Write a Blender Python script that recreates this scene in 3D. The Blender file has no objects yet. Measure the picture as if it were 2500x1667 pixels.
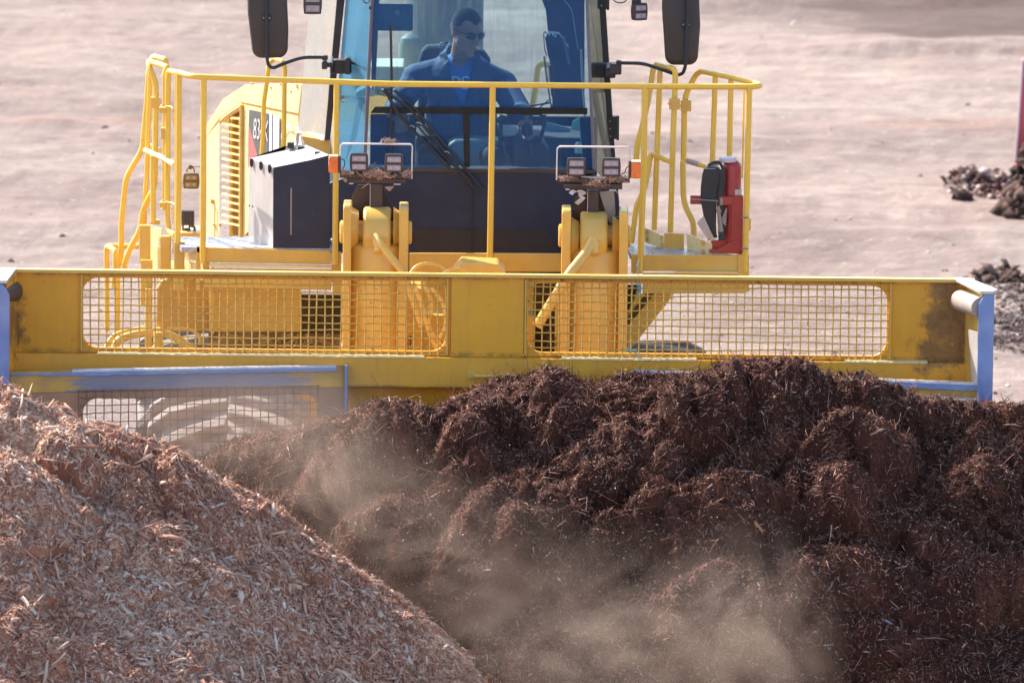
import bpy, bmesh, math, random
import numpy as np
from mathutils import Vector, Matrix
R = math.radians
rng = np.random.default_rng(7)
random.seed(7)
scene = bpy.context.scene
COL = scene.collection

# ------------------------------------------------------------------ camera
DIST, PITCH, ROLL = 60.0, R(9.0), R(0.62)
LOOK = Vector((0.0, 0.0, 2.6))
cf = Vector((0, math.cos(PITCH), -math.sin(PITCH)))
cu0 = Vector((0, math.sin(PITCH), math.cos(PITCH)))
cr0 = Vector((1, 0, 0))
cr = (cr0 * math.cos(ROLL) + cu0 * math.sin(ROLL)).normalized()
cu = (-cr0 * math.sin(ROLL) + cu0 * math.cos(ROLL)).normalized()
CAM = LOOK - cf * DIST
FPX = 425.2 * DIST                      # focal length in photo pixels (2500 wide)
cd = bpy.data.cameras.new('camera'); cam = bpy.data.objects.new('camera', cd); COL.objects.link(cam)
cd.sensor_width = 36.0; cd.lens = 36.0 * FPX / 2500.0
cd.clip_start = 1.0; cd.clip_end = 6000.0
m = Matrix((cr, cu, -cf)).transposed().to_4x4(); m.translation = CAM
cam.matrix_world = m
cd.dof.use_dof = True; cd.dof.focus_distance = 60.3; cd.dof.aperture_fstop = 5.6
scene.camera = cam
scene.render.resolution_x = 1024; scene.render.resolution_y = 682

# ------------------------------------------------------------------ light
SUN = Vector((-0.54, 0.53, 0.65)).normalized()
w = bpy.data.worlds.new('World'); scene.world = w; w.use_nodes = True
nt = w.node_tree; nt.nodes.clear()
sky = nt.nodes.new('ShaderNodeTexSky'); sky.sky_type = 'NISHITA'; sky.sun_disc = False
sky.sun_elevation = math.asin(SUN.z); sky.sun_rotation = math.atan2(SUN.x, SUN.y)
sky.dust_density = 2.0; sky.ozone_density = 2.0
bg = nt.nodes.new('ShaderNodeBackground'); bg.inputs['Strength'].default_value = 0.15
wo = nt.nodes.new('ShaderNodeOutputWorld')
nt.links.new(sky.outputs[0], bg.inputs[0]); nt.links.new(bg.outputs[0], wo.inputs[0])
sl = bpy.data.lights.new('sun', 'SUN'); so = bpy.data.objects.new('sun', sl); COL.objects.link(so)
sl.energy = 4.0; sl.angle = R(0.5); sl.color = (1.0, 0.91, 0.80)
so.rotation_euler = SUN.to_track_quat('Z', 'Y').to_euler(); so.location = (-30, 30, 40)
scene.view_settings.view_transform = 'Standard'; scene.view_settings.look = 'None'
scene.view_settings.gamma = 1.0; scene.view_settings.exposure = 1.25
cy = scene.cycles
cy.max_bounces = 8; cy.diffuse_bounces = 4; cy.glossy_bounces = 3; cy.transparent_max_bounces = 16
cy.volume_bounces = 1; cy.volume_step_rate = 1.0; cy.use_denoising = True
cy.sample_clamp_indirect = 6.0; cy.use_adaptive_sampling = True; cy.adaptive_threshold = 0.015

# ------------------------------------------------------------------ photo measurements -> points in the place
CR = dict(A=(220, 100, 500/2347), B=(220, 380, 500/2347), C=(600, 0, 500/2347), D=(950, 0, 500/2347),
          E=(1300, 0, 600/2352), F=(600, 320, 500/2347), G=(1000, 200, 500/2347), H=(1300, 320, 600/2352),
          I=(0, 620, 650/2352), J=(600, 620, 650/2352), K=(1200, 620, 650/2352), L=(1850, 620, 650/2352),
          M=(0, 900, 900/2352), N=(900, 900, 900/2352), O=(2000, 100, 500/1425), Q=(1060, 0, 200/2340),
          S=(1600, 360, 250/1400), T=(600, 200, 160/1792), W=(1200, 220, 320/2345), p=(0, 0, 2500/2352), s=(0, 0, 1))
def P(k, x, y, Y):
    """the point at depth Y that the photo shows at (x, y) of measuring frame k"""
    ox, oy, f = CR[k]
    u, v = ox + x * f, oy + y * f
    d = cf * FPX + cr * (u - 1250) - cu * (v - 833.5)
    t = (Y - CAM.y) / d.y
    return CAM + d * t
def PG(k, x, y, Z=0.0):
    ox, oy, f = CR[k]
    u, v = ox + x * f, oy + y * f
    d = cf * FPX + cr * (u - 1250) - cu * (v - 833.5)
    return CAM + d * ((Z - CAM.z) / d.z)

# ------------------------------------------------------------------ mesh building
class MB:
    def __init__(s): s.v = []; s.f = []
    def add(s, vs, fs):
        b = len(s.v); s.v += [tuple(q) for q in vs]; s.f += [tuple(b + i for i in f) for f in fs]; return s
    def box(s, x0, x1, y0, y1, z0, z1):
        return s.hexa([(x0,y0,z0),(x1,y0,z0),(x1,y1,z0),(x0,y1,z0),(x0,y0,z1),(x1,y0,z1),(x1,y1,z1),(x0,y1,z1)])
    def hexa(s, q):
        return s.add(q, [(0,3,2,1),(4,5,6,7),(0,1,5,4),(1,2,6,5),(2,3,7,6),(3,0,4,7)])
    def prism(s, front, dv):
        n = len(front); d = Vector(dv)
        a = [Vector(q) for q in front]; b = [q + d for q in a]
        return s.add(a + b, [tuple(range(n))[::-1], tuple(range(n, 2*n))] + [(i, (i+1) % n, n + (i+1) % n, n + i) for i in range(n)])
    def quad(s, *q): return s.add(q, [tuple(range(len(q)))])
    def tube(s, pts, r, n=10, bend=0.05, caps=True):
        pts = fillet([Vector(q) for q in pts], bend)
        rs = r if isinstance(r, (list, tuple)) else None
        N = len(pts); ring = []; up = None
        for i, q in enumerate(pts):
            t = (pts[min(i+1, N-1)] - pts[max(i-1, 0)]).normalized()
            if up is None:
                up = Vector((0, 0, 1)) if abs(t.z) < 0.8 else Vector((0, 1, 0))
            a = t.cross(up)
            if a.length < 1e-5: a = t.cross(Vector((1, 0, 0)))
            a.normalize(); b = a.cross(t).normalized(); up = b
            rr = r if rs is None else rs[0] + (rs[1] - rs[0]) * i / (N - 1)
            ring.append([q + (a * math.cos(2*math.pi*k/n) + b * math.sin(2*math.pi*k/n)) * rr for k in range(n)])
        vs = [q for rg in ring for q in rg]; fs = []
        for i in range(N - 1):
            for k in range(n):
                fs.append((i*n+k, i*n+(k+1) % n, (i+1)*n+(k+1) % n, (i+1)*n+k))
        if caps: fs += [tuple(range(n))[::-1], tuple(range((N-1)*n, N*n))]
        return s.add(vs, fs)
    def cyl(s, a, b, r, n=20): return s.tube([a, b], r, n, 0)
    def lathe(s, base, axis, prof, n=24):
        """prof: (distance along axis, radius)"""
        ax = Vector(axis).normalized(); base = Vector(base)
        a = ax.cross(Vector((0, 1, 0)) if abs(ax.y) < .9 else Vector((1, 0, 0))).normalized(); b = ax.cross(a)
        vs = []; fs = []
        for h, r in prof:
            vs += [base + ax*h + (a*math.cos(2*math.pi*k/n) + b*math.sin(2*math.pi*k/n))*max(r, 1e-4) for k in range(n)]
        for i in range(len(prof)-1):
            for k in range(n): fs.append((i*n+k, i*n+(k+1) % n, (i+1)*n+(k+1) % n, (i+1)*n+k))
        fs += [tuple(range(n))[::-1], tuple(range((len(prof)-1)*n, len(prof)*n))]
        return s.add(vs, fs)
    def ell(s, c, r, rot=None, nu=20, nv=12):
        c = Vector(c); vs = []; fs = []
        for j in range(nv+1):
            th = math.pi*j/nv
            for k in range(nu):
                q = Vector((r[0]*math.sin(th)*math.cos(2*math.pi*k/nu), r[1]*math.sin(th)*math.sin(2*math.pi*k/nu), r[2]*math.cos(th)))
                vs.append(c + (rot @ q if rot else q))
        for j in range(nv):
            for k in range(nu): fs.append((j*nu+k, (j+1)*nu+k, (j+1)*nu+(k+1) % nu, j*nu+(k+1) % nu))
        return s.add(vs, fs)
    def limb(s, a, b, ra, rb):
        a = Vector(a); b = Vector(b); L = (b-a).length; pr = []
        for i in range(7): th = math.pi/2*i/6; pr.append((-ra*math.cos(th), ra*math.sin(th)))
        for i in range(1, 5): pr.append((L*i/5, ra+(rb-ra)*i/5))
        for i in range(7): th = math.pi/2*i/6; pr.append((L+rb*math.sin(th), rb*math.cos(th)))
        return s.lathe(a, b-a, pr, 14)
def fillet(pts, r):
    if r <= 0 or len(pts) < 3: return pts
    out = [pts[0]]
    for i in range(1, len(pts)-1):
        p0, p1, p2 = pts[i-1], pts[i], pts[i+1]
        l0, l1 = (p0-p1).length, (p2-p1).length
        d = min(r, l0*0.45, l1*0.45)
        a = p1 + (p0-p1).normalized()*d; b = p1 + (p2-p1).normalized()*d
        for k in range(6):
            t = k/5; out.append(a*(1-t)**2 + p1*2*t*(1-t) + b*t*t)
    out.append(pts[-1]); return out

def root(name, label, cat, loc=(0, 0, 0), group=None, kind=None):
    o = bpy.data.objects.new(name, None); COL.objects.link(o); o.location = loc
    o.empty_display_size = 0.2; o['label'] = label; o['category'] = cat
    if group: o['group'] = group
    if kind: o['kind'] = kind
    return o
def wloc(o):
    l = Vector((0, 0, 0))
    while o: l += Vector(o.location); o = o.parent
    return l
def obj(name, mb, mat, parent=None, smooth=False, bevel=0.0, label=None, seg=2):
    me = bpy.data.meshes.new(name)
    me.from_pydata(mb.v, [], mb.f); me.update()
    bm = bmesh.new(); bm.from_mesh(me); bmesh.ops.recalc_face_normals(bm, faces=bm.faces); bm.to_mesh(me); bm.free()
    o = bpy.data.objects.new(name, me); COL.objects.link(o)
    me.materials.append(mat)
    if smooth:
        me.polygons.foreach_set('use_smooth', [True]*len(me.polygons))
        try: me.set_sharp_from_angle(angle=R(38))
        except Exception: pass
    if bevel:
        b = o.modifiers.new('bevel', 'BEVEL'); b.width = bevel; b.segments = seg; b.limit_method = 'ANGLE'; b.angle_limit = R(35)
        if hasattr(b, 'harden_normals'): b.harden_normals = False
    if parent:
        wl = wloc(parent); me.transform(Matrix.Translation(-wl)); o.parent = parent
    if label: o['label'] = label
    return o
def tag(o, label, cat, group=None, kind=None):
    o['label'] = label; o['category'] = cat
    if group: o['group'] = group
    if kind: o['kind'] = kind
    return o
def remeshed(name, mb, mat, parent, voxel, cut=None, smooth_it=3, label=None):
    o = obj(name, mb, mat, None)
    r = o.modifiers.new('r', 'REMESH'); r.mode = 'VOXEL'; r.voxel_size = voxel
    sm = o.modifiers.new('s', 'SMOOTH'); sm.iterations = smooth_it; sm.factor = 0.6
    dg = bpy.context.evaluated_depsgraph_get(); dg.update()
    me = bpy.data.meshes.new_from_object(o.evaluated_get(dg))
    o.modifiers.clear(); o.data = me; me.name = name
    if not me.materials: me.materials.append(mat)
    if cut:
        bm = bmesh.new(); bm.from_mesh(me)
        bm.normal_update()
        bmesh.ops.delete(bm, geom=[f for f in bm.faces if cut(f.calc_center_median(), f.normal)], context='FACES')
        bm.to_mesh(me); bm.free()
    me.polygons.foreach_set('use_smooth', [True]*len(me.polygons))
    if parent:
        wl = wloc(parent); me.transform(Matrix.Translation(-wl)); o.parent = parent
    if label: o['label'] = label
    return o

# ------------------------------------------------------------------ materials
def N(nt, t, **kw):
    n = nt.nodes.new(t)
    for k, v in kw.items():
        if k in n.inputs.keys(): n.inputs[k].default_value = v
        else: setattr(n, k, v)
    return n
def ramp(nt, src, stops):
    r = nt.nodes.new('ShaderNodeValToRGB'); e = r.color_ramp.elements
    while len(e) < len(stops): e.new(0.5)
    for i, (p, c) in enumerate(stops): e[i].position = p; e[i].color = (*c, 1) if len(c) == 3 else c
    nt.links.new(src, r.inputs[0]); return r.outputs[0]
def mixc(nt, fac, a, b, mode='MIX'):
    m = nt.nodes.new('ShaderNodeMix'); m.data_type = 'RGBA'; m.blend_type = mode
    for k, x in ((0, fac), (6, a), (7, b)):
        if isinstance(x, (int, float)): m.inputs[k].default_value = x
        elif isinstance(x, tuple): m.inputs[k].default_value = (*x, 1) if len(x) == 3 else x
        else: nt.links.new(x, m.inputs[k])
    return m.outputs[2]
def noise(nt, scale, detail=4, rough=0.55, vec=None, mapping=None, dist=0.0):
    n = nt.nodes.new('ShaderNodeTexNoise'); n.inputs['Scale'].default_value = scale
    n.inputs['Detail'].default_value = detail; n.inputs['Roughness'].default_value = rough; n.inputs['Distortion'].default_value = dist
    if vec is None:
        tc = nt.nodes.new('ShaderNodeTexCoord'); vec = tc.outputs['Object']
    if mapping:
        mp = nt.nodes.new('ShaderNodeMapping'); mp.inputs['Scale'].default_value = mapping; nt.links.new(vec, mp.inputs[0]); vec = mp.outputs[0]
    nt.links.new(vec, n.inputs['Vector']); return n.outputs['Fac']
def mat(name, c1, c2=None, sc=6.0, rough=0.5, metal=0.0, bump=0.0, bsc=60.0, specks=None, spk=0.68, dust=0.0, dustc=(.55, .43, .33), coat=0.0, streak=None, spec=0.5):
    m = bpy.data.materials.new(name); m.use_nodes = True; nt = m.node_tree
    b = nt.nodes['Principled BSDF']
    col = c1
    if c2: col = mixc(nt, ramp(nt, noise(nt, sc, 6, .6), [(.35, (0, 0, 0)), (.65, (1, 1, 1))]), c1, c2)
    if streak:
        f = ramp(nt, noise(nt, 5, 5, .65, mapping=streak), [(.5, (0, 0, 0)), (.72, (.6, .6, .6))])
        col = mixc(nt, f, col, dustc)
    if specks:
        f = ramp(nt, noise(nt, 38, 3, .7), [(spk, (0, 0, 0)), (spk + .04, (1, 1, 1))])
        col = mixc(nt, f, col, specks)
    if dust:
        f = ramp(nt, noise(nt, 3.5, 8, .7), [(.38, (0, 0, 0)), (.75, (dust, dust, dust))])
        col = mixc(nt, f, col, dustc)
    if isinstance(col, tuple): b.inputs['Base Color'].default_value = (*col, 1)
    else: nt.links.new(col, b.inputs['Base Color'])
    rn = ramp(nt, noise(nt, 14, 4, .6), [(.3, (max(rough-.1, .03),)*3), (.7, (min(rough+.12, 1),)*3)])
    nt.links.new(rn, b.inputs['Roughness'])
    b.inputs['Metallic'].default_value = metal
    b.inputs['Coat Weight'].default_value = coat; b.inputs['Coat Roughness'].default_value = 0.15
    b.inputs['Specular IOR Level'].default_value = spec
    if bump:
        bp = nt.nodes.new('ShaderNodeBump'); bp.inputs['Strength'].default_value = bump; bp.inputs['Distance'].default_value = 0.01
        nt.links.new(noise(nt, bsc, 5, .6), bp.inputs['Height']); nt.links.new(bp.outputs[0], b.inputs['Normal'])
    return m
YEL = mat('yellow_paint', (.82, .51, .09), (.72, .43, .07), rough=.42, bump=.08, bsc=25, specks=(.20, .12, .05), spk=.71, dust=.38, dustc=(.50, .36, .20), coat=.25)
YELR = mat('yellow_rail_paint', (.92, .57, .06), (.86, .52, .055), rough=.38, bump=.05, specks=(.20, .11, .05), spk=.71, dust=.12, coat=.3)
CREAM = mat('sunlit_yellow_paint', (.88, .72, .36), (.86, .66, .28), rough=.3, dust=.3, dustc=(.7, .55, .38), coat=.4)  # yellow paint's look in full sun, put into the base colour
NAVY = mat('dark_paint', (.013, .022, .058), (.010, .017, .045), rough=.5, bump=.05, specks=(.14, .13, .12), spk=.73, dust=.10, dustc=(.10, .10, .12))
BLACK = mat('black_plastic', (.022, .022, .026), (.032, .03, .034), rough=.45, dust=.25, dustc=(.10, .085, .08))
MIRR = mat('mirror_back', (.035, .030, .030), (.045, .038, .036), rough=.5, dust=.35, dustc=(.12, .09, .075))
WHITE = mat('pale_grey_paint', (.52, .50, .49), (.46, .44, .43), rough=.35, streak=(8, 8, .6), dustc=(.36, .31, .28), bump=.03, coat=.2)
DOORM = mat('door_glass_reflecting', (.34, .35, .33), (.40, .38, .34), rough=.22, streak=(7, 7, .5), dustc=(.42, .36, .31), coat=.6)  # ground mirrored in the glass, put into the pane's pale colour
BLUEG = mat('scuffed_sky_blue_steel', (.27, .31, .44), (.20, .24, .38), rough=.42, metal=.2, bump=.15, streak=(.6, 2, 3), dustc=(.34, .32, .34))  # scuffed steel; blue of the mirrored sky is painted in
GREY = mat('grey_metal', (.22, .21, .21), (.28, .26, .25), rough=.4, metal=.5, dust=.3)
STEEL = mat('bare_steel', (.62, .60, .60), (.5, .48, .48), rough=.3, metal=.9)
BROWN = mat('rusty_brown_steel', (.085, .05, .04), (.06, .038, .032), rough=.6, bump=.2, dust=.3, dustc=(.16, .10, .08))
RUBBER = mat('dusty_rubber', (.16, .135, .125), (.27, .235, .215), sc=5, rough=.9, bump=.5, bsc=45, dust=.7, dustc=(.40, .34, .31))
HOSE = mat('rubber_hose', (.03, .03, .032), rough=.6, dust=.3, dustc=(.1, .09, .09))
RED = mat('red_paint', (.42, .03, .03), (.36, .025, .03), rough=.4, dust=.15, dustc=(.4, .2, .18), coat=.3)
DRED = mat('red_post_paint', (.62, .11, .12), (.55, .09, .10), rough=.5)
ORANGE = mat('orange_lens', (.92, .22, .03), (.75, .13, .02), sc=30, rough=.15, coat=.8)
LENS = mat('lamp_lens', (.36, .30, .34), (.42, .36, .40), sc=60, rough=.2, coat=.3)
LENSY = mat('amber_lamp_lens', (.42, .27, .06), (.36, .22, .05), sc=50, rough=.2, coat=.6)
LAMPB = mat('lamp_body', (.06, .042, .038), (.05, .038, .036), rough=.5, dust=.3, dustc=(.14, .10, .08))
LAMPY = mat('lamp_body_amber', (.20, .11, .03), rough=.5)
SEATM = mat('seat_fabric', (.018, .026, .055), rough=.8)
INT = mat('interior_plastic', (.04, .05, .075), (.05, .06, .085), rough=.6)
INTL = mat('interior_light', (.16, .22, .30), rough=.5)
PAPER = mat('paper', (.55, .6, .65), rough=.7)
SKIN = mat('skin', (.47, .25, .19), (.38, .19, .14), rough=.55, bump=.05)
HAIR = mat('dark_hair', (.014, .012, .012), rough=.6, bump=.5, bsc=250)
JACK = mat('navy_jacket', (.035, .075, .19), (.045, .09, .22), rough=.8, bump=1.0, bsc=9)
SHIRT = mat('blue_shirt', (.04, .20, .72), (.05, .22, .78), rough=.8)
TROU = mat('dark_trousers', (.03, .03, .045), rough=.9)
PALE = mat('pale_print', (.55, .72, .85), rough=.7)
TAPE = mat('white_tape', (.7, .66, .64), (.5, .44, .4), sc=20, rough=.6)
DECAL_W = mat('decal_white', (.62, .62, .6), rough=.5)
DECAL_D = mat('decal_dark', (.10, .105, .10), (.075, .08, .08), rough=.6)
DECAL_R = mat('decal_red', (.72, .13, .12), rough=.5)
TWINE = mat('green_twine', (.16, .42, .40), (.3, .5, .4), sc=30, rough=.8)
WOODC = mat('pale_wood', (.42, .27, .19), (.34, .2, .14), sc=20, rough=.8, bump=.4)
WOODO = mat('orange_wood', (.5, .24, .1), (.4, .17, .08), sc=20, rough=.8, bump=.4)

def ramp_from_noise(nt, scale, lo, hi, detail=5, rough=.65, mapping=None, dist=0.0):
    return ramp(nt, noise(nt, scale, detail, rough, mapping=mapping, dist=dist), [(lo, (0, 0, 0)), (hi, (1, 1, 1))])
def sepxyz(nt):
    tc = nt.nodes.new('ShaderNodeTexCoord'); s = nt.nodes.new('ShaderNodeSeparateXYZ'); nt.links.new(tc.outputs['Object'], s.inputs[0]); return s
def math_(nt, op, a, b=0.0, c=0.0, clamp=False):
    n = nt.nodes.new('ShaderNodeMath'); n.operation = op; n.use_clamp = clamp
    for i, x in enumerate((a, b, c)):
        if isinstance(x, (int, float)): n.inputs[i].default_value = x
        else: nt.links.new(x, n.inputs[i])
    return n.outputs[0]
def blade_mat():
    """ochre paint, with a bare rusty wear patch near the right-hand end and scuffs along the left end"""
    m = bpy.data.materials.new('blade_paint'); m.use_nodes = True; nt = m.node_tree; b = nt.nodes['Principled BSDF']
    col = mixc(nt, ramp_from_noise(nt, 3, .3, .7), (.90, .44, .025), (.80, .36, .02))
    col = mixc(nt, math_(nt, 'MULTIPLY', ramp_from_noise(nt, 2.2, .4, .75, 7, .7), .35), col, (.5, .25, .07))
    s = sepxyz(nt)
    def blob(cx, cz, rx, rz):
        dx = math_(nt, 'DIVIDE', math_(nt, 'SUBTRACT', s.outputs[0], cx), rx)
        dz = math_(nt, 'DIVIDE', math_(nt, 'SUBTRACT', s.outputs[2], cz), rz)
        return math_(nt, 'SUBTRACT', 1.0, math_(nt, 'SQRT', math_(nt, 'ADD', math_(nt, 'MULTIPLY', dx, dx), math_(nt, 'MULTIPLY', dz, dz))))
    wear = None
    for (k, x, y, rx, rz) in (('L', 1700, 600, .17, .34), ('L', 1650, 860, .22, .12), ('L', 1620, 320, .1, .12), ('I', 30, 560, .14, .3)):
        c = P(k, x, y, 0); q = blob(c.x, c.z, rx, rz)
        wear = q if wear is None else math_(nt, 'MAXIMUM', wear, q)
    n = math_(nt, 'MULTIPLY', math_(nt, 'SUBTRACT', noise(nt, 6, 10, .75), .5), 3.4)
    f = math_(nt, 'MULTIPLY', math_(nt, 'ADD', wear, n), 2.2, clamp=True)
    f = math_(nt, 'MULTIPLY', f, math_(nt, 'GREATER_THAN', wear, -.25))
    col = mixc(nt, math_(nt, 'MULTIPLY', f, .9), col, mixc(nt, ramp_from_noise(nt, 9, .38, .62, 8, .75), (.13, .06, .025), (.34, .17, .05)))
    col = mixc(nt, ramp_from_noise(nt, 45, .70, .73, 3), col, (.06, .04, .02))
    col = mixc(nt, ramp_from_noise(nt, 70, .73, .75, 2), col, (.75, .6, .35))
    # dirt packed into the joints above the beam and under the flange
    for zz, wd in ((P('p', 800, 816, 0).z + .012, .022), (P('p', 1176, 628, 0).z - .03, .016), (P('p', 900, 888, 0).z + .012, .016)):
        g_ = math_(nt, 'SUBTRACT', 1.0, math_(nt, 'DIVIDE', math_(nt, 'ABSOLUTE', math_(nt, 'SUBTRACT', s.outputs[2], zz)), wd), clamp=True)
        g_ = math_(nt, 'MULTIPLY', g_, ramp(nt, noise(nt, 6, 8, .8), [(.42, (0, 0, 0)), (.60, (1, 1, 1))]))
        col = mixc(nt, math_(nt, 'MULTIPLY', g_, .8), col, (.13, .08, .035))
    col = mixc(nt, math_(nt, 'MULTIPLY', ramp_from_noise(nt, 5, .52, .75, 8, .75, mapping=(5, 5, .35)), .30), col, (.30, .15, .04))
    nt.links.new(col, b.inputs['Base Color'])
    nt.links.new(ramp(nt, noise(nt, 5, 5), [(.3, (.33,)*3), (.7, (.5,)*3)]), b.inputs['Roughness'])
    bp = nt.nodes.new('ShaderNodeBump'); bp.inputs['Strength'].default_value = .12; bp.inputs['Distance'].default_value = .01
    nt.links.new(noise(nt, 12, 6), bp.inputs['Height']); nt.links.new(bp.outputs[0], b.inputs['Normal'])
    return m
BLADE = blade_mat()
def worn_mat(name, xa, xb, tint=(.19, .18, .23), grey=(.26, .20, .185)):
    """polished wear strip: blue-grey bare steel between xa and xb, paint beyond with ragged edges"""
    m = bpy.data.materials.new(name); m.use_nodes = True; nt = m.node_tree; b = nt.nodes['Principled BSDF']
    s = sepxyz(nt)
    n = math_(nt, 'MULTIPLY', math_(nt, 'SUBTRACT', noise(nt, 4, 8, .75, mapping=(.6, 3, 7)), .5), 1.3)
    fa = math_(nt, 'MULTIPLY', math_(nt, 'SUBTRACT', math_(nt, 'ADD', s.outputs[0], n), xa), 9, clamp=True)
    fb = math_(nt, 'MULTIPLY', math_(nt, 'SUBTRACT', xb, math_(nt, 'ADD', s.outputs[0], n)), 9, clamp=True)
    f = math_(nt, 'MULTIPLY', fa, fb)
    st = mixc(nt, ramp_from_noise(nt, 6, .35, .65, 6, .7, mapping=(.5, 3, 5)), grey, tint)
    col = mixc(nt, f, mixc(nt, ramp_from_noise(nt, 5, .4, .6), (.62, .32, .02), (.42, .22, .05)), st)
    nt.links.new(col, b.inputs['Base Color'])
    nt.links.new(math_(nt, 'MULTIPLY', f, .1), b.inputs['Metallic'])
    b.inputs['Roughness'].default_value = .38
    return m
BLUE = mat('worn_sky_blue_steel', (.24, .34, .64), (.17, .26, .54), rough=.38, metal=.35, bump=.1, streak=(2, 2, .3), dustc=(.32, .36, .5))  # worn steel, with the reflected sky's blue put into its base colour
WHITEST = mat('polished_pale_steel', (.72, .66, .60), (.6, .56, .55), rough=.4, metal=.3, streak=(3, 3, .6), dustc=(.45, .36, .26))
RUSTY = mat('dusty_rusty_paint', (.42, .24, .12), (.32, .17, .11), rough=.7, bump=.2, dust=.6, dustc=(.40, .25, .17))
MESHR = mat('rusty_wire', (.22, .12, .085), (.28, .16, .10), sc=15, rough=.55, metal=.2)
def glass(name, tint, refl, rtint, veil=0.0, veilc=(.3, .42, .6)):
    m = bpy.data.materials.new(name); m.use_nodes = True; nt = m.node_tree; nt.nodes.clear()
    o = nt.nodes.new('ShaderNodeOutputMaterial'); t = nt.nodes.new('ShaderNodeBsdfTransparent'); t.inputs[0].default_value = (*tint, 1)
    g = nt.nodes.new('ShaderNodeBsdfGlossy'); g.inputs['Color'].default_value = (*rtint, 1); g.inputs['Roughness'].default_value =   .15
    d = nt.nodes.new('ShaderNodeBsdfDiffuse'); d.inputs[0].default_value = (*veilc, 1)  # diffuse veil puts the reflected sky and its haze into the pane
    mx = nt.nodes.new('ShaderNodeMixShader'); mx.inputs[0].default_value = refl
    nt.links.new(t.outputs[0], mx.inputs[1]); nt.links.new(g.outputs[0], mx.inputs[2])
    m2 = nt.nodes.new('ShaderNodeMixShader')
    sp = ramp(nt, noise(nt, 55, 3, .7), [(.70, (0, 0, 0)), (.74, (.35, .35, .35))])
    st = math_(nt, 'MULTIPLY', ramp(nt, noise(nt, 6, 6, .7, mapping=(6, 1, .5)), [(.45, (0, 0, 0)), (.8, (1, 1, 1))]), .10)
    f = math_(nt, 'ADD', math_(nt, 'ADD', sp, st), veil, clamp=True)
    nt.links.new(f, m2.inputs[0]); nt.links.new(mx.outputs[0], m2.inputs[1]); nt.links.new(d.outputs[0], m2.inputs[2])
    nt.links.new(m2.outputs[0], o.inputs[0]); return m
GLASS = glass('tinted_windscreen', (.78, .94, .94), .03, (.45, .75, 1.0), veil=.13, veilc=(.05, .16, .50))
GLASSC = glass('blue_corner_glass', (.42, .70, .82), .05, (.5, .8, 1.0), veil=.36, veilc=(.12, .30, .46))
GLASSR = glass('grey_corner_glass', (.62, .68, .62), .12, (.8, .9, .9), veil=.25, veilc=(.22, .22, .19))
# ================================================================== the wheel dozer
DZ = root('wheel_dozer', 'large yellow wheel dozer with a wide mesh-topped blade facing the mulch', 'wheel dozer', (0, 2.5, 0))

# ------------------------------------------------------------------ blade
def px(k, x, Y): return P(k, x, 0, Y).x
ZT = P('p', 1176, 628, 0).z            # top edge of the blade
ZW1 = P('p', 400, 640, 0).z            # windows' top
ZW0 = P('p', 400, 800, 0).z            # windows' bottom
ZBM = P('p', 800, 816, 0).z            # top of the beam
ZBB = P('p', 900, 888, 0).z            # bottom of the beam
XL, XR = P('p', 22, 700, 0).x, P('p', 2238, 700, 0).x
def ring_panel(mb, X0, X1, Z0, Z1, x0, x1, z0, z1, r, ya, yb, fy=None):
    """a plate with a round-cornered opening"""
    n = 8; inn = []; out = []
    for cx, cz, a0, ox, oz in ((x1-r, z1-r, 0, X1, Z1), (x0+r, z1-r, 90, X0, Z1), (x0+r, z0+r, 180, X0, Z0), (x1-r, z0+r, 270, X1, Z0)):
        for k in range(n+1):
            a = R(a0 + 90*k/n); ix, iz = cx + r*math.cos(a), cz + r*math.sin(a); inn.append((ix, iz))
            t = k/n
            horiz_first = a0 in (0, 180)
            if horiz_first:
                if t <= .5: e = t/.5; out.append((ox, iz + (oz-iz)*e))
                else: e = (t-.5)/.5; out.append((ox + (ix-ox)*e, oz))
            else:
                if t <= .5: e = t/.5; out.append((ix + (ox-ix)*e, oz))
                else: e = (t-.5)/.5; out.append((ox, oz + (iz-oz)*e))
    f = fy or (lambda x: 0.0); N_ = len(inn); b = len(mb.v)
    for y in (ya, yb):
        mb.v += [(x, y + f(x), z) for x, z in inn] + [(x, y + f(x), z) for x, z in out]
    for i in range(N_):
        j = (i+1) % N_
        I0, I1, O0, O1 = b+i, b+j, b+N_+i, b+N_+j
        B = 2*N_
        mb.f += [(I0, I1, O1, O0), (I0+B, O0+B, O1+B, I1+B), (I0, I0+B, I1+B, I1), (O0, O1, O1+B, O0+B)]
BL = MB()
xc0, xc1 = P('p', 1036, 700, 0).x, P('p', 1204, 700, 0).x
wl0, wl1 = P('p', 191, 700, 0).x, P('p', 1024, 700, 0).x
wr0, wr1 = P('p', 1213, 700, 0).x, P('p', 2037, 700, 0).x
ring_panel(BL, XL, xc0, ZBM, ZT-.022, wl0, wl1, ZW0, ZW1, .085, 0, .03)
ring_panel(BL, xc1, XR, ZBM, ZT-.022, wr0, wr1, ZW0, ZW1, .085, 0, .03)
BL.box(xc0+.001, xc1-.001, -.014, .035, ZBM, ZT-.022)
# beam, with a slightly tilted face
BL.prism([(XL, -.055, ZBM), (XL, -.07, ZBB+.01), (XL, -.05, ZBB), (XL, .12, ZBB), (XL, .12, ZBM)], (XR-XL, 0, 0))
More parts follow.
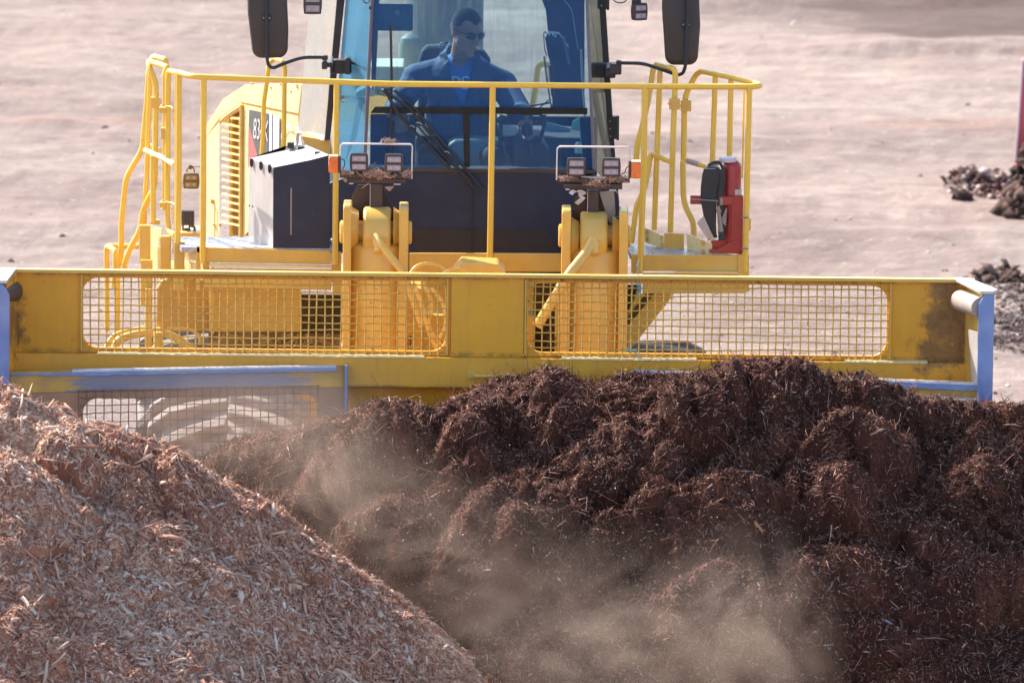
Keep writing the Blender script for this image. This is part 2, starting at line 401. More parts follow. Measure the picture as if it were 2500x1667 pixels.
# mouldboard, curving forward towards the cutting edge
prof = [(.03, ZBB), (.07, ZBB-.25), (.09, ZBB-.55), (.06, ZBB-.85), (-.02, ZBB-1.1), (-.12, ZBB-1.3)]
MX0, MX1 = P('p', 792, 841, -.10).x, P('p', 1441, 852, -.10).x
BL.prism([(MX0, y, z) for y, z in prof] + [(MX0, y+.05, z) for y, z in prof[::-1]], (MX1-MX0, 0, 0))
blade = obj('blade', BL, BLADE, DZ, bevel=.004)
obj('top_flange', MB().box(XL-.02, XR, -.048, .012, ZT-.02, ZT), YEL, blade, bevel=.003)
obj('cutting_edge', MB().box(XL, XR, -.19, -.13, ZBB-1.5, ZBB-1.22), STEEL, blade, bevel=.004)
# worn bright ledge on top of the beam
wb = MB()
for x0, x1, sd in ((P('p', 225, 800, 0).x, P('p', 975, 800, 0).x, 1), (P('p', 1290, 800, 0).x, P('p', 1600, 800, 0).x, 2), (P('p', 1940, 800, 0).x, P('p', 2130, 800, 0).x, 3)):
    n = 60; rr = random.Random(sd); v = []; f = []
    for i in range(n+1):
        x = x0 + (x1-x0)*i/n; j = .004*rr.random()
        v += [(x, -.058-j, ZBM-.001), (x, -.05, ZBM+.006+j*.6), (x, -.001, ZBM+.007+j)]
    for i in range(n):
        for k in range(2): f.append((i*3+k, (i+1)*3+k, (i+1)*3+k+1, i*3+k+1))
    wb.add(v, f)
obj('weld_bead', wb, CREAM, blade)
# wire guards
def guard(x0, x1, z0, z1, y, name, mt, wig=0.0, fy=None, r=.0046, frame=True, vstep=.0461):
    g = MB(); f = fy or (lambda x: 0.0); rr = random.Random(int(x0*100))
    nx = max(2, round((x1-x0)/vstep)); nz = round((z1-z0)/vstep)
    for i in range(nx+1):
        x = x0 + (x1-x0)*i/nx; o = rr.uniform(-.004, .004)
        g.tube([(x+o, y+f(x)-.003*(-1)**i, z0-.006), (x + rr.uniform(-.003, .003), y+f(x)+.003, (z0+z1)/2), (x-o, y+f(x)-.003*(-1)**i, z1+.006)], r, 5, 0)
    for j in range(nz+1):
        z = z0 + (z1-z0)*j/nz; m_ = nx
        pts = []
        for i in range(m_+1):
            x = x0 + (x1-x0)*i/m_
            pts.append((x, y+f(x) + .0045*(-1)**(i+j), z + .0035*math.sin(x*3.1 + j*1.7) + .002*math.sin(x*11 + j*4.1) + rr.uniform(-.0016, .0016) - wig*(i % 2)*.4))
        g.tube(pts, r*.9, 5, 0)
    o = obj(name, g, mt, blade)
    if frame:
        fr = MB(); t = .009
        fr.box(x0-.012, x0-.002, y-.009, y+.008, z0, z1); fr.box(x1+.002, x1+.012, y-.009, y+.008, z0, z1)
        obj('guard_frame', fr, YEL, o, bevel=.002)
    return o
guard(P('p', 186, 700, 0).x+.01, P('p', 1029, 700, 0).x-.01, ZBM+.012, ZT-.03, -.012, 'mesh_guard', mat('guard_wire', (.70, .44, .08), (.58, .34, .06), sc=9, rough=.4, specks=(.1, .06, .04), spk=.70, dust=.15))
guard(P('p', 1206, 700, 0).x+.01, P('p', 2047, 700, 0).x-.01, ZBM+.012, ZT-.03, -.012, 'mesh_guard', bpy.data.materials['guard_wire'])
# left forward wing: worn top lip, plate with window, end rib
def wing(side):
    if side == 'l':
        A = P('p', 22, 858, -.45); B = P('p', 792, 841, -.10)
    else:
        A = P('p', 2248, 884, -.45); B = P('p', 1441, 852, -.10)
    za = (A.z + B.z)/2
    fy = lambda x: A.y + (B.y-A.y)*(x-A.x)/(B.x-A.x)
    hb = .118
    lip = MB(); xs = [A.x + (B.x-A.x)*i/12 for i in range(13)]
    v = []; f = []
    for x in xs:
        y = fy(x); v += [(x, y, za-hb), (x, y+.03, za), (x, y+.09, za+.004), (x, y+.09, za-hb)]
    for i in range(12):
        for k in range(4): f.append((i*4+k, (i+1)*4+k, (i+1)*4+(k+1) % 4, i*4+(k+1) % 4))
    f += [(0, 1, 2, 3), (48, 51, 50, 49)]
    lip.add(v, f)
    mt = worn_mat('worn_lip_' + side, *( (P('I', 560, 1100, -.3).x, P('J', 640, 1100, -.1).x) if side == 'l' else (P('L', -900, 1150, -.2).x, P('L', 1370, 1180, -.4).x)))
    lo = obj('wing_lip', lip, mt, blade, bevel=.003)
    # polished top edge
    ed = MB(); rr = random.Random(4); v = []; f = []
    x0_, x1_ = (P('I', 640, 1040, -.3).x, P('J', 800, 1000, -.1).x) if side == 'l' else (P('p', 1450, 852, -.1).x, A.x)
    for i in range(61):
        x = x0_ + (x1_-x0_)*i/60; y = fy(x); j = rr.random()*.004
        v += [(x, y+.026-j, za-.005-j), (x, y+.032, za+.003), (x, y+.062, za+.006)]
    for i in range(60):
        for k in range(2): f.append((i*3+k, (i+1)*3+k, (i+1)*3+k+1, i*3+k+1))
    ed.add(v, f); obj('polished_edge', ed, WHITEST, lo)
    bl = MB(); v = []; f = []
    for i in range(61):
        x = A.x + (x1_-A.x)*i/60 if side == 'l' else x0_ + (x1_-x0_)*i/60; y = fy(x); j = rr.random()*.006
        h = .010 if side == 'l' else .022
        v += [(x, y+.012, za-.012-h*min(1, i/14)-j), (x, y+.0235, za-.006)]
    for i in range(60): f.append((i*2, i*2+2, i*2+3, i*2+1))
    bl.add(v, f); obj('wear_band', bl, BLUEG, lo)
    pl = MB(); z1 = za-hb-.001; z0 = za-.95
    if side == 'l':
        wx0, wx1 = P('p', 190, 950, -.38).x, P('p', 731, 950, -.13).x
        wz1 = P('p', 460, 910, -.25).z; wz0 = wz1-.42
        ring_panel(pl, A.x, B.x, z0, z1, wx0, wx1, wz0, wz1, .085, 0, .03, fy)
        obj('wing_plate', pl, RUSTY, blade)
        guard(wx0-.02, wx1-.002, wz0-.02, wz1+.05, -.014, 'mesh_guard', MESHR, wig=.006, fy=fy, r=.0036, frame=False, vstep=.0462)
    else:
        pl.hexa([(A.x, A.y, z0), (B.x, B.y, z0), (B.x, B.y+.03, z0), (A.x, A.y+.03, z0), (A.x, A.y, z1), (B.x, B.y, z1), (B.x, B.y+.03, z1), (A.x, A.y+.03, z1)])
        obj('wing_plate', pl, RUSTY, blade)
        # bright sloping gusset under the lip
        g0 = P('L', 1360, 1235, -.36); g1 = P('L', 1950, 1275, -.46); g2 = P('L', 1960, 1345, -.60)
        obj('gusset', MB().prism([g0, g2, g1], (0, .0, -.02)), WHITEST, blade)
    rb = MB()
    sx = 1 if side == 'l' else -1
    rb.box(min(B.x, B.x+.018*sx), max(B.x, B.x+.018*sx), B.y-.03, .02, z0, za+.012)
    obj('wing_rib', rb, BLUE if side == 'l' else YEL, blade, bevel=.003)
wing('l'); wing('r')
# end plates
def endplate(side):
    e = 1 if side == 'r' else -1
    x_in = XR if side == 'r' else XL
    if side == 'r':
        bx0, bx1 = P('L', 1945, 700, -.47).x, P('L', 2083, 700, -.47).x
        bzt, bzb = P('L', 2010, 372, -.47).z, P('L', 2010, 1345, -.47).z
        cap = [P('L', 1725, 240, 0), P('L', 1868, 214, 0), P('L', 2120, 302, -.42), P('L', 2075, 328, -.5), P('L', 1965, 328, -.5)]
    else:
        bx1, bx0 = P('I', 84, 700, -.47).x, P('I', -54, 700, -.47).x
        bzt, bzb = P('I', 40, 290, -.47).z, P('I', 40, 1260, -.47).z
        cap = [P('I', 150, 119, 0), P('I', 10, 100, 0), P('I', -240, 185, -.42), P('I', -195, 212, -.5), P('I', 62, 214, -.5)]
    zc = sum(q.z for q in cap)/5
    cap = [(q.x, q.y, ZT+.004) for q in cap]
    cp = obj('end_plate_cap', MB().prism(cap, (0, 0, -.018)), WHITEST, blade, bevel=.003)
    ep = MB()
    xo = bx1-.03 if side == 'r' else bx0+.03
    xi = x_in - (.05*e)
    q = [(xi, .0), (bx0+.02 if side == 'r' else bx1-.02, -.46)]
    # inner skin, in three pieces so the corner stays open like the real one
    def sheet(z0, z1): ep.prism([(q[0][0], q[0][1], z0), (q[1][0], q[1][1], z0), (q[1][0], q[1][1], z1), (q[0][0], q[0][1], z1)], (.012*e, .012, 0))
    sheet(ZBB-1.2, ZT-.016)
    obj('end_plate', ep, BLADE if side == 'l' else YEL, blade)
    obj('end_bar', MB().prism([(bx0, -.49, bzt-(.045 if side == 'r' else 0)), (bx0, -.49, bzb), (bx1, -.49, bzb), (bx1, -.49, bzt+.02), (bx0 + (bx1-bx0)*(.45), -.49, bzt+.02)] if side == 'r' else
        [(bx0, -.49, bzt+.02), (bx0, -.49, bzb), (bx1, -.49, bzb), (bx1, -.49, bzt-.045), (bx1-.04, -.49, bzt+.02)], (0, .03, 0)), BLUE, blade, bevel=.003)
    tb = MB()
    if side == 'r':
        tb.tube([P('L', 1790, 410, -.10), P('L', 1975, 475, -.455)], .060, 20, 0)
        ob = obj('corner_tube', tb, mat('dusty_sunlit_tube', (.50, .42, .33), (.36, .33, .34), sc=8, rough=.5, bump=.1, dust=.5, dustc=(.30, .18, .07)), blade, smooth=True)  # sun on this tube put into its pale tone, under some dust
        st = MB().prism([P('L', 1868, 668, -.30), P('L', 1950, 690, -.44), P('L', 1950, 1148, -.44), P('L', 1902, 1138, -.34)], (-.006, -.012, 0))
        obj('sunlit_strip', st, WHITEST, blade)  # sunlit part of the end plate's inner face, set in as a pale strip
    else:
        tb.tube([P('I', 110, 330, -.06), P('I', -20, 360, -.44)], .062, 20, 0)
        obj('corner_tube', tb, BROWN, blade, smooth=True)  # shade at this end put into the tube's brown tone
endplate('l'); endplate('r')
hk = MB(); a = P('J', 1955, 1040, -.06); b_ = P('J', 2290, 1100, -.06)
hk.box(a.x, a.x+.05, -.075, -.05, b_.z, a.z); hk.box(b_.x-.04, b_.x, -.075, -.05, b_.z, a.z-.004)
hk.tube([(a.x+.045, -.07, (a.z+b_.z)/2), (a.x+.06, -.10, (a.z+b_.z)/2), (b_.x-.05, -.10, (a.z+b_.z)/2), (b_.x-.03, -.07, (a.z+b_.z)/2)], .012, 10, .03)
obj('welded_hook', hk, YEL, blade, smooth=True, bevel=.002)

# ------------------------------------------------------------------ cylinder yokes, cylinders, hoses
def rect(mb, k, x0, y0, x1, y1, Y, d):
    a = P(k, x0, y0, Y); b = P(k, x1, y1, Y); mb.box(min(a.x, b.x), max(a.x, b.x), Y, Y+d, min(a.z, b.z), max(a.z, b.z)); return mb
def yoke(k, o0, o1, i0, i1, j0, j1, p0, p1, ytop, ytop2, c0, c1, cyt, cytop, boss, bossy):
    """o: outer left plate, i: its inner cheek, j: inner cheek right, p: right plate, c: the cylinder eye"""
    Y = .95; mb = MB()
    zb = 0.9
    def plate(x0, x1, yt, Yf, d, zlow=zb, cut=0):
        a = P(k, x0, yt, Yf); b = P(k, x1, yt, Yf); n = 8
        prof = [(Yf, zlow), (Yf, a.z-.02), (Yf+.02, a.z), (Yf+d*.55, a.z), (Yf+d*.85, a.z-.06), (Yf+d, a.z-.16), (Yf+d, zlow)]
        mb.prism([(a.x, y, z) for y, z in prof], (b.x-a.x, 0, 0))
    plate(o0, o1, ytop, Y, .40); plate(p0, p1, ytop2, Y, .40)
    ob = obj('cylinder_yoke', mb, YEL, DZ, bevel=.008)
    ck = MB()
    for (x0, x1, yc) in ((i0, i1, ytop+130), (j0, j1, ytop2+110)):
        a = P(k, x0, yc+180, Y+.1); b = P(k, x1, yc+180, Y+.1)
        ck.lathe((a.x, Y+.20, a.z), (1, 0, 0), [(0, .135), (b.x-a.x, .11)] , 28)
    obj('boss', ck, YEL, ob, smooth=True)
    pin = MB(); a = P(k, boss[0], bossy, Y+.2); b = P(k, boss[1], bossy, Y+.2)
    pin.lathe((a.x, Y+.2, a.z), (1, 0, 0), [(0, .055), (.006, .068), (b.x-a.x-.006, .068), (b.x-a.x, .055)], 22)
    obj('pin', pin, YEL, ob, smooth=True)
    # the cylinder hung between the plates
    ey = MB(); a = P(k, c0, cyt, Y+.03); b = P(k, c1, cyt, Y+.03)
    ey.lathe((a.x, Y+.20, a.z-.16), (1, 0, 0), [(0, .15), (.012, .165), (b.x-a.x-.012, .165), (b.x-a.x, .15)], 30)
    cyl_top = P(k, (c0+c1)/2, cytop, Y)
    ey.box(a.x+.005, b.x-.005, Y+.06, Y+.34, cyl_top.z-.05, a.z-.14)
    gp_ = MB(); gp_.box(P(k, o1, 0, Y+.3).x, P(k, p0, 0, Y+.3).x, Y+.36, Y+.38, cyl_top.z-.1, a.z-.05); obj('yoke_gap_shade', gp_, BROWN, ob)  # dark plate added behind, painting the shade in the gaps
    co = obj('cylinder_eye', ey, YEL, DZ, smooth=True, bevel=.006)
    cb = MB(); cx = cyl_top.x + (.0)
    cb.lathe((cx, Y+.2, cyl_top.z), (0, -.02, -1), [(-.02, .12), (0, .165), (.03, .178), (.5, .178), (.9, .178), (1.3, .178)], 32)
    obj('cylinder', cb, YEL, DZ, smooth=True)
    return Y
yoke('F', 1117, 1212, 1212, 1290, 1690, 1757, 1757, 1862, 850, 872, 1342, 1662, 925, 1350, (1076, 1905), 1155)
yoke('H', 282, 371, 371, 441, 765, 833, 833, 918, 757, 770, 458, 722, 818, 1178, (247, 940), 1000)
# hoses running down from the eyes
obj('hydraulic_hose', MB().tube([P('F', 1490, 1200, .92), P('F', 1540, 1290, .86), P('F', 1760, 1568, .80), P('J', 1400, 180, .78), P('J', 1560, 640, .75)], .022, 12, .1), YEL, DZ, smooth=True)
obj('hydraulic_hose', MB().tube([P('H', 575, 1050, .92), P('H', 520, 1160, .86), P('K', 700, 160, .74), P('K', 640, 250, .72), P('K', 400, 640, .70)], .030, 12, .1), YEL, DZ, smooth=True)
# grease tangle round the hose fittings
def tangle(name, c, spread, n, mt, parent, L=.05, r=.0016, seed=1, flat=.4):
    rr = random.Random(seed); t = MB()
    for i in range(n):
        q = Vector((c[0] + rr.gauss(0, spread[0]), c[1] + rr.gauss(0, spread[1]), c[2] + rr.gauss(0, spread[2])))
        d = Vector((rr.uniform(-1, 1), rr.uniform(-1, 1)*.6, rr.uniform(-1, 1)*flat)).normalized()*L*rr.uniform(.4, 1.3)
        k = Vector((rr.uniform(-1, 1), rr.uniform(-1, 1), rr.uniform(-1, 1)))*L*.2
        t.tube([q-d*.5, q+k, q+d*.5], r*rr.uniform(.6, 1.6), 4, 0)
    return obj(name, t, mt, parent)
for k, x, y in (('F', 1510, 1215), ('H', 580, 1040)):
    fo = MB().lathe(P(k, x, y, .93), (.1, -.6, -.8), [(0, .02), (.01, .034), (.05, .034), (.06, .026), (.10, .026)], 14)
    obj('hose_fitting', fo, YEL, DZ, smooth=True)
# curled hoses and humped cover behind the blade's top edge, middle
hs = MB()
hs.tube([P('J', 1440, 200, .6), P('J', 1500, 110, .62), P('J', 1600, 82, .65), P('J', 1720, 100, .68), P('J', 1800, 200, .7)], .012, 10, .08)
hs.tube([P('J', 1720, 190, .6), P('J', 1800, 140, .62), P('J', 1880, 135, .64), P('J', 1960, 170, .66)], .012, 10, .08)
hs.tube([P('J', 1480, 260, .7), P('J', 1540, 400, .7), P('J', 1620, 700, .7), P('J', 1700, 860, .72)], .014, 10, .1)
hs.tube([P('J', 1560, 240, .74), P('J', 1660, 440, .7), P('J', 1600, 640, .7), P('J', 1720, 800, .72)], .012, 10, .1)
hs.tube([P('J', 1640, 300, .68), P('J', 1740, 420, .66), P('J', 1780, 620, .66), P('J', 1700, 760, .68)], .012, 10, .1)
obj('hose_bundle', hs, YEL, DZ, smooth=True)
tr = MB().prism([P('J', 1810, 185, 1.0), P('J', 1905, 76, 1.0), P('J', 2225, 90, 1.0), P('K', 120, 160, 1.0), P('K', 120, 600, 1.0), P('J', 1810, 500, 1.0)], (0, .25, 0))
obj('tower_cover', tr, YEL, DZ, bevel=.01)

# ------------------------------------------------------------------ platform
pf = MB()
YP = 1.6
def pquad(mb, k, pts, Y, d):
    mb.prism([P(k, x, y, Y) for x, y in pts], (0, d, 0)); return mb
zd = P('F', 500, 1365, YP).z
pquad(pf, 's', [(497, 604), (808, 613), (808, 646), (497, 640)], YP, .02)             # left kick plate
pquad(pf, 's', [(809, 616), (833, 617), (833, 690), (809, 690)], YP+.01, .05)
pquad(pf, 's', [(1000, 618), (1190, 618.5), (1190, 664), (1000, 664)], YP, .02)
pquad(pf, 's', [(1203, 618.5), (1372, 619.5), (1372, 664), (1203, 664)], YP, .02)
pquad(pf, 's', [(1189, 616), (1204, 616), (1204, 668), (1189, 668)], YP-.012, .03)
pquad(pf, 's', [(1570, 622.5), (1802, 623), (1802, 663), (1570, 662)], YP, .02)       # right kick plate
pquad(pf, 's', [(1801, 622), (1829, 622), (1829, 700), (1801, 700)], YP-.01, .06)
pquad(pf, 's', [(1541, 621), (1569, 622), (1569, 668), (1541, 668)], YP+.004, .03)
deck = obj('platform_edge', pf, YEL, DZ, bevel=.004)
# lower skirts behind the mesh
sk = MB()
pquad(sk, 's', [(497, 656), (809, 660), (809, 708), (497, 702)], YP, .03)
pquad(sk, 'K', [(-600, 180), (560, 180), (560, 262), (-600, 262)], YP, .03)
pquad(sk, 'K', [(1335, 170), (2265, 170), (2280, 330), (2230, 347), (1335, 352)], YP, .03)
pquad(sk, 'J', [(-325, 255), (480, 300), (480, 690), (-325, 690)], YP+.25, .03)
sk.box(P('I', 1878, 0, 1.8).x, P('I', 1895, 0, 1.8).x, 1.79, 1.83, P('I', 0, 690, 1.8).z, P('I', 0, 270, 1.8).z)
obj('platform_skirt', sk, YEL, DZ, bevel=.006)
fl = MB()
pquad(fl, 's', [(510, 645), (808, 650.5), (808, 656), (510, 652)], YP-.05, .05)
pquad(fl, 's', [(1650, 664), (1802, 665), (1802, 669), (1650, 668)], YP-.05, .05)
obj('lower_flange', fl, CREAM, DZ, bevel=.001)
br = MB(); br.prism([P('K', 1290, 352, 1.7), P('K', 1615, 352, 1.7), P('K', 1265, 800, 1.7), P('K', 1200, 850, 1.7), P('K', 1200, 560, 1.7)], (0, .6, 0))
obj('platform_brace', br, YEL, DZ, bevel=.006)
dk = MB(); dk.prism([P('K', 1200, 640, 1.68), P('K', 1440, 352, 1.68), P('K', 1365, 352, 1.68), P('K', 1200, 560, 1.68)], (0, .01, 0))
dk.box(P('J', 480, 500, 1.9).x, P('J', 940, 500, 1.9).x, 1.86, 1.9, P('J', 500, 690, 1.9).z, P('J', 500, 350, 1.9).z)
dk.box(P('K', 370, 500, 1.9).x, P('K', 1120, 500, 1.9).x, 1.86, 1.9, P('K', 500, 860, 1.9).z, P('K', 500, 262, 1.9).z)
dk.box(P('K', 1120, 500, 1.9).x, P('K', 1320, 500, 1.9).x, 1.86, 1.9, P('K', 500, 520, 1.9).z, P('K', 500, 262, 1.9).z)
obj('frame_recess', dk, mat('recess_shade', (.11, .065, .012), (.06, .035, .012), rough=.8), DZ)  # dark sheets: shade of the hollows put into their colour
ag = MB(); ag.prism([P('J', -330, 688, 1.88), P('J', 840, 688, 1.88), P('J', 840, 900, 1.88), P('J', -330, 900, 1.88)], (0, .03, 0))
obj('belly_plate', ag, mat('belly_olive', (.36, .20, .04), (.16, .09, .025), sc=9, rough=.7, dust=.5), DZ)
rr = random.Random(31); cc = MB()
for i in range(16):
    x = rr.uniform(-200, 760); cc.tube([P('J', x, rr.uniform(700, 760), 1.82), P('J', x+rr.uniform(-160, 160), rr.uniform(740, 800), 1.80), P('J', x+rr.uniform(-240, 240), rr.uniform(790, 860), 1.84)], rr.uniform(.006, .016), 8, .05)
obj('hose_run', cc, mat('hose_tan', (.50, .30, .08), (.30, .18, .06), rough=.6), DZ, smooth=True)
fr = MB()
fr.box(P('K', 560, 500, 1.75).x, P('K', 720, 500, 1.75).x, 1.4, 1.8, .8, P('K', 600, 300, 1.6).z)
fr.box(P('J', 1420, 500, 1.75).x, P('J', 1560, 500, 1.75).x, 1.4, 1.8, .8, P('J', 1400, 260, 1.6).z)
fr.box(P('J', -120, 500, 1.9).x, P('K', 560, 500, 1.9).x, 1.95, 2.3, .7, P('J', 300, 860, 1.95).z)
fr.box(P('J', 1560, 500, 1.9).x, P('K', 380, 500, 1.9).x, 1.7, 2.0, .8, P('J', 1700, 520, 1.8).z)
obj('front_frame', fr, YEL, DZ, bevel=.01)
# valve plates with bolt rows
vp = MB()
for k, x0, y0 in (('J', 1400, 735), ('K', 500, 740)):
    for i in range(3):
        for j in range(4):
            a = P(k, x0+i*28, y0+j*28, 1.38); vp.lathe(a, (0, -1, 0), [(0, .006), (.012, .006)], 8)
obj('bolt_row', vp, BROWN, DZ)
# checker decks, left and right
DECKM = mat('worn_deck_plate', (.62, .60, .62), (.30, .29, .33), sc=26, rough=.3, metal=.3, bump=.9, bsc=60)
zl = P('B', 1400, 1050, YP).z; zr = P('H', 1400, 1183, YP).z
fd = MB()
a = [P('B', 1040, 990, YP), P('F', 980, 1370, YP)]
fd.prism([(P('s', 445, 590, 1.75).x, YP+.02, zl-.004), (P('s', 812, 590, YP).x, YP+.02, zl-.004), (P('s', 822, 590, 2.0).x, 2.04, zl-.004), (P('s', 425, 590, 2.0).x, 2.04, zl-.004)], (0, 0, -.03))
obj('deck_plate', fd, DECKM, DZ)
fd = MB(); fd.prism([(P('H', 938, 1180, YP).x, YP+.02, zr-.004), (P('H', 1965, 1180, YP).x, YP+.02, zr-.004), (P('H', 1330, 1100, 2.0).x, 2.02, zr-.004), (P('H', 900, 1075, 2.0).x, 2.02, zr-.004)], (0, 0, -.03))
obj('deck_plate', fd, DECKM, DZ)
# toe plates, right
tp = MB()
def flat(mb, k, pts, Ys, th=(.006, .006, 0)):
    mb.prism([P(k, x, y, Y) for (x, y), Y in zip(pts, Ys)], th); return mb
flat(tp, 'H', [(1072, 1062), (1072, 925), (1245, 1000), (1252, 1135)], (2.03, 2.03, 1.87, 1.87))
flat(tp, 'H', [(1480, 1160), (1475, 980), (1712, 1075), (1712, 1185)], (1.83, 1.83, 1.64, 1.64))
tpo = obj('toe_plate', tp, CREAM, DZ, bevel=.002)
obj('gate_toe_plate', flat(MB(), 'H', [(1258, 1128), (1262, 978), (1448, 984), (1452, 1132)], (1.84,)*4, (0, .008, 0)), YEL, DZ, bevel=.006)
bk = MB()
for x, y, Y in ((1232, 1010, 1.88), (1232, 1085, 1.88), (1625, 1065, 1.72), (1625, 1150, 1.72), (1085, 955, 2.02), (1085, 1030, 2.02)):
    q = P('H', x, y, Y); bk.box(q.x-.008, q.x+.008, q.y-.03, q.y-.008, q.z-.012, q.z+.012)
obj('toe_bracket', bk, YEL, tpo, bevel=.002)
# toe plates and step boxes, left
lf = MB()
flat(lf, 'B', [(690, 1000), (690, 795), (818, 838), (818, 1045)], (2.35, 2.35, 2.15, 2.15))
flat(lf, 'B', [(690, 1300), (690, 1012), (815, 1055), (815, 1300)], (2.34, 2.34, 2.14, 2.14))
flat(lf, 'B', [(1078, 1188), (1078, 1000), (1222, 1045), (1222, 1205)], (1.9, 1.9, 1.66, 1.66))
flat(lf, 'B', [(1080, 1300), (1080, 1200), (1215, 1232), (1215, 1300)], (1.89, 1.89, 1.65, 1.65))
obj('toe_plate', lf, CREAM, DZ, bevel=.002)
sb = MB()
for x0, x1, y0, y1, Y in ((565, 690, 800, 1238, 2.2), (803, 922, 925, 1560, 2.0), (962, 1078, 990, 1560, 1.75), (1215, 1262, 1040, 1560, 1.62), (1290, 1365, 1045, 1300, 1.62)):
    a = P('B', x0, y0, Y); b = P('B', x1, y1, Y); sb.box(a.x, b.x, Y, Y+.05, b.z, a.z)
sb.box(P('I', 1240, 300, 2.1).x, P('I', 1345, 300, 2.1).x, 2.12, 2.16, P('I', 1300, 470, 2.1).z, P('I', 1300, 60, 2.1).z)
sb.box(P('I', 1285, 300, 2.1).x, P('I', 1345, 300, 2.1).x, 2.05, 2.1, P('I', 1300, 830, 2.1).z, P('I', 1300, 300, 2.1).z)
obj('stair_support', sb, YEL, DZ, bevel=.005)
# fender, arches and struts seen through the left mesh
fe = MB()
pts = [(1860, 690), (1860, 245), (1700, 215), (1480, 210), (1420, 235), (1385, 300), (1375, 690)]
pquad(fe, 'I', pts, 1.95, .7)
obj('fender', fe, mat('fender_paint', (.60, .31, .03), (.55, .28, .03), rough=.5, dust=.3), DZ, bevel=.02, seg=3)
ar = MB()
ar.tube([P('I', 935, 850, 1.9), P('I', 985, 740, 1.9), P('I', 1060, 700, 1.95), P('I', 1290, 655, 2.1), P('I', 1340, 650, 2.1)], .018, 10, .1)
ar.tube([P('I', 1010, 840, 1.8), P('I', 1040, 760, 1.8), P('I', 1160, 715, 1.85), P('I', 1330, 690, 1.9), P('I', 1420, 680, 1.9)], .024, 10, .1)
ar.tube([P('I', 1430, 690, 1.75), P('I', 1560, 740, 1.75), P('I', 1700, 840, 1.75)], .024, 10, .08)
ar.tube([P('I', 1395, 690, 1.72), P('I', 1395, 850, 1.72)], .026, 10, 0)
ar.tube([P('I', 1470, 655, 1.95), P('I', 1680, 655, 1.95), P('I', 1770, 720, 1.95), P('I', 1770, 800, 1.95)], .012, 8, .1)
obj('step_frame', ar, YEL, DZ, smooth=True)

# ------------------------------------------------------------------ handrails
def rail(name, pts, r=.0175, bend=.06, m_=None):
    return obj(name, MB().tube(pts, r, 14, bend), m_ or YELR, DZ, smooth=True)
S = lambda u, v, Y=YP: P('s', u, v, Y)
fr_ = MB()
fr_.tube([P('A', 1000, 362, 1.78), P('A', 1130, 402, 1.64), S(475.6, 187.8), S(600, 192.8), S(823.7, 200.3), S(949, 205.4), S(1450, 209.8), S(1626, 211.7), S(1838, 212.0), P('E', 2180, 822, 1.62), P('E', 2140, 800, 1.7),
         P('E', 1900, 740, 1.98), P('E', 1610, 680, 2.3), P('E', 1560, 720, 2.34), P('E', 1470, 900, 2.34), P('E', 1455, 1000, 2.34), P('E', 1445, 1568, 2.34), P('H', 1440, 300, 2.3), P('H', 1445, 640, 2.28), P('H', 1470, 740, 2.25), P('H', 1540, 870, 2.2), P('H', 1552, 1160, 2.15)], .0178, 14, .035)
front_rail = obj('front_handrail', fr_, YELR, DZ, smooth=True)
def post(*pts, r=.0178, bend=0.0, parent=front_rail): return obj('post', MB().tube(pts, r, 12, bend), YELR, parent, smooth=True)
post(P('A', 1303, 420, YP), P('B', 1290, 1232, YP-.02))
post(P('C', 1042, 950, YP), P('F', 1022, 1530, YP-.02))
post(P('D', 1188, 985, YP), P('s', 1196, 640, YP-.02))
post(P('E', 1075, 830, YP), P('E', 1067, 1568, YP), P('H', 1028, 1345, YP-.02), r=.0185)
post(P('E', 2075, 830, YP), P('H', 2035, 1340, YP))
post(P('E', 1750, 730, 2.15), P('H', 1722, 300, 2.15), P('H', 1700, 1050, 2.1), r=.0165)
post(P('E', 1900, 770, 1.98), P('H', 1885, 230, 1.98), P('H', 1860, 1120, 1.95), r=.0165)
post(P('E', 2027, 850, 1.66), P('H', 2008, 450, 1.66), r=.0055)
cl = MB()
for k, x, y in (('C', 1640, 965), ('E', 1278, 831)):
    q = P(k, x, y, YP-.018); cl.lathe(q, (0, -1, 0), [(0, .008), (.004, .008)], 12)
    cl.lathe(P(k, x-38 if k == 'E' else x+55, y, YP-.0165), (0, -1, 0), [(0, .003), (.003, .003)], 8)
obj('rail_bolt', cl, YEL, front_rail)
# right gate
g1 = rail('gate_rail', [P('H', 948, 1070, 2.0), P('H', 1000, 700, 2.0), P('H', 1055, 600, 2.0), P('H', 1085, 510, 2.25), P('H', 1130, 240, 2.28), P('H', 1150, 222, 2.28), P('H', 1320, 295, 2.05)], r=.0165)
rail('gate_rail', [P('H', 990, 330, 2.3), P('E', 1000, 1400, 2.3), P('E', 1060, 1180, 2.3), P('E', 1110, 950, 2.35), P('E', 1160, 650, 2.4), P('E', 1190, 618, 2.4), P('E', 1350, 660, 2.1), P('E', 1368, 700, 2.1), P('E', 1362, 930, 2.1), P('H', 1348, 0, 2.08), P('H', 1320, 972, 2.05)], r=.0170)
rail('gate_rail', [P('E', 1222, 670, 2.3), P('H', 1200, 0, 2.3), P('H', 1165, 945, 2.25)], r=.0165)
rail('gate_crossbar', [P('H', 1480, 282, 2.2), P('H', 1640, 335, 2.05), P('H', 1690, 350, 2.0)], r=.0155)
obj('tape_wrap', MB().tube([P('H', 1490, 288, 2.19), P('H', 1600, 322, 2.09)], .0172, 12, 0), mat('faded_tape', (.3, .2, .2), (.6, .5, .5), sc=40, rough=.6), DZ, smooth=True)
cp_ = MB()
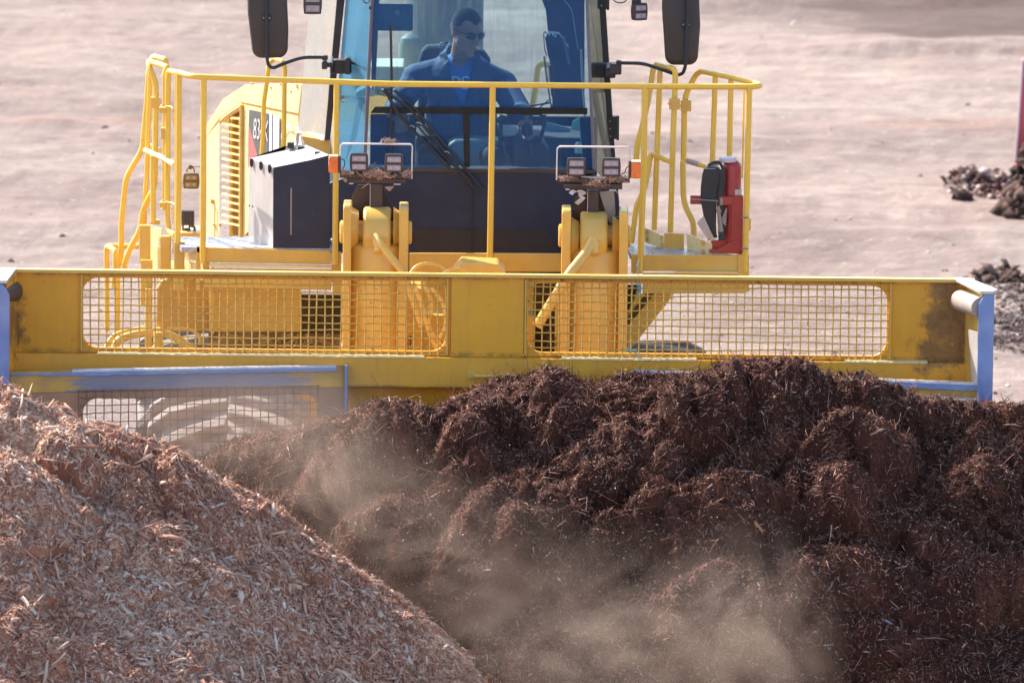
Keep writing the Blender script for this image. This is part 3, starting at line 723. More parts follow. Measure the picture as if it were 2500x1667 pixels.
for x0, x1, y0, y1, Y in ((1308, 1412, 945, 1052, 2.05), (1418, 1520, 963, 1070, 2.28)):
    a = P('E', x0, y0, Y); b = P('E', x1, y1, Y); cp_.box(a.x, b.x, Y, Y+.05, b.z, a.z)
    q = P('E', x0-4, (y0+y1)/2, Y); cp_.lathe((q.x+.01, q.y+.02, q.z), (-1, 0, 0), [(0, .006), (.016, .006)], 8)
    cp_.box(a.x+.012, a.x+.03, Y-.008, Y, (a.z+b.z)/2-.012, (a.z+b.z)/2+.008)
obj('gate_hinge', cp_, YEL, DZ, bevel=.003)
q0 = P('H', 2060, 840, 1.6); q1 = P('H', 2090, 955, 1.6)
obj('gate_hinge', MB().box(q0.x, q1.x, 1.6, 1.63, q1.z, q0.z), YEL, DZ, bevel=.002)
# left stair rails and gate
rail('stair_rail', [P('I', 1035, 700, 2.6), P('I', 1040, 0, 2.6), P('B', 350, 1280, 2.6), P('B', 360, 750, 2.6), P('B', 412, 250, 2.6), P('B', 560, 0, 2.6), P('A', 600, 1225, 2.6), P('A', 650, 700, 2.6), P('A', 672, 330, 2.6), P('A', 720, 175, 2.75), P('A', 860, 215, 2.5), P('A', 873, 260, 2.5), P('A', 868, 380, 2.5)], r=.0165, bend=.05)
rail('stair_rail', [P('B', 400, 1330, 2.45), P('B', 390, 1250, 2.45), P('B', 450, 1080, 2.45), P('B', 575, 850, 2.45), P('B', 605, 640, 2.45), P('B', 640, 550, 2.42), P('B', 735, 370, 2.4), P('A', 742, 1568, 2.4), P('A', 755, 700, 2.4), P('A', 755, 480, 2.4), P('A', 680, 310, 2.42), P('A', 668, 232, 2.5), P('A', 882, 302, 2.15), P('A', 868, 345, 2.15), P('A', 845, 420, 2.15)], r=.0175, bend=.04)
rail('stair_rail', [P('A', 692, 330, 2.5), P('A', 660, 1200, 2.5), P('B', 650, 200, 2.5), P('B', 625, 560, 2.5), P('B', 620, 800, 2.5)], r=.015)
rail('gate_rail', [P('A', 845, 330, 2.2), P('A', 840, 1568, 2.2), P('B', 835, 500, 2.2)], r=.0075)
rail('gate_rail', [P('B', 720, 0, 2.3), P('B', 722, 760, 2.3)], r=.0165)
rail('gate_rail', [P('A', 1010, 372, 1.9), P('A', 905, 345, 2.1), P('A', 893, 430, 2.1), P('A', 888, 1568, 2.1), P('B', 885, 0, 2.1), P('B', 885, 740, 2.1), P('B', 905, 870, 2.08), P('B', 975, 915, 1.95)], r=.0172, bend=.04)
rail('corner_post', [P('A', 1018, 372, 1.76), P('A', 1015, 1568, 1.76), P('B', 1003, 1010, 1.76)], r=.0178)
rail('corner_post', [P('A', 980, 390, 1.85), P('A', 978, 850, 1.85), P('B', 975, 700, 1.85)], r=.005)
rail('gate_crossbar', [P('A', 632, 1255, 2.45), P('A', 850, 1350, 2.15), P('A', 966, 1422, 1.95)], r=.0165, m_=CREAM)
rail('gate_crossbar', [P('A', 690, 1205, 2.6), P('A', 800, 1255, 2.5)], r=.0165, m_=CREAM)
lc = MB()
for k, x0, x1, y0, y1, Y in (('A', 697, 805, 650, 770, 2.36), ('A', 790, 880, 765, 830, 2.08), ('A', 812, 862, 1000, 1130, 2.1), ('B', 795, 870, 540, 600, 2.08), ('B', 690, 800, 740, 790, 2.3)):
    a = P(k, x0, y0, Y); b = P(k, x1, y1, Y); lc.box(a.x, b.x, Y, Y+.05, b.z, a.z)
for k, x, y, Y in (('A', 830, 745, 2.05), ('B', 833, 530, 2.05), ('B', 830, 618, 2.05)):
    q = P(k, x, y, Y); lc.lathe(q, (0, 0, 1), [(0, .014), (.004, .014), (.005, .008), (.01, .008)], 10)
lc.tube([P('A', 860, 752, 2.06), P('A', 930, 755, 2.0), P('A', 965, 800, 1.96), P('A', 975, 880, 1.94)], .005, 8, .02)
lc.tube([P('B', 860, 530, 2.06), P('B', 930, 540, 2.0), P('B', 965, 555, 1.96), P('B', 1000, 590, 1.9)], .005, 8, .02)
lch = obj('gate_latch', lc, YEL, DZ, bevel=.002)
ch = MB(); rr = random.Random(3)
for k, x, y0, n in (('A', 945, 790, 9), ('B', 935, 600, 9), ('B', 940, 960, 8)):
    for i in range(n):
        q = P(k, x + 12*math.sin(i*.8) + (i*4), y0 + i*24, 1.97)
        d = Vector((1, 0, 0)) if i % 2 else Vector((0, 1, 0))
        ring = [q + (d*math.cos(a_)*.0055 + Vector((0, 0, 1))*math.sin(a_)*.009) for a_ in [2*math.pi*t/10 for t in range(11)]]
        ch.tube(ring, .0022, 5, 0, caps=False)
obj('latch_chain', ch, YEL, lch)
# low rail of the ladder, far left
rail('ladder_rail', [P('I', 945, 680, 2.7), P('B', 190, 1300, 2.7), P('B', 190, 1060, 2.7), P('B', 205, 1040, 2.7), P('B', 292, 1090, 2.5), P('B', 290, 1300, 2.5), P('I', 1000, 300, 2.5)], r=.0165, bend=.03)
rail('ladder_rail', [P('B', 205, 1035, 2.75), P('B', 560, 1040, 2.7)], r=.016)
# bent rail behind, left of the cab
rail('rear_handrail', [P('F', 185, 270, 2.9), P('C', 202, 1500, 2.9), P('C', 205, 1180, 2.9), P('C', 248, 890, 2.9), P('C', 270, 720, 2.9), P('C', 330, 678, 2.95), P('C', 420, 705, 2.8), P('C', 448, 780, 2.8), P('C', 442, 1000, 2.8), P('C', 438, 1568, 2.8), P('F', 420, 240, 2.8)], r=.0145, bend=.04)

# ------------------------------------------------------------------ engine hood
YA, YB = 6.0, 4.3                       # its side runs from far left (YA) to the cab (YB)
def hy(u): return YA + (YB-YA)*(u-505)/(735-505)
def H3(k, x, y):
    ox, oy, f = CR[k]; u = ox + x*f; return P(k, x, y, max(hy(u), 3.9))
cr_ = [H3('A', 1335, 960), H3('A', 1520, 672), H3('A', 1780, 500), H3('C', 640, 972)]
ed = [H3('A', 1335, 1090), H3('A', 1492, 872), H3('A', 1735, 700), H3('C', 600, 1300)]
hd = MB()
far = Vector((1.12, .30, .0))
hd.add([cr_[1], cr_[2], ed[2], ed[1]], [(0, 1, 2, 3)]); hd.add([cr_[0], cr_[1], ed[1], ed[0]], [(0, 1, 2, 3)])
hd.add([cr_[2], cr_[3], ed[3], ed[2]], [(0, 1, 2, 3)])
hd.add([cr_[2], cr_[3], cr_[3]+far, cr_[2]+far], [(0, 1, 2, 3)]); hd.add([cr_[1], cr_[2], cr_[2]+far, cr_[1]+far], [(0, 1, 2, 3)])
hd.add([cr_[0], cr_[1], cr_[1]+far, cr_[0]+far], [(0, 1, 2, 3)])
hood = obj('engine_hood', hd, CREAM, DZ)
hl = MB()                                # folded lip under the hood edge
for a, b in ((0, 1), (1, 2), (2, 3)):
    dz = Vector((.01, 0, -.022)); hl.add([ed[a], ed[b], ed[b]+dz, ed[a]+dz], [(0, 1, 2, 3)])
obj('hood_lip', hl, YEL, hood)
hb = MB()
for x, y in ((175, 58), (705, 170), (1245, 265), (970, 72), (1410, 100), (1425, 168)):
    q = H3('T', x, y); hb.lathe(q + Vector((0, .0, -.002)), (0, 0, 1), [(0, .012), (.008, .012), (.010, .007)], 8)
obj('hood_bolt', hb, YEL, hood)
sd = MB()
sd.add([H3('A', 1335, 1100), H3('A', 1480, 925), H3('B', 1478, 930), H3('B', 1335, 930)], [(0, 1, 2, 3)])
sd.add([H3('A', 1740, 725), H3('C', 600, 1330), H3('F', 600, 600), H3('B', 1740, 940)], [(0, 1, 2, 3)])
sd.add([H3('A', 1480, 925), H3('A', 1492, 880), H3('A', 1740, 705), H3('A', 1740, 740), H3('A', 1640, 800), H3('A', 1560, 860)], [(0, 1, 2, 3, 4, 5)])
side = obj('side_panel', sd, CREAM, hood)
off = Vector((-.006, -.014, 0))
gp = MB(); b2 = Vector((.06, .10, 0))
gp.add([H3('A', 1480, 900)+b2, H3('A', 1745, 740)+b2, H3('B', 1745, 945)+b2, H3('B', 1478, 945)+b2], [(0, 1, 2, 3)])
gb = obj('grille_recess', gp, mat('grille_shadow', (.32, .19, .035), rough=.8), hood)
gr = MB()
for i in range(16):
    y = 870 + i*80.6
    x0 = 1615 if i == 0 else 1515
    a = H3('A', x0, y+8*0); b = H3('A', 1738, y + (38 if i else 22))
    if i == 0: a = H3('A', 1615, 885)
    else: a = H3('A', x0, y-5)
    gr.add([a+off, b+off, b+off*0.2+Vector((.004, .03, .003)), a+off*0.2+Vector((.004, .03, .003)), a+off+Vector((0, 0, -.006)), b+off+Vector((0, 0, -.006))], [(0, 1, 2, 3), (4, 5, 1, 0)])
obj('grille_slats', gr, mat('lit_slat_paint', (.85, .60, .20), (.80, .52, .14), rough=.4), hood)  # between yellow and its sunlit tone: lit edges put into the paint
gv = MB()
for x in (1560, 1655):
    a = H3('A', x, 880)+b2*.6; b = H3('B', x-6, 940)+b2*.6; gv.tube([a, b], .013, 8, 0)
a = H3('A', 1748, 730); b = H3('B', 1740, 942); gv.tube([a+off, b+off], .012, 8, 0)
obj('grille_bars', gv, YEL, hood)
gm = MB(); a = H3('B', 1408, 770); b = H3('B', 1500, 835); gm.box(a.x, b.x, a.y-.05, a.y+.02, b.z, a.z)
a = H3('B', 1405, 520); gm.box(a.x-.012, a.x+.012, a.y-.03, a.y, a.z-.014, a.z+.014)
gm.tube([H3('B', 1440, 590)+off, H3('B', 1440, 930)+off], .004, 6, 0)
obj('hood_latch', gm, YEL, hood)
# decals on the side: dark panel with the number, red wedge, pale strips, big white letters
def side_poly(name, pts, mt, d=1.0, k='T'):
    m_ = MB().add([H3(k, x, y)+off*d for x, y in pts], [tuple(range(len(pts)))]); return obj(name, m_, mt, side)
side_poly('number_panel', [(120, 755), (650, 870), (640, 2300), (420, 2300), (105, 1180)], DECAL_D)
side_poly('red_wedge', [(105, 1180), (420, 2300), (395, 2330), (90, 2330), (95, 1500)], DECAL_R, 1.0)
side_poly('pale_strip', [(672, 812), (755, 830), (745, 2300), (660, 2300)], DECAL_W, 1.1)
side_poly('pale_strip', [(775, 880), (950, 915), (940, 2300), (765, 2300)], DECAL_W, 1.1)
side_poly('dark_line', [(650, 868), (672, 872), (660, 2300), (640, 2300)], NAVY, 1.2)
side_poly('dark_line', [(752, 880), (776, 885), (766, 2300), (745, 2300)], NAVY, 1.2)
def lettering(name, txt, kxy0, kxy1, k, mt, parent, stretch=1.0, pos=None, basis=None, size=None, off_=Vector((0, 0, 0)), thick=.0015):
    cu_ = bpy.data.curves.new(name, 'FONT'); cu_.body = txt; cu_.size = 1.0; cu_.extrude = 0.0
    t = bpy.data.objects.new(name, cu_); COL.objects.link(t)
    dg = bpy.context.evaluated_depsgraph_get(); me = bpy.data.meshes.new_from_object(t.evaluated_get(dg))
    bpy.data.objects.remove(t)
    xs = [v.co.x for v in me.vertices]; ys = [v.co.y for v in me.vertices]
    x0, x1, y0, y1 = min(xs), max(xs), min(ys), max(ys)
    A_, B_, C_ = basis                     # bottom-left, bottom-right, top-left corners in the place
    for v in me.vertices:
        a = (v.co.x-x0)/(x1-x0); b = (v.co.y-y0)/(y1-y0)
        v.co = A_ + (B_-A_)*a + (C_-A_)*b + off_
    o = bpy.data.objects.new(name, me); COL.objects.link(o); me.materials.append(mt)
    wl = wloc(parent); me.transform(Matrix.Translation(-wl)); o.parent = parent
    return o
lettering('model_number', '834K', 0, 0, 'T', DECAL_W, side, basis=(H3('T', 240, 1540), H3('T', 645, 1620), H3('T', 262, 980)), off_=off*1.5)
lettering('side_letters', 'CAT', 0, 0, 'T', mat('letter_white', (.85, .85, .86), rough=.4), side, basis=(H3('T', 1000, 1900), H3('T', 1900, 2080), H3('T', 1010, 1120)), off_=off*1.5)

# small lamp and finned lamp behind the left rails
# ------------------------------------------------------------------ lamps
def work_lamp(k, x0, y0, x1, y1, Y, parent, body=LAMPB, lens=LENS, turn=0.0, name='work_lamp'):
    a = P(k, x0, y0, Y); b = P(k, x1, y1, Y); cx, cz = (a.x+b.x)/2, (a.z+b.z)/2; hw, hh = (b.x-a.x)/2, (a.z-b.z)/2
    def T_(x, y, z):
        c_, s_ = math.cos(turn), math.sin(turn)
        return (cx + x*c_ - y*s_, Y + x*s_ + y*c_, cz + z)
    # barrel-sided body outline
    def outl(sc_, n=6):
        o = []
        for (sx, sz) in ((1, 1), (-1, 1), (-1, -1), (1, -1)):
            pass
        for i in range(n+1): t = -1 + 2*i/n; o.append((hw*sc_*(1 - .10*t*t), hh*sc_*t*.96))
        for i in range(1, n): t = 1 - 2*i/n; o.append((hw*sc_*t*.9, hh*sc_*(1 - .05*t*t)))
        for i in range(n+1): t = 1 - 2*i/n; o.append((-hw*sc_*(1 - .10*t*t), hh*sc_*t*.96))
        for i in range(1, n): t = -1 + 2*i/n; o.append((hw*sc_*t*.9, -hh*sc_*(1 - .05*t*t)))
        return o
    o1, o2, o3 = outl(1.0), outl(.93), outl(.8); n = len(o1); mb = MB()
    rings = [(o2, -.006), (o1, .0), (o1, .035), (o3, .06), (outl(.45), .085)]
    vs = [T_(x, y, z) for oo, y in rings for x, z in oo]; fs = [tuple(range(n)), tuple(range((len(rings)-1)*n, len(rings)*n))]
    for r_ in range(len(rings)-1):
        for i in range(n): fs.append((r_*n+i, r_*n+(i+1) % n, (r_+1)*n+(i+1) % n, (r_+1)*n+i))
    mb.add(vs, fs)
    o = obj(name, mb, body, parent, bevel=.002)
    for s in (1, -1):
        w_, h_ = hw*.74, hh*.33; c_ = s*hh*.45
        l = MB(); l.prism([T_(-w_, -.0085, c_-h_*.9), T_(w_, -.0085, c_-h_*.9), T_(w_*.98, -.0085, c_+h_*.9), T_(-w_*.98, -.0085, c_+h_*.9)], Vector(T_(0, .004, 0)) - Vector(T_(0, 0, 0)))
        lo = obj('lens', l, lens, o, bevel=.003)
        rf = MB()
        for t in (-.5, .5):
            rf.lathe(T_(w_*t, -.0087, c_), Vector(T_(0, -1, 0)) - Vector(T_(0, 0, 0)), [(0, .0085), (.0006, .0085), (.0009, .006), (.0004, .005)], 12)
        obj('reflector', rf, mat('reflector', (.46, .41, .45), rough=.25) if 'reflector' not in bpy.data.materials else bpy.data.materials['reflector'], lo)
    return o
def small_bracket(k, x0, x1, y, Y, parent):
    mb = MB(); a = P(k, x0, y, Y+.03); b = P(k, x1, y, Y+.03)
    mb.box(a.x, b.x, Y+.01, Y+.05, a.z-.03, a.z+.01); return obj('lamp_foot', mb, LAMPB, parent, bevel=.003)
YL = 1.12
def lamp_bracket(k, frame, lamps, sig, base, low, post_, gus):
    (fx0, fx1, fy0, fl, frr) = frame
    mb = MB()
    mb.tube([P(k, fx0-6, fl, YL), P(k, fx0, fy0, YL), P(k, fx1, fy0+2, YL), P(k, fx1-8, frr, YL)], .0042, 8, .02)
    # the guard is a flat bar: a second bar behind makes its depth
    mb.tube([P(k, fx0-6, fl, YL+.03), P(k, fx0, fy0, YL+.03), P(k, fx1, fy0+2, YL+.03), P(k, fx1-8, frr, YL+.03)], .0042, 8, .02)
    a = P(k, fx0+20, fy0, YL); b = P(k, fx1-20, fy0, YL); mb.box(a.x, b.x, YL, YL+.03, a.z-.003, a.z+.004)
    g = obj('lamp_guard', mb, STEEL_D, DZ, smooth=False)
    bb = MB(); a = P(k, base[0], base[1], YL); b = P(k, base[2], base[3], YL)
    bb.box(a.x, b.x, YL-.01, YL+.09, b.z, a.z)
    a = P(k, low[0], low[1], YL-.02); b = P(k, low[2], low[3], YL-.02)
    bb.box(a.x, b.x, YL-.0, YL+.07, b.z, a.z)
    ob = obj('lamp_mount', bb, BROWN, DZ, bevel=.003)
    ll = MB(); c_ = P(k, low[0]+(60 if k == 'F' else 40), low[3]-6, YL-.024); d_ = P(k, low[2]-60, low[3]-6, YL-.024)
    ll.box(a.x+.01, a.x+.035, YL-.025, YL, c_.z-.004, c_.z+.001); ll.box(d_.x-.04, d_.x, YL-.025, YL, c_.z-.005, c_.z+.0)
    obj('mount_edge', ll, STEEL_D, ob)
    pp = MB(); a = P(k, post_[0], post_[1], YL+.02); b = P(k, post_[2], post_[3]+60, YL+.02); pp.box(a.x, b.x, YL+.02, YL+.10, b.z, a.z)
    obj('mount_post', pp, BROWN, ob, bevel=.002)
    obj('mount_post_edge', MB().box(a.x-.003, a.x, YL+.016, YL+.10, b.z, a.z), STEEL_D, ob)
    if gus: obj('mount_gusset', MB().prism([P(k, x, y, YL+.16) for x, y in gus[0]], (0, .012, 0)), gus[1], ob)
    for l in lamps: work_lamp(k, *l, YL-.02, ob)
    for l in lamps: small_bracket(k, l[0]+50, l[2]-50, l[3]+4, YL-.0, ob)
    # turn signal
    sx0, sy0, sx1, sy1, sgn = sig
    a = P(k, sx0, sy0, YL); b = P(k, sx1, sy1, YL); s = MB(); x0, x1 = a.x, b.x
    n = 7; fr2 = []
    for i in range(n):
        t = i/(n-1); 
    w_ = x1-x0
    s.box(x0, x1, YL-.035, YL+.045, b.z, a.z)
    so_ = obj('turn_signal', s, ORANGE, ob, bevel=.012, seg=3)
    bx = MB(); xx = x1 if sgn < 0 else x0-.014; bx.box(xx, xx+.014, YL-.03, YL+.05, b.z+.002, a.z+.002)
    obj('signal_housing', bx, LAMPB, so_, bevel=.003)
    cap = MB(); cap.box(x0+.004, x1-.004, YL-.03, YL+.042, a.z-.0005, a.z+.0022); obj('signal_lit_top', cap, CREAM, so_)  # pale strip paints the sunlit top edge of the signal
    cab = MB(); 
    if sgn < 0: cab.tube([P(k, 1080, 320, YL+.02), P(k, 1130, 330, YL+.02), P(k, 1138, 380, YL+.02), P(k, 1110, 440, YL+.02)], .003, 6, .02)
    else: cab.tube([P(k, 935, 330, YL+.02), P(k, 895, 350, YL+.02), P(k, 888, 400, YL+.02), P(k, 845, 415, YL+.02)], .003, 6, .02)
    obj('signal_cable', cab, HOSE, so_)
    return ob
STEEL_D = mat('sunlit_steel', (.80, .72, .68), (.62, .54, .50), rough=.4, dust=.15)  # grey steel made pale, so its sunlit edges sit in the colour
lb1 = lamp_bracket('F', (1087, 1910, 150, 480, 550), [(1192, 258, 1402, 468), (1592, 268, 1804, 480)], (950, 285, 1062, 476, -1), (1078, 488, 1890, 545), (1165, 548, 1835, 608), (1430, 605, 1562, 925),
    ([(1282, 618), (1560, 618), (1690, 880), (1720, 1500), (1180, 1500), (1178, 850)], mat('gusset_brown', (.055, .036, .032), rough=.6)))
lb2 = lamp_bracket('H', (237, 934, 152, 470, 495), [(330, 260, 512, 438), (664, 260, 844, 440)], (942, 290, 1038, 450, 1), (240, 448, 930, 495), (300, 508, 860, 565), (532, 575, 628, 825),
    ([(378, 800), (405, 640), (530, 570), (660, 570), (720, 870), (720, 1300), (378, 1300)], mat('gusset_red_brown', (.10, .045, .025), rough=.6)))
obj('side_gusset', MB().prism([P('H', 640, 585, YL+.06), P('H', 780, 570, YL+.06), P('H', 795, 790, YL+.06), P('H', 770, 880, YL+.06), P('H', 735, 885, YL+.06)], (0, .01, 0)), GREY, lb2)
# rear lamps on the left
l3 = work_lamp('B', 1064, 202, 1250, 382, 3.0, DZ, body=LAMPY, lens=LENSY)
lb3 = MB(); lb3.tube([P('B', 1110, 190, 3.03), P('B', 1110, 145, 3.03), P('B', 1150, 125, 3.03), P('B', 1262, 128, 3.0)], .004, 6, .02)
lb3.tube([P('B', 1195, 190, 3.03), P('B', 1190, 145, 3.03), P('B', 1150, 125, 3.03)], .004, 6, .02)
lb3.lathe(P('B', 1150, 130, 3.0), (0, -1, 0), [(0, .014), (.02, .014)], 10)
obj('lamp_hanger', lb3, LAMPY, l3, smooth=True)
fin = MB(); a = P('B', 1046, 640, 3.1); b = P('B', 1192, 800, 3.1)
fin.box(a.x, b.x, 3.1, 3.16, b.z, a.z)
for i in range(9):
    x = a.x + (b.x-a.x)*(i+.3)/9; fin.box(x, x+.005, 3.07, 3.12, b.z+.004, a.z+.012)
fl_ = obj('finned_lamp', fin, mat('grey_cast_metal', (.10, .085, .10), (.14, .12, .13), rough=.6, dust=.4), DZ, bevel=.003)
st = MB(); q = P('B', 1100, 870, 3.12); st.lathe(q, (0, 0, 1), [(-.03, .03), (.012, .03), (.02, .018)], 12)
st.tube([P('B', 1065, 800, 3.1), P('B', 1062, 860, 3.1), P('B', 1130, 862, 3.1), P('B', 1140, 800, 3.1)], .006, 8, .02)
st.tube([P('B', 1150, 805, 3.1), P('B', 1195, 815, 3.1), P('B', 1200, 850, 3.1), P('B', 1180, 890, 3.1)], .008, 8, .02)
obj('lamp_stand', st, bpy.data.materials['grey_cast_metal'], fl_, smooth=True)
obj('rear_platform_edge', MB().box(P('B', 1040, 900, 3.1).x, P('B', 1262, 900, 3.1).x, 3.0, 3.3, P('B', 1100, 945, 3.0).z, P('B', 1100, 885, 3.0).z), YEL, DZ, bevel=.004)

# ------------------------------------------------------------------ grey intake box beside the cab
Yb, Yc = 1.63, 1.97
A_ = [P('F', 315, 420, Yb), P('F', 735, 335, Yb), P('F', 960, 276, Yb), P('F', 962, 1385, Yb), P('F', 312, 1375, Yb)]
Lb = [P('F', 42, 312, Yc), P('F', 25, 1340, Yc)]
Tt = [P('F', 470, 168, Yc), P('F', 690, 160, Yc)]
bx = MB()
bx.add([A_[0], A_[4], Lb[1], Lb[0]], [(0, 1, 2, 3)])                    # left face
bx.add([A_[0], Lb[0], Tt[0], Tt[1], A_[2], A_[1]], [(0, 1, 2, 3, 4, 5)])    # top
bx.add([Lb[0], Lb[1], (A_[3].x, Yc, A_[3].z), Tt[1], Tt[0]], [(0, 1, 2, 3, 4)])
box_ = obj('intake_box', bx, WHITE, DZ)
ff = MB(); ff.add([q + Vector((.0, -.003, .0)) for q in A_], [(0, 1, 2, 3, 4)])
ff.add([A_[2], A_[3], (A_[3].x, Yc, A_[3].z), Tt[1]], [(0, 1, 2, 3)])
obj('front_cover', ff, NAVY, box_)
obj('cover_slot', MB().prism([P('F', 512, 652, Yb-.004), P('F', 530, 652, Yb-.004), P('F', 526, 1190, Yb-.004), P('F', 510, 1190, Yb-.004)], (0, -.003, 0)), mat('slot_strip', (.30, .26, .25), rough=.5), box_)
lt = MB()
for x, y in ((70, 350), (178, 385), (278, 420)):
    t_ = (x-42)/(315-42); Y = Yc + (Yb-Yc)*t_; q = P('F', x, y, Y)
    lt.box(q.x-.012, q.x+.006, q.y-.022, q.y-.004, q.z-.022, q.z+.020)
    lt.lathe(q + Vector((-.004, -.02, -.018)), (.3, -.6, -1), [(0, .007), (.014, .006)], 8)
for x, y, Y in ((515, 165, Yc-.02), (635, 210, Yb+.3), (828, 272, Yb+.12)):
    q = P('F', x, y, Y); lt.box(q.x-.02, q.x+.02, q.y-.02, q.y+.02, q.z-.016, q.z+.018)
obj('cover_latch', lt, BLACK, box_, bevel=.003)
hb = MB()
for x, y in ((55, 852), (94, 862)): hb.lathe(P('F', x, y, Yc-.12)+Vector((-.006, -.01, 0)), (-.5, -.8, 0), [(0, .005), (.004, .005)], 8)
obj('bolt', hb, BLACK, box_)

# ------------------------------------------------------------------ cab
YC = 2.35
CABR = root('cab', '', 'x'); del CABR['label']; del CABR['category']; CABR.parent = DZ; CABR.location = Vector((0, .2, 2.5)); 
cabm = MB()
# lower front panel
cabm.prism([P('F', 960, 600, YC), P('s', 898, 413, YC), P('s', 1440, 414, YC), P('H', 470, 330, YC), P('H', 820, 600, YC), P('H', 838, 800, YC), P('s', 1513, 640, YC), P('F', 870, 1380, YC)], (0, .05, 0))
low = obj('front_lower_panel', cabm, NAVY, CABR, bevel=.004)
st2 = MB(); st2.box(P('s', 800, 409, YC).x+.22, P('s', 1452, 409, YC).x, YC-.012, YC, P('s', 1150, 420, YC).z, P('s', 1150, 412, YC).z)
obj('seal_strip', st2, BROWN, low)
st2 = MB(); st2.prism([P('H', 140, 960, YC-.002), P('s', 1330, 560, YC-.002), P('s', 1010, 558, YC-.002), P('s', 1010, 616, YC-.002), P('s', 1370, 619, YC-.002)], (0, -.004, 0))
obj('lower_step_strip', st2, mat('step_strip_brown', (.036, .026, .026), rough=.6), low)
# left lower wedge between box and yoke
obj('lower_corner_panel', MB().prism([P('F', 955, 640, YC+.02), P('F', 1290, 610, YC+.02), P('F', 1290, 1400, YC+.02), P('F', 870, 1400, YC+.02)], (0, .02, 0)), mat('slate_panel', (.055, .065, .095), rough=.35), low)
obj('cable', MB().tube([P('G', 712, 1200, YC-.02), P('G', 728, 1300, YC-.015), P('G', 722, 1568, YC-.012), P('s', 1153, 612, YC-.012)], .0035, 6, .05), HOSE, low)
ZR = 3.0 + 1.35                             # underside of the roof, above the picture
zroof = P('s', 1150, -110, YC).z
def up(k, x0, y0, x1, y1, Y):               # a line of the picture carried up to the roof
    a = P(k, x0, y0, Y); b = P(k, x1, y1, Y); t = (zroof - a.z)/(b.z-a.z); return Vector((a.x + (b.x-a.x)*t, Y, zroof))
lw0 = P('C', 1388, 1568, YC); lw_b = P('s', 889, 412, YC); lw_t = up('C', 1388, 1568, 1452, 0, YC)
rw_b = P('s', 1446, 412, YC); rw_t = up('E', 547, 1568, 505, 0, YC)
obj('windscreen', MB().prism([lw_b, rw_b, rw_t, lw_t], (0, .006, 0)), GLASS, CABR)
# corner glasses go back to the side pillars
YS = 2.85
lp_b, lp_t = P('F', 955, 620, YS), up('F', 960, 110, 1090, -1500, YS)
pil = P('C', 905, 1568, YS); 
lpa_b, lpa_t = P('F', 902, 108, YS), up('C', 905, 1568, 1042, 0, YS)
lpb_b, lpb_t = P('F', 965, 105, YS), up('C', 1000, 1568, 1142, 0, YS)
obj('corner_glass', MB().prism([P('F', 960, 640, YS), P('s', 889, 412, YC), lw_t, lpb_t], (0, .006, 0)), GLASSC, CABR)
obj('pillar', MB().prism([lpa_b, lpb_b, lpb_t, lpa_t], (0, .08, 0)), BLACK, CABR, bevel=.004)
obj('pillar', MB().prism([P('F', 965, 105, YS+.02), P('F', 975, 660, YS+.02), P('F', 955, 660, YS+.02), P('F', 945, 105, YS+.02)], (0, .03, 0)), YEL, CABR)
rpa_b, rpa_t = P('H', 800, 560, YS), up('E', 772, 1568, 632, 0, YS)
rpa_b = P('E', 742, 1568, YS); rpb_b = P('E', 797, 1568, YS)
rpa_t = up('E', 742, 1568, 635, 0, YS); rpb_t = up('E', 797, 1568, 697, 0, YS)
obj('pillar', MB().prism([P('H', 800, 700, YS), P('H', 832, 700, YS), rpb_b, rpb_t, rpa_t, rpa_b], (0, .08, 0)), BLACK, CABR, bevel=.004)
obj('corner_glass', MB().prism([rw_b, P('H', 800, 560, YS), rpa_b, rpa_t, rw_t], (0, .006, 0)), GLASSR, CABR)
# frame strips beside the windscreen
obj('windscreen_trim', MB().tube([lw_b + Vector((0, -.004, 0)), lw_t], .011, 8, 0), mat('trim_mauve', (.14, .12, .17), rough=.4), CABR, smooth=True)
obj('windscreen_trim', MB().tube([rw_b + Vector((.01, -.004, 0)), rw_t + Vector((.006, 0, 0))], .010, 8, 0), mat('trim_grey', (.17, .16, .20), rough=.4), CABR, smooth=True)
# inner crossbar and strut of the windscreen
ib = MB()
ib.prism([P('C', 1430, 1300, YC-.03), P('C', 1480, 1228, YC-.03), P('s', 1434, 264.5, YC-.03), P('s', 1434, 280, YC-.03)], (0, .022, 0))
ib.prism([P('D', 845, 1290, YC-.028), P('D', 918, 1290, YC-.028), P('G', 692, 980, YC-.028), P('G', 628, 980, YC-.028)], (0, .022, 0))
obj('windscreen_crossbar', ib, mat('bar_black', (.008, .007, .007), rough=.6), CABR, bevel=.004)
ib = MB(); ib.prism([P('C', 1085, 1150, YS-.1), P('C', 1085, 1095, YS-.1), P('C', 1250, 1110, YS-.25), P('C', 1392, 1130, YC+.04), P('C', 1392, 1195, YC+.04), P('C', 1250, 1175, YS-.25)], (0, .03, 0))
ib.prism([P('C', 1275, 1190, YS-.2), P('C', 1345, 1190, YS-.2), P('C', 1270, 1568, YS-.15), P('F', 1130, 380, YS-.15), P('C', 1205, 1568, YS-.15)], (0, .03, 0))
obj('side_crossbar', ib, BLACK, CABR)
# roof, out of view; back edge cut short to let sun onto the driver
rf = MB(); rf.prism([(lw_t.x-.03, YC-.1, zroof), (rw_t.x+.03, YC-.1, zroof), (rpb_t.x+.06, YS, zroof), (rpb_t.x+.06, 3.45, zroof), (lpa_t.x-.06, 3.45, zroof), (lpa_t.x-.06, YS, zroof)], (0, 0, .16))
obj('cab_roof', rf, YEL, CABR, bevel=.02)
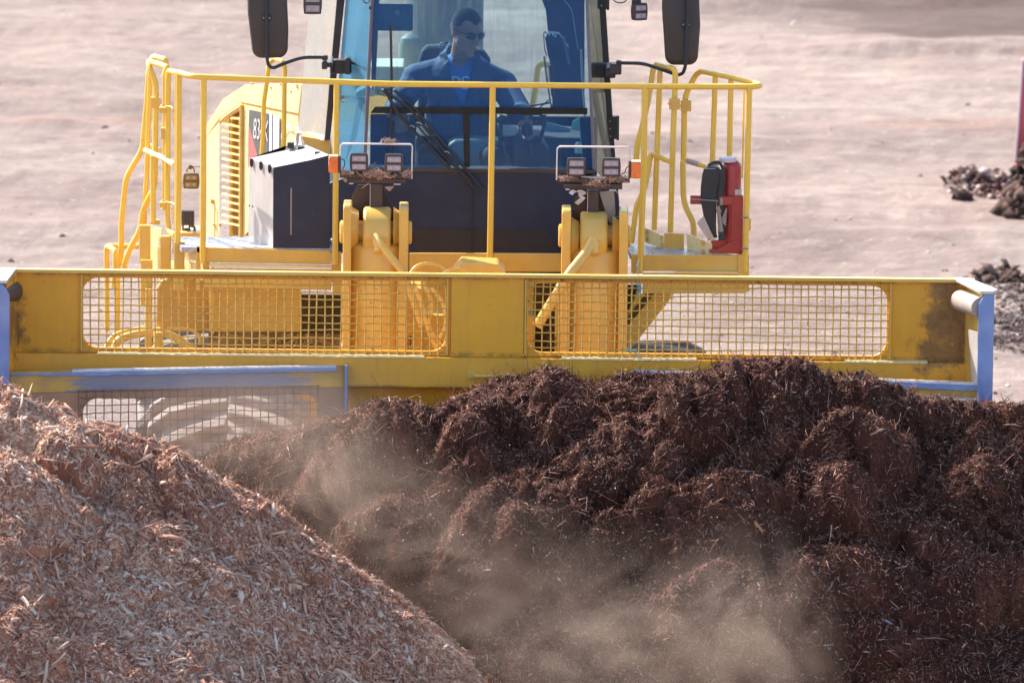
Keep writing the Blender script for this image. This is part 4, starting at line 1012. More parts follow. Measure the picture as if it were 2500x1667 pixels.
# door of the left side, hooked open: a pale pane in a thin frame
dr = MB(); d0, d1, d2, d3 = P('F', 600, 5, 3.25), P('F', 895, 108, YS+.05), up('F', 895, 108, 1040, -1500, YS+.05), up('F', 600, 5, 735, -1495, 3.25)
dr.prism([d0, d1, d2, d3], (0, .02, 0))
door = obj('open_door', dr, DOORM, CABR)
obj('door_edge', MB().tube([d0, d1], .006, 6, 0), CREAM, door)
# yellow cab base below the door
cb = MB(); cb.prism([P('F', 640, 60, 2.95), P('F', 960, 110, 2.95), P('F', 985, 290, 2.95), P('F', 700, 190, 2.95)], (0, .2, 0))
obj('cab_sill', cb, YEL, CABR, bevel=.004)
cb = MB(); cb.tube([P('F', 600, 20, 3.0), P('F', 585, 120, 3.0), P('F', 570, 200, 2.95)], .012, 8, .04); cb.tube([P('F', 655, 60, 2.98), P('F', 690, 120, 2.98), P('F', 680, 200, 2.98)], .012, 8, .04)
obj('door_strut', cb, WHITE, CABR, smooth=True)
# rear wall, rear posts, side wall
x_l, x_r = P('s', 905, 200, 4.1).x, P('s', 1460, 200, 4.1).x
rw = MB(); zs = P('s', 1150, 283, 4.1).z; zfl = P('s', 1150, 600, 3.4).z
rw.box(x_l, x_r, 4.1, 4.14, zfl, zs)
rw.prism([P('C', 1450, 1050, 4.0), P('C', 1490, 925, 4.0), P('C', 1530, 0, 4.0), P('C', 1530, -500, 4.0), P('C', 1440, -500, 4.0), P('C', 1440, 925, 4.0)], (0, .06, 0))
rp = [(1750, 0), (1795, 120), (1822, 400), (1850, 900), (1872, 1190), (1850, 1235), (1780, 1290), (2240, 1290), (2240, -520), (1500, -520), (1690, -60)]
rw.prism([P('D', x, y, 3.9) for x, y in rp], (0, .06, 0))
obj('rear_wall', rw, SEATM, CABR, bevel=.005)
tr = MB(); tr.tube([P('D', 2000, 0, 3.88), P('D', 2080, 90, 3.88), P('D', 2110, 200, 3.88), P('D', 2140, 420, 3.88), P('D', 2165, 570, 3.88)], .004, 6, .05)
tr.tube([P('D', 2200, 570, 3.6), P('D', 2215, 900, 3.6), P('D', 2245, 1330, 3.6)], .007, 6, 0)
obj('window_seal', tr, INTL, CABR, smooth=True)
obj('cab_floor', MB().box(x_l, x_r, YC+.06, 4.1, zfl-.04, zfl), INT, CABR)
zdash = P('s', 1150, 398, YC+.1).z
ds = MB(); ds.box(lw_b.x+.02, rw_b.x-.02, YC+.06, YC+.2, zfl, zdash-.03)
obj('dashboard', ds, INT, CABR, bevel=.01)
# steering console, knee cover, right console, monitor, radio
cn = MB()
cn.prism([P('G', 425, 950, 2.75), P('G', 440, 720, 2.75), P('G', 520, 668, 2.75), P('G', 800, 655, 2.75), P('G', 1000, 675, 2.75), P('G', 1090, 740, 2.75), P('G', 1180, 1000, 2.75)], (0, .2, 0))
obj('steering_console', cn, INTL, CABR, bevel=.02, seg=3)
rc = MB(); rc.prism([P('G', 1040, 620, 2.95), P('G', 1960, 640, 2.95), P('G', 1990, 1000, 2.95), P('G', 1040, 1000, 2.95)], (0, .5, 0))
rc.prism([P('G', 1180, 700, 2.7), P('G', 1290, 610, 2.7), P('G', 1480, 620, 2.7), P('G', 1600, 800, 2.7), P('G', 1600, 1000, 2.7), P('G', 1180, 1000, 2.7)], (0, .3, 0))
obj('right_console', rc, INT, CABR, bevel=.015)
ls = MB(); ls.prism([P('G', 1000, 480, 3.9), P('G', 1050, 490, 3.9), P('G', 1165, 515, 3.9), P('G', 1165, 615, 3.9), P('G', 1035, 615, 3.9)], (0, .01, 0))
ls.prism([P('G', 1840, 640, 3.3), P('G', 1865, 460, 3.3), P('G', 1950, 405, 3.3), P('G', 1955, 640, 3.3)], (0, .01, 0))
obj('door_window_glimpse', ls, mat('teal_glass', (.22, .42, .44), rough=.4), CABR)
obj('paper_sheet', MB().prism([P('G', 1515, 625, 3.2), P('G', 1565, 460, 3.2), P('G', 1700, 498, 3.19), P('G', 1850, 535, 3.2), P('G', 1825, 635, 3.2)], (0, .004, 0)), mat('blue_paper', (.24, .40, .60), rough=.7), CABR)
lv = MB(); lv.tube([P('G', 1400, 860, 2.66), P('G', 1370, 700, 2.66), P('G', 1355, 590, 2.66)], .016, 10, .03)
lv.ell(P('G', 1345, 560, 2.66), (.032, .03, .05))
lv.tube([P('G', 1540, 380, 2.62), P('G', 1552, 470, 2.62), P('G', 1510, 620, 2.62), P('G', 1480, 720, 2.62)], .012, 8, .05)
lv.tube([P('G', 1300, 375, 2.6), P('G', 1480, 368, 2.6), P('G', 1540, 400, 2.62)], .008, 8, .05)
obj('joystick', lv, BLACK, CABR, smooth=True)
kn = MB(); kn.ell(P('G', 1045, 430, 2.72), (.03, .03, .03)); kn.lathe(P('G', 1045, 440, 2.74), (0, 0, -1), [(0, .012), (.18, .014)], 10)
obj('lever', kn, BLACK, CABR, smooth=True)
bo = MB(); q = P('G', 1932, 780, 2.5); bo.lathe(q, (0, 0, 1), [(-.02, .022), (.03, .024), (.045, .012), (.05, .0)], 14)
obj('bottle_cap', bo, mat('clear_plastic', (.6, .72, .68), rough=.15), CABR, smooth=True)
mo = MB(); a = P('C', 1484, 52, YC+.12); b = P('C', 1915, 362, YC+.12); mo.box(a.x, b.x, YC+.12, YC+.16, b.z, a.z)
mo.box(a.x-.02, a.x+.02, YC+.13, YC+.16, a.z-.1, a.z+.1)
mon = obj('monitor', mo, mat('monitor_back', (.02, .06, .14), rough=.5), CABR, bevel=.012, seg=3)
mk = MB(); mk.lathe(P('C', 1735, 155, YC+.118), (0, -1, 0), [(0, .017), (.006, .015), (.012, .006)], 14)
obj('monitor_knob', mk, INTL, mon, smooth=True)
sh = MB(); sh.prism([P('C', 1640, 0, YC+.5), P('C', 1640, -300, YC+.5), P('C', 1910, -300, YC+.5), P('C', 1830, 70, YC+.5), P('C', 1620, 70, YC+.5)], (0, .02, 0))
# radio with coiled cord, right
ra = MB(); ra.prism([P('D', x, y, 3.0) for x, y in ((1782, 420), (1815, 385), (1950, 395), (2060, 560), (2060, 740), (1850, 742), (1820, 640))], (0, .12, 0))
rad = obj('radio', ra, mat('radio_navy', (.018, .035, .085), rough=.5), CABR, bevel=.008)
obj('radio_plate', MB().prism([P('D', 1985, 440, 2.99), P('D', 2010, 410, 2.99), P('D', 2080, 740, 2.99), P('D', 2048, 745, 2.99)], (0, .004, 0)), INTL, rad)
co = []; 
for i in range(220):
    t = i/219; q = P('D', 1778 + 35*t, 650 + 290*t, 2.98); a_ = t*2*math.pi*22
    co.append(q + Vector((math.cos(a_)*.0065, math.sin(a_)*.0065, 0)))
cm_ = MB(); cm_.tube(co, .0022, 5, 0); cm_.tube([P('D', 1805, 640, 2.98), P('D', 1780, 560, 2.98), P('D', 1770, 390, 2.98), P('D', 1788, 360, 2.98), P('D', 1815, 400, 2.98)], .003, 6, .02)
cm_.tube([P('D', 1812, 940, 2.98), P('D', 1840, 1120, 2.98), P('D', 1862, 1250, 2.98)], .0045, 6, 0)
cm_.tube([P('D', 1600, 1222, 2.9), P('D', 1840, 1180, 2.9)], .006, 6, 0); cm_.tube([P('D', 1660, 1290, 2.9), P('D', 1840, 1140, 2.9)], .004, 6, 0)
cm_.tube([P('D', 1850, 750, 2.98), P('D', 1872, 1000, 2.98), P('D', 1878, 1100, 2.98)], .012, 8, .03)
obj('coiled_cord', cm_, HOSE, rad, smooth=True)
hl_ = MB(); rr = random.Random(5)
for x, y in ((1835, 400), (1880, 400), (1905, 420), (1800, 420)): hl_.ell(P('D', x, y, 2.99), (.006, .006, .009), nu=8, nv=6)
obj('radio_knob', hl_, mat('knob_pale', (.55, .65, .75), rough=.3), rad, smooth=True)
# seat
se = MB()
a = P('D', 345, 640, 3.45); b = P('D', 1135, 640, 3.45)
se.prism([P('D', 330, 720, 3.42), P('D', 375, 570, 3.42), P('D', 440, 535, 3.42), P('D', 700, 520, 3.42), P('D', 1040, 572, 3.42), P('D', 1090, 600, 3.42), P('D', 1160, 700, 3.42), P('D', 1160, 1600, 3.42), P('D', 330, 1600, 3.42)], (0, .14, 0))
se.prism([P('D', 300, 1568, 2.95), P('D', 1150, 1568, 2.95), P('D', 1150, 1900, 2.95), P('D', 300, 1900, 2.95)], (0, .6, 0))
obj('seat', se, SEATM, CABR, bevel=.03, seg=3)
kn = MB(); kn.tube([P('D', 582, 545, 3.4), P('D', 590, 505, 3.4), P('D', 620, 495, 3.4), P('D', 640, 530, 3.4)], .006, 8, .01)
obj('seat_belt_loop', kn, INTL, CABR, smooth=True)
# gas strut and yellow bar behind the right corner glass
gs = MB(); gs.tube([P('E', 560, 880, 3.2), P('E', 740, 850, 3.2)], .016, 8, 0)
gs.tube([P('E', 590, 900, 3.25), P('E', 720, 1500, 3.25)], .02, 8, 0)
obj('side_bar', gs, mat('brown_bar', (.26, .15, .06), rough=.5), CABR, smooth=True)
obj('gas_strut', MB().tube([P('E', 612, 885, 3.1), P('E', 742, 1510, 3.05)], .006, 8, 0), mat('brassy_rod', (.62, .46, .22), rough=.35), CABR, smooth=True)
# door hinges on the right pillar, mirror blocks
hg = MB()
for x0, x1, y0, y1 in ((622, 735, -10, 103), (710, 828, 1112, 1348)):
    a = P('E', x0, y0, YS-.03); b = P('E', x1, y1, YS-.03); hg.box(a.x, b.x-.008, YS-.03, YS+.03, b.z+.008, a.z-.004)
    hg.lathe((b.x-.008, YS-.01, b.z), (0, 0, 1), [(0, .009), (a.z-b.z, .009)], 10)
hin = obj('door_hinge', hg, BLACK, CABR, bevel=.003)
sc_ = MB()
for x, y in ((740, 1163), (743, 1235), (748, 1307), (660, 57)): sc_.lathe(P('E', x, y, YS-.031), (0, -1, 0), [(0, .004), (.003, .003)], 8)
obj('screw', sc_, STEEL, hin)
# exhaust stack and hood top seen through the glass
ex = MB(); a = P('D', 178, 400, 5.2); b = P('D', 1078, 400, 5.2); ex.lathe(((a.x+b.x)/2, 5.3, P('D', 600, 900, 5.3).z), (0, 0, 1), [(0, (b.x-a.x)/2), (2.2, (b.x-a.x)/2)], 40)
STK = mat('dull_grey_stack', (.13, .145, .15), (.16, .175, .175), rough=.6, streak=(6, 6, .5))
exo = obj('exhaust_stack', ex, STK, DZ, smooth=True)
e2 = MB(); a = P('D', 105, 700, 5.0); b = P('D', 260, 700, 5.0); r2 = (b.x-a.x)/2+.03; hz = P('D', 150, 380, 5.0).z
e2.lathe((a.x+r2, 5.0, P('D', 150, 760, 5.0).z), (0, 0, 1), [(0, r2), (hz-.08-P('D', 150, 760, 5.0).z, r2), (hz-.03-P('D', 150, 760, 5.0).z, r2*.8), (hz-P('D', 150, 760, 5.0).z, r2*.2)], 20)
obj('pre_cleaner', e2, mat('pale_canister', (.20, .22, .21), rough=.6), exo, smooth=True)
ht = MB(); a = P('D', -20, 740, 4.6); b = P('D', 1300, 900, 4.6)
ht.box(a.x-.1, P('D', 175, 900, 4.6).x, 4.3, 4.7, P('D', 0, 1100, 4.3).z, P('D', 0, 765, 4.3).z)
ht.prism([P('C', 1255, 1060, 4.2), P('C', 1370, 1000, 4.2), P('C', 1480, 1000, 4.2), P('C', 1480, 1110, 4.2), P('C', 1260, 1110, 4.2)], (0, .4, 0))
obj('rear_tank', ht, mat('pale_green_paint', (.50, .52, .42), rough=.5), exo, bevel=.01)
rail('rear_handrail', [P('D', 1640, 1400, 4.9), P('D', 1638, 1250, 4.9), P('D', 1680, 1000, 4.9), P('D', 1705, 770, 4.9), P('D', 1740, 735, 4.9), P('D', 1850, 745, 4.9), P('D', 1870, 1000, 4.9)], r=.019, bend=.04)

# ------------------------------------------------------------------ wipers
wp = MB(); YW = YC-.035
wp.tube([P('C', 1570, 1030, YW), P('G', 0, 305, YW), P('G', 400, 800, YW), P('G', 730, 1212, YW)], .0095, 8, 0)
wp.tube([P('C', 1690, 1030, YW), P('G', 0, 235, YW), P('G', 130, 390, YW), P('G', 840, 1235, YW)], .0085, 8, 0)
wp.tube([P('C', 1570, 1030, YW), P('C', 1690, 1028, YW)], .007, 8, 0)
wi = obj('wiper', wp, BLACK, CABR, smooth=True)
wb_ = MB(); wb_.tube([P('C', 1620, 1080, YW-.01), P('C', 1740, 1300, YW-.01), P('G', 20, 540, YW-.01), P('G', 330, 850, YW-.01), P('G', 465, 995, YW-.01)], .0095, 6, 0)
wb_.tube([P('C', 1505, 1045, YW), P('C', 1560, 1040, YW), P('C', 1620, 1090, YW), P('C', 1600, 1110, YW), P('C', 1530, 1080, YW), P('C', 1505, 1045, YW)], .0025, 6, .01)
wb_.tube([P('G', 60, 470, YW-.01), P('G', 400, 860, YW-.01), P('G', 700, 1140, YW-.01)], .006, 6, 0)
obj('wiper_blade', wb_, HOSE, wi, smooth=True)
ws = MB()
for k, x, y in (('C', 1568, 1026), ('C', 1696, 1028)): ws.lathe(P(k, x, y, YW-.006), (0, -1, 0), [(0, .007), (.005, .006)], 10)
for k, x, y in (('G', 110, 478), ('G', 30, 515), ('G', 430, 810)): ws.tube([P(k, x-35, y-8, YW-.012), P(k, x, y-14, YW-.018), P(k, x+30, y+12, YW-.012)], .0022, 5, .01)
obj('wiper_clip', ws, mat('clip_pale', (.45, .6, .65), rough=.3), wi)
vw = MB(); vw.tube([P('C', 1660, 300, YW+.01), P('C', 1672, 900, YW+.01), P('C', 1662, 1568, YW+.01), P('F', 1660, 260, YW+.01)], .0075, 8, 0)
obj('upright_wiper', vw, BLACK, CABR, smooth=True)

# ------------------------------------------------------------------ mirrors and roof lamps
def mirror(k, out, arm, boss, Y=2.2):
    pts = [P(k, x, y, Y) for x, y in out]; n = len(pts); c = sum(pts, Vector())/n; mb = MB()
    rings = []
    for sc_, dy in ((.86, -.035), (.95, -.028), (1.0, -.008), (1.0, .03), (.96, .035)):
        rings += [c + (q-c)*sc_ + Vector((0, dy, 0)) for q in pts]
    fs = [tuple(range(n)), tuple(range(4*n, 5*n))]
    for r_ in range(4):
        for i in range(n): fs.append((r_*n+i, r_*n+(i+1) % n, (r_+1)*n+(i+1) % n, (r_+1)*n+i))
    mb.add(rings, fs); me = obj('mirror_head', mb, MIRR, CABR, smooth=True)
    me.data.set_sharp_from_angle(angle=R(60)) if hasattr(me.data, 'set_sharp_from_angle') else None
    ao = obj('mirror_arm', MB().tube([P(k, *q[:2], Y + q[2]) for q in arm], .0105, 12, .05), mat('arm_navy', (.02, .022, .036), rough=.4) if 'arm_navy' not in bpy.data.materials else bpy.data.materials['arm_navy'], me, smooth=True)
    b = MB(); b.ell(P(k, boss[0], boss[1], Y-.035), (.030, .018, .026), nu=16, nv=10); obj('mirror_clamp', b, BLACK, me, smooth=True)
    s_ = MB()
    for dx in (-1, 1): s_.lathe(P(k, boss[0] + dx*boss[2], boss[1], Y-.052), (0, -1, 0), [(0, .0045), (.003, .003)], 8)
    obj('screw', s_, STEEL, me)
def rounded(x0, x1t, x0b, x1b, yt, yb, r):
    o = []
    for cx, cy_, a0 in ((x1b-r, yb-r, 0), (x0b+r, yb-r, 90), (x0+r, yt+r, 180), (x1t-r, yt+r, 270)):
        for i in range(9): a = R(a0 + 90*i/8); o.append((cx + r*math.cos(a), cy_ + r*math.sin(a)))
    return o
ml = [(x, y) for x, y in rounded(18, 462, 70, 482, -330, 665, 115)]
ml.insert(9+9, (22, 150)); ml.append((488, 330))
mirror('C', ml, [(238, -300, -.06), (238, 200, -.06), (240, 650, -.06), (262, 760, -.05), (318, 785, -.04), (420, 738, -.03), (640, 660, -.0), (885, 660, .05)], (240, 210, 35))
mr = [(x, y) for x, y in rounded(1240, 1590, 1268, 1585, -270, 622, 90)]
mr.insert(18, (1240, 100)); mr.append((1606, 250))
mirror('E', mr, [(1488, -250, -.06), (1484, 200, -.06), (1464, 640, -.06), (1440, 705, -.05), (1390, 722, -.04), (1200, 655, -.02), (1055, 608, .02), (850, 605, .06)], (1470, 240, 30))
mt_ = MB()
for k, x0, x1, y0, y1, Y, d in (('C', 872, 940, 640, 700, 2.24, .05), ('C', 870, 935, 708, 800, 2.24, .05), ('C', 965, 1000, 660, 850, 2.5, .06), ('C', 1000, 1210, 690, 852, 2.55, .08), ('C', 1140, 1200, 668, 860, 2.5, .1),
                                 ('E', 800, 852, 585, 618, 2.24, .05), ('E', 740, 852, 615, 720, 2.3, .1), ('E', 560, 750, 612, 750, 2.55, .08), ('E', 690, 795, 640, 752, 2.5, .08)):
    a = P(k, x0, y0, Y); b = P(k, x1, y1, Y); mt_.box(a.x, b.x, Y, Y+d, b.z, a.z)
mt_.box(P('C', 935, 720, 2.3).x, P('C', 1000, 720, 2.3).x, 2.27, 2.55, P('C', 0, 760, 2.3).z, P('C', 0, 700, 2.3).z)
mt_.box(P('E', 700, 720, 2.3).x, P('E', 760, 720, 2.3).x, 2.35, 2.6, P('E', 0, 740, 2.3).z, P('E', 0, 660, 2.3).z)
obj('mirror_mount', mt_, BLACK, CABR, bevel=.008)
obj('grab_rod', MB().tube([P('C', 1205, 712, 2.6), P('C', 1300, 758, 2.55), P('C', 1410, 815, 2.5)], .0075, 8, .02), BLACK, CABR, smooth=True)
r1 = work_lamp('C', 660, -80, 872, 170, 2.4, CABR)
r2 = work_lamp('E', 962, 32, 1108, 200, 2.3, CABR, turn=R(24))
lk = MB(); a = P('E', 950, 20, 2.34); lk.box(a.x, a.x+.055, 2.32, 2.37, a.z-.02, a.z+.25)
a = P('C', 740, -40, 2.44); lk.box(a.x, a.x+.05, 2.44, 2.5, a.z-.02, a.z+.3)
lk.tube([P('E', 770, -40, 2.4), P('E', 775, 10, 2.4), P('E', 830, 34, 2.4), P('E', 890, 22, 2.4), P('E', 915, -40, 2.4)], .004, 6, .02)
lk.tube([P('C', 1338, -40, 2.3), P('C', 1345, 20, 2.3), P('C', 1385, 44, 2.3), P('C', 1420, 20, 2.3), P('C', 1425, -40, 2.3)], .004, 6, .02)
lk.box(P('C', 1412, 0, 2.3).x, P('C', 1440, 0, 2.3).x, 2.3, 2.32, P('C', 0, 100, 2.3).z, P('C', 0, 60, 2.3).z)
obj('lamp_arm', lk, BLACK, CABR, bevel=.003)

# ------------------------------------------------------------------ wheels
def wheel(cx, cy_, name='wheel'):
    r, w2 = 1.0, .46
    mb = MB(); n = 64
    prof = [(-w2, .62), (-w2, .84), (-w2*.93, .93), (-w2*.75, .965), (0, .985), (w2*.75, .965), (w2*.93, .93), (w2, .84), (w2, .62)]
    mb.lathe((cx, cy_, r), (1, 0, 0), [(h, q) for h, q in prof], n)
    for i in range(22):
        for s in (-1, 1):
            a0 = 2*math.pi*(i + (.5 if s > 0 else 0))/22; vs = []
            for t, hw in ((0.0, .055), (.25, .06), (.5, .065), (.75, .06), (1.0, .05)):
                h = s*(t*(w2+.005)); a = a0 + .26*t**1.4
                rb = .96 if t < .8 else .90; rt = 1.035 if t < .8 else .985
                for aa, rr_ in ((a-hw, rb), (a-hw*.8, rt), (a+hw*.8, rt), (a+hw, rb)):
                    vs.append((cx+h, cy_+math.cos(aa)*rr_, r+math.sin(aa)*rr_))
            fs = []
            for j in range(4):
                for k in range(3): fs.append((j*4+k, (j+1)*4+k, (j+1)*4+k+1, j*4+k+1))
            fs += [(0, 1, 2, 3), (16, 17, 18, 19)]
            mb.add(vs, fs)
    ty = obj('tyre', mb, RUBBER, DZ, smooth=True, bevel=.015)
    rm = MB(); rm.lathe((cx-w2*.8, cy_, r), (1, 0, 0), [(0, .6), (.05, .62), (.1, .5), (.15, .3), (w2*1.6, .3)], 32)
    obj('rim', rm, YEL, ty, smooth=True)
c = P('s', 560, 973, 1.6)
WX = c.x
for x, y in ((WX, 1.5), (-WX, 1.5), (WX-.15, 3.95), (.72, 3.6)): wheel(x, y)
obj('rear_frame', MB().box(-1.1, .5, 3.6, 6.6, 1.0, P('B', 1700, 960, 5.0).z-.02), YEL, DZ, bevel=.02)
obj('axle', MB().box(-1.5, 1.5, 1.9, 2.2, .85, 1.25), YEL, DZ, bevel=.05)

# ================================================================== fire extinguisher (hangs on the right corner post)
FE = root('fire_extinguisher', 'red fire extinguisher with a coiled black hose strapped to the corner rail post', 'fire extinguisher', P('S', 1000, 1450, 1.62))
YX = 1.70
c0 = P('S', 1070, 1400, YX); ctop = P('S', 1070, 250, YX); rr_ = (P('S', 1176, 300, YX).x - P('S', 925, 300, YX).x)/2
h = ctop.z - c0.z
cx = P('S', 1050, 300, YX).x
b = MB(); b.lathe((cx, YX, c0.z), (0, 0, 1), [(0, rr_*.8), (.01, rr_), (h*.98, rr_), (h+.012, rr_*.92), (h+.03, rr_*.62), (h+.034, rr_*.4)], 28)
bo = obj('cylinder_body', b, RED, FE, smooth=True)
cpx = P('S', 990, 150, YX).x
obj('neck_collar', MB().lathe((cpx, YX-.01, P('S', 0, 195, YX).z), (0, 0, 1), [(0, .030), (.012, .034)], 20), RED, bo, smooth=True)
cp = MB(); n = 30; z0, z1 = P('S', 0, 180, YX).z, P('S', 0, 118, YX).z; rc_ = (P('S', 1110, 0, YX).x - P('S', 870, 0, YX).x)/2
for i in range(n*2):
    pass
cp.lathe((cpx, YX-.01, z0), (0, 0, 1), [(0, rc_*.97), (.002, rc_), (z1-z0-.002, rc_), (z1-z0, rc_*.94)], 40)
obj('cap', cp, mat('white_cap', (.55, .56, .62), (.68, .68, .72), sc=90, rough=.4), bo, smooth=True)
hz = MB(); Yh = YX-.075
hz.prism([P('S', x, y, Yh) for x, y in ((668, 298), (700, 270), (800, 262), (880, 290), (885, 420), (850, 560), (835, 700), (835, 900), (830, 1060), (840, 1240), (800, 1240), (740, 1080), (655, 930), (632, 700), (630, 480), (645, 370))], (0, .05, 0))
hz.tube([P('S', 720, 250, Yh), P('S', 800, 205, Yh), P('S', 880, 200, Yh), P('S', 930, 300, Yh), P('S', 935, 420, Yh), P('S', 900, 600, Yh), P('S', 880, 700, Yh), P('S', 900, 860, Yh), P('S', 940, 1000, Yh+.01), P('S', 900, 1220, Yh)], .0095, 10, .04)
hz.tube([P('S', 905, 300, Yh+.012), P('S', 915, 480, Yh+.012), P('S', 885, 640, Yh+.012), P('S', 890, 860, Yh+.012), P('S', 925, 1000, Yh+.012), P('S', 905, 1180, Yh+.012)], .022, 12, .04)
hz.tube([P('S', 700, 290, Yh+.02), P('S', 650, 480, Yh+.02), P('S', 640, 700, Yh+.02), P('S', 700, 1000, Yh+.02), P('S', 830, 1230, Yh+.02)], .012, 10, .04)
obj('hose', hz, HOSE, FE, bevel=.006, seg=3)
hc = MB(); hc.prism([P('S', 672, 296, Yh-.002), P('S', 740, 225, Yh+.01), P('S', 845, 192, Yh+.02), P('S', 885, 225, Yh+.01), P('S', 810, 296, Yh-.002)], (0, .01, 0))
obj('hose_sheen', hc, mat('rubber_sheen', (.35, .35, .37), rough=.25), FE)  # pale patch laid on as the hose's painted sheen
nz = MB(); nz.tube([P('S', 860, 800, Yh-.02), P('S', 880, 1000, Yh-.02), P('S', 900, 1150, Yh-.02)], [.010, .016], 12, 0)
nz.prism([P('S', 965, 830, Yh-.015), P('S', 980, 830, Yh-.015), P('S', 965, 1080, Yh-.015), P('S', 890, 1010, Yh-.015)], (0, .01, 0))
nz.lathe(P('S', 868, 890, Yh-.02), (.1, 0, 1), [(0, .0155), (.02, .0155)], 12)
obj('nozzle', nz, GREY, FE, smooth=True)
nt_ = MB(); nt_.lathe(P('S', 905, 1150, Yh-.02), (0, 0, -1), [(0, .017), (.03, .02), (.05, .018)], 12); obj('nozzle_tip', nt_, HOSE, FE, smooth=True)
obj('tag', MB().prism([P('S', 660, 935, Yh), P('S', 565, 1030, Yh), P('S', 700, 1235, Yh), P('S', 760, 1250, Yh), P('S', 800, 1240, Yh)], (0, .003, 0)), mat('tag_paper', (.50, .42, .36), (.60, .52, .46), sc=12, rough=.6), FE)
bkt = MB()
def sq(x0, y0, x1, y1, Y, d): 
    a = P('S', x0, y0, Y); b_ = P('S', x1, y1, Y); bkt.box(a.x, b_.x, Y, Y+d, b_.z, a.z)
sq(1035, 655, 1192, 1455, YX-.06, .02); sq(870, 672, 1060, 795, YX-.085, .03); sq(478, 660, 640, 780, YX-.04, .02)
bkt.prism([P('S', 735, 1395, YX-.07), P('S', 735, 1445, YX-.07), P('S', 1170, 1455, YX-.07), P('S', 1170, 1250, YX-.07), P('S', 1040, 1280, YX-.07), P('S', 850, 1390, YX-.07)], (0, .12, 0))
bkt.prism([P('S', 755, 1280, YX-.04), P('S', 770, 1395, YX-.04), P('S', 1040, 1395, YX-.04), P('S', 1040, 1250, YX-.04)], (0, .08, 0))
bko = obj('bracket', bkt, RED, FE, bevel=.005)
sb_ = MB(); sb_.tube([P('S', 490, 712, YX-.09), P('S', 640, 718, YX-.135), P('S', 860, 735, YX-.10)], .0045, 8, .02)
a = P('S', 885, 690, YX-.09); b_ = P('S', 925, 790, YX-.09); sb_.box(a.x, b_.x, YX-.092, YX-.085, b_.z, a.z)
for y in (960, 1383): sb_.tube([P('S', 1165, y, YX-.12), P('S', 1275, y, YX-.12)], .004, 6, 0)
obj('strap', sb_, GREY, bko, smooth=True)
a = P('S', 1063, 578, YX-.05); b_ = P('S', 1168, 655, YX-.05)
obj('label_plate', MB().lathe((cx+rr_*.45, YX-.018, b_.z), (0, 0, 1), [(0, rr_*.62), (a.z-b_.z, rr_*.62)], 28), mat('silver_label', (.5, .5, .5), rough=.3, metal=.3), bo, smooth=True)
# ================================================================== the driver
YH = 3.05
PR = root('person', 'man in a navy jacket, blue T-shirt and dark sunglasses driving in the cab', 'person', (P('D', 820, 1568, YH).x, YH, zfl + .1))
hc = P('Q', 930, 900, YH)                       # head centre
HS = 1.02
HR = Matrix.Rotation(R(33), 3, 'Z') @ Matrix.Rotation(R(14), 3, 'X') @ Matrix.Rotation(R(4), 3, 'Y')
def h(x, y, z): return hc + HR @ (Vector((x, y, z))*HS)
def he(mb, c, r): return mb.ell(h(*c), tuple(q*HS for q in r), HR)
bd = MB()
he(bd, (0, .012, .035), (.079, .100, .092)); he(bd, (0, -.035, -.03), (.064, .068, .085)); he(bd, (0, -.040, -.085), (.052, .052, .040))
he(bd, (0, -.020, -.055), (.070, .06, .055)); he(bd, (0, -.086, -.118), (.024, .02, .018))
he(bd, (0, -.082, .030), (.055, .022, .022))                          # brow
bd.limb(h(0, -.096, .015), h(0, -.121, -.030), .010, .015); he(bd, (.013, -.108, -.036), (.010, .012, .009)); he(bd, (-.013, -.108, -.036), (.010, .012, .009))
he(bd, (0, -.098, -.068), (.026, .012, .0055)); he(bd, (0, -.096, -.080), (.023, .012, .006))
he(bd, (.035, -.080, -.03), (.022, .02, .022)); he(bd, (-.035, -.080, -.03), (.022, .02, .022))
for s in (-1, 1):
    he(bd, (s*.080, .012, -.008), (.012, .024, .036)); he(bd, (s*.086, .018, .012), (.008, .018, .02))
neckb = P('D', 815, 640, YH+.06)
bd.limb(hc + Vector((-.02, .04, -.06)), neckb + Vector((0, .02, -.05)), .062, .068)
shl, shr = P('D', 315, 910, YH+.10), P('D', 1300, 985, YH+.10)      # viewer-left / right shoulder joints
ell_, elr = P('D', 75, 1250, YH-.02), P('D', 1500, 1290, YH-.12)    # elbows
wrl, wrr = P('C', 1745, 1270, YH-.42), P('D', 1570, 1330, YH-.36)   # wrists
chest = P('D', 820, 960, YH+.08); belly = P('D', 820, 1350, YH+.08); pelv = P('D', 820, 1650, YH+.10)
bd.ell(chest, (.185, .115, .17)); bd.ell(belly, (.165, .12, .18)); bd.ell(pelv, (.17, .13, .14))
bd.limb(shl + Vector((.03, 0, 0)), shr + Vector((-.03, 0, 0)), .062, .062)
bd.limb(shl, ell_, .056, .044); bd.limb(ell_, wrl, .042, .028); bd.limb(shr, elr, .056, .044); bd.limb(elr, wrr, .042, .028)
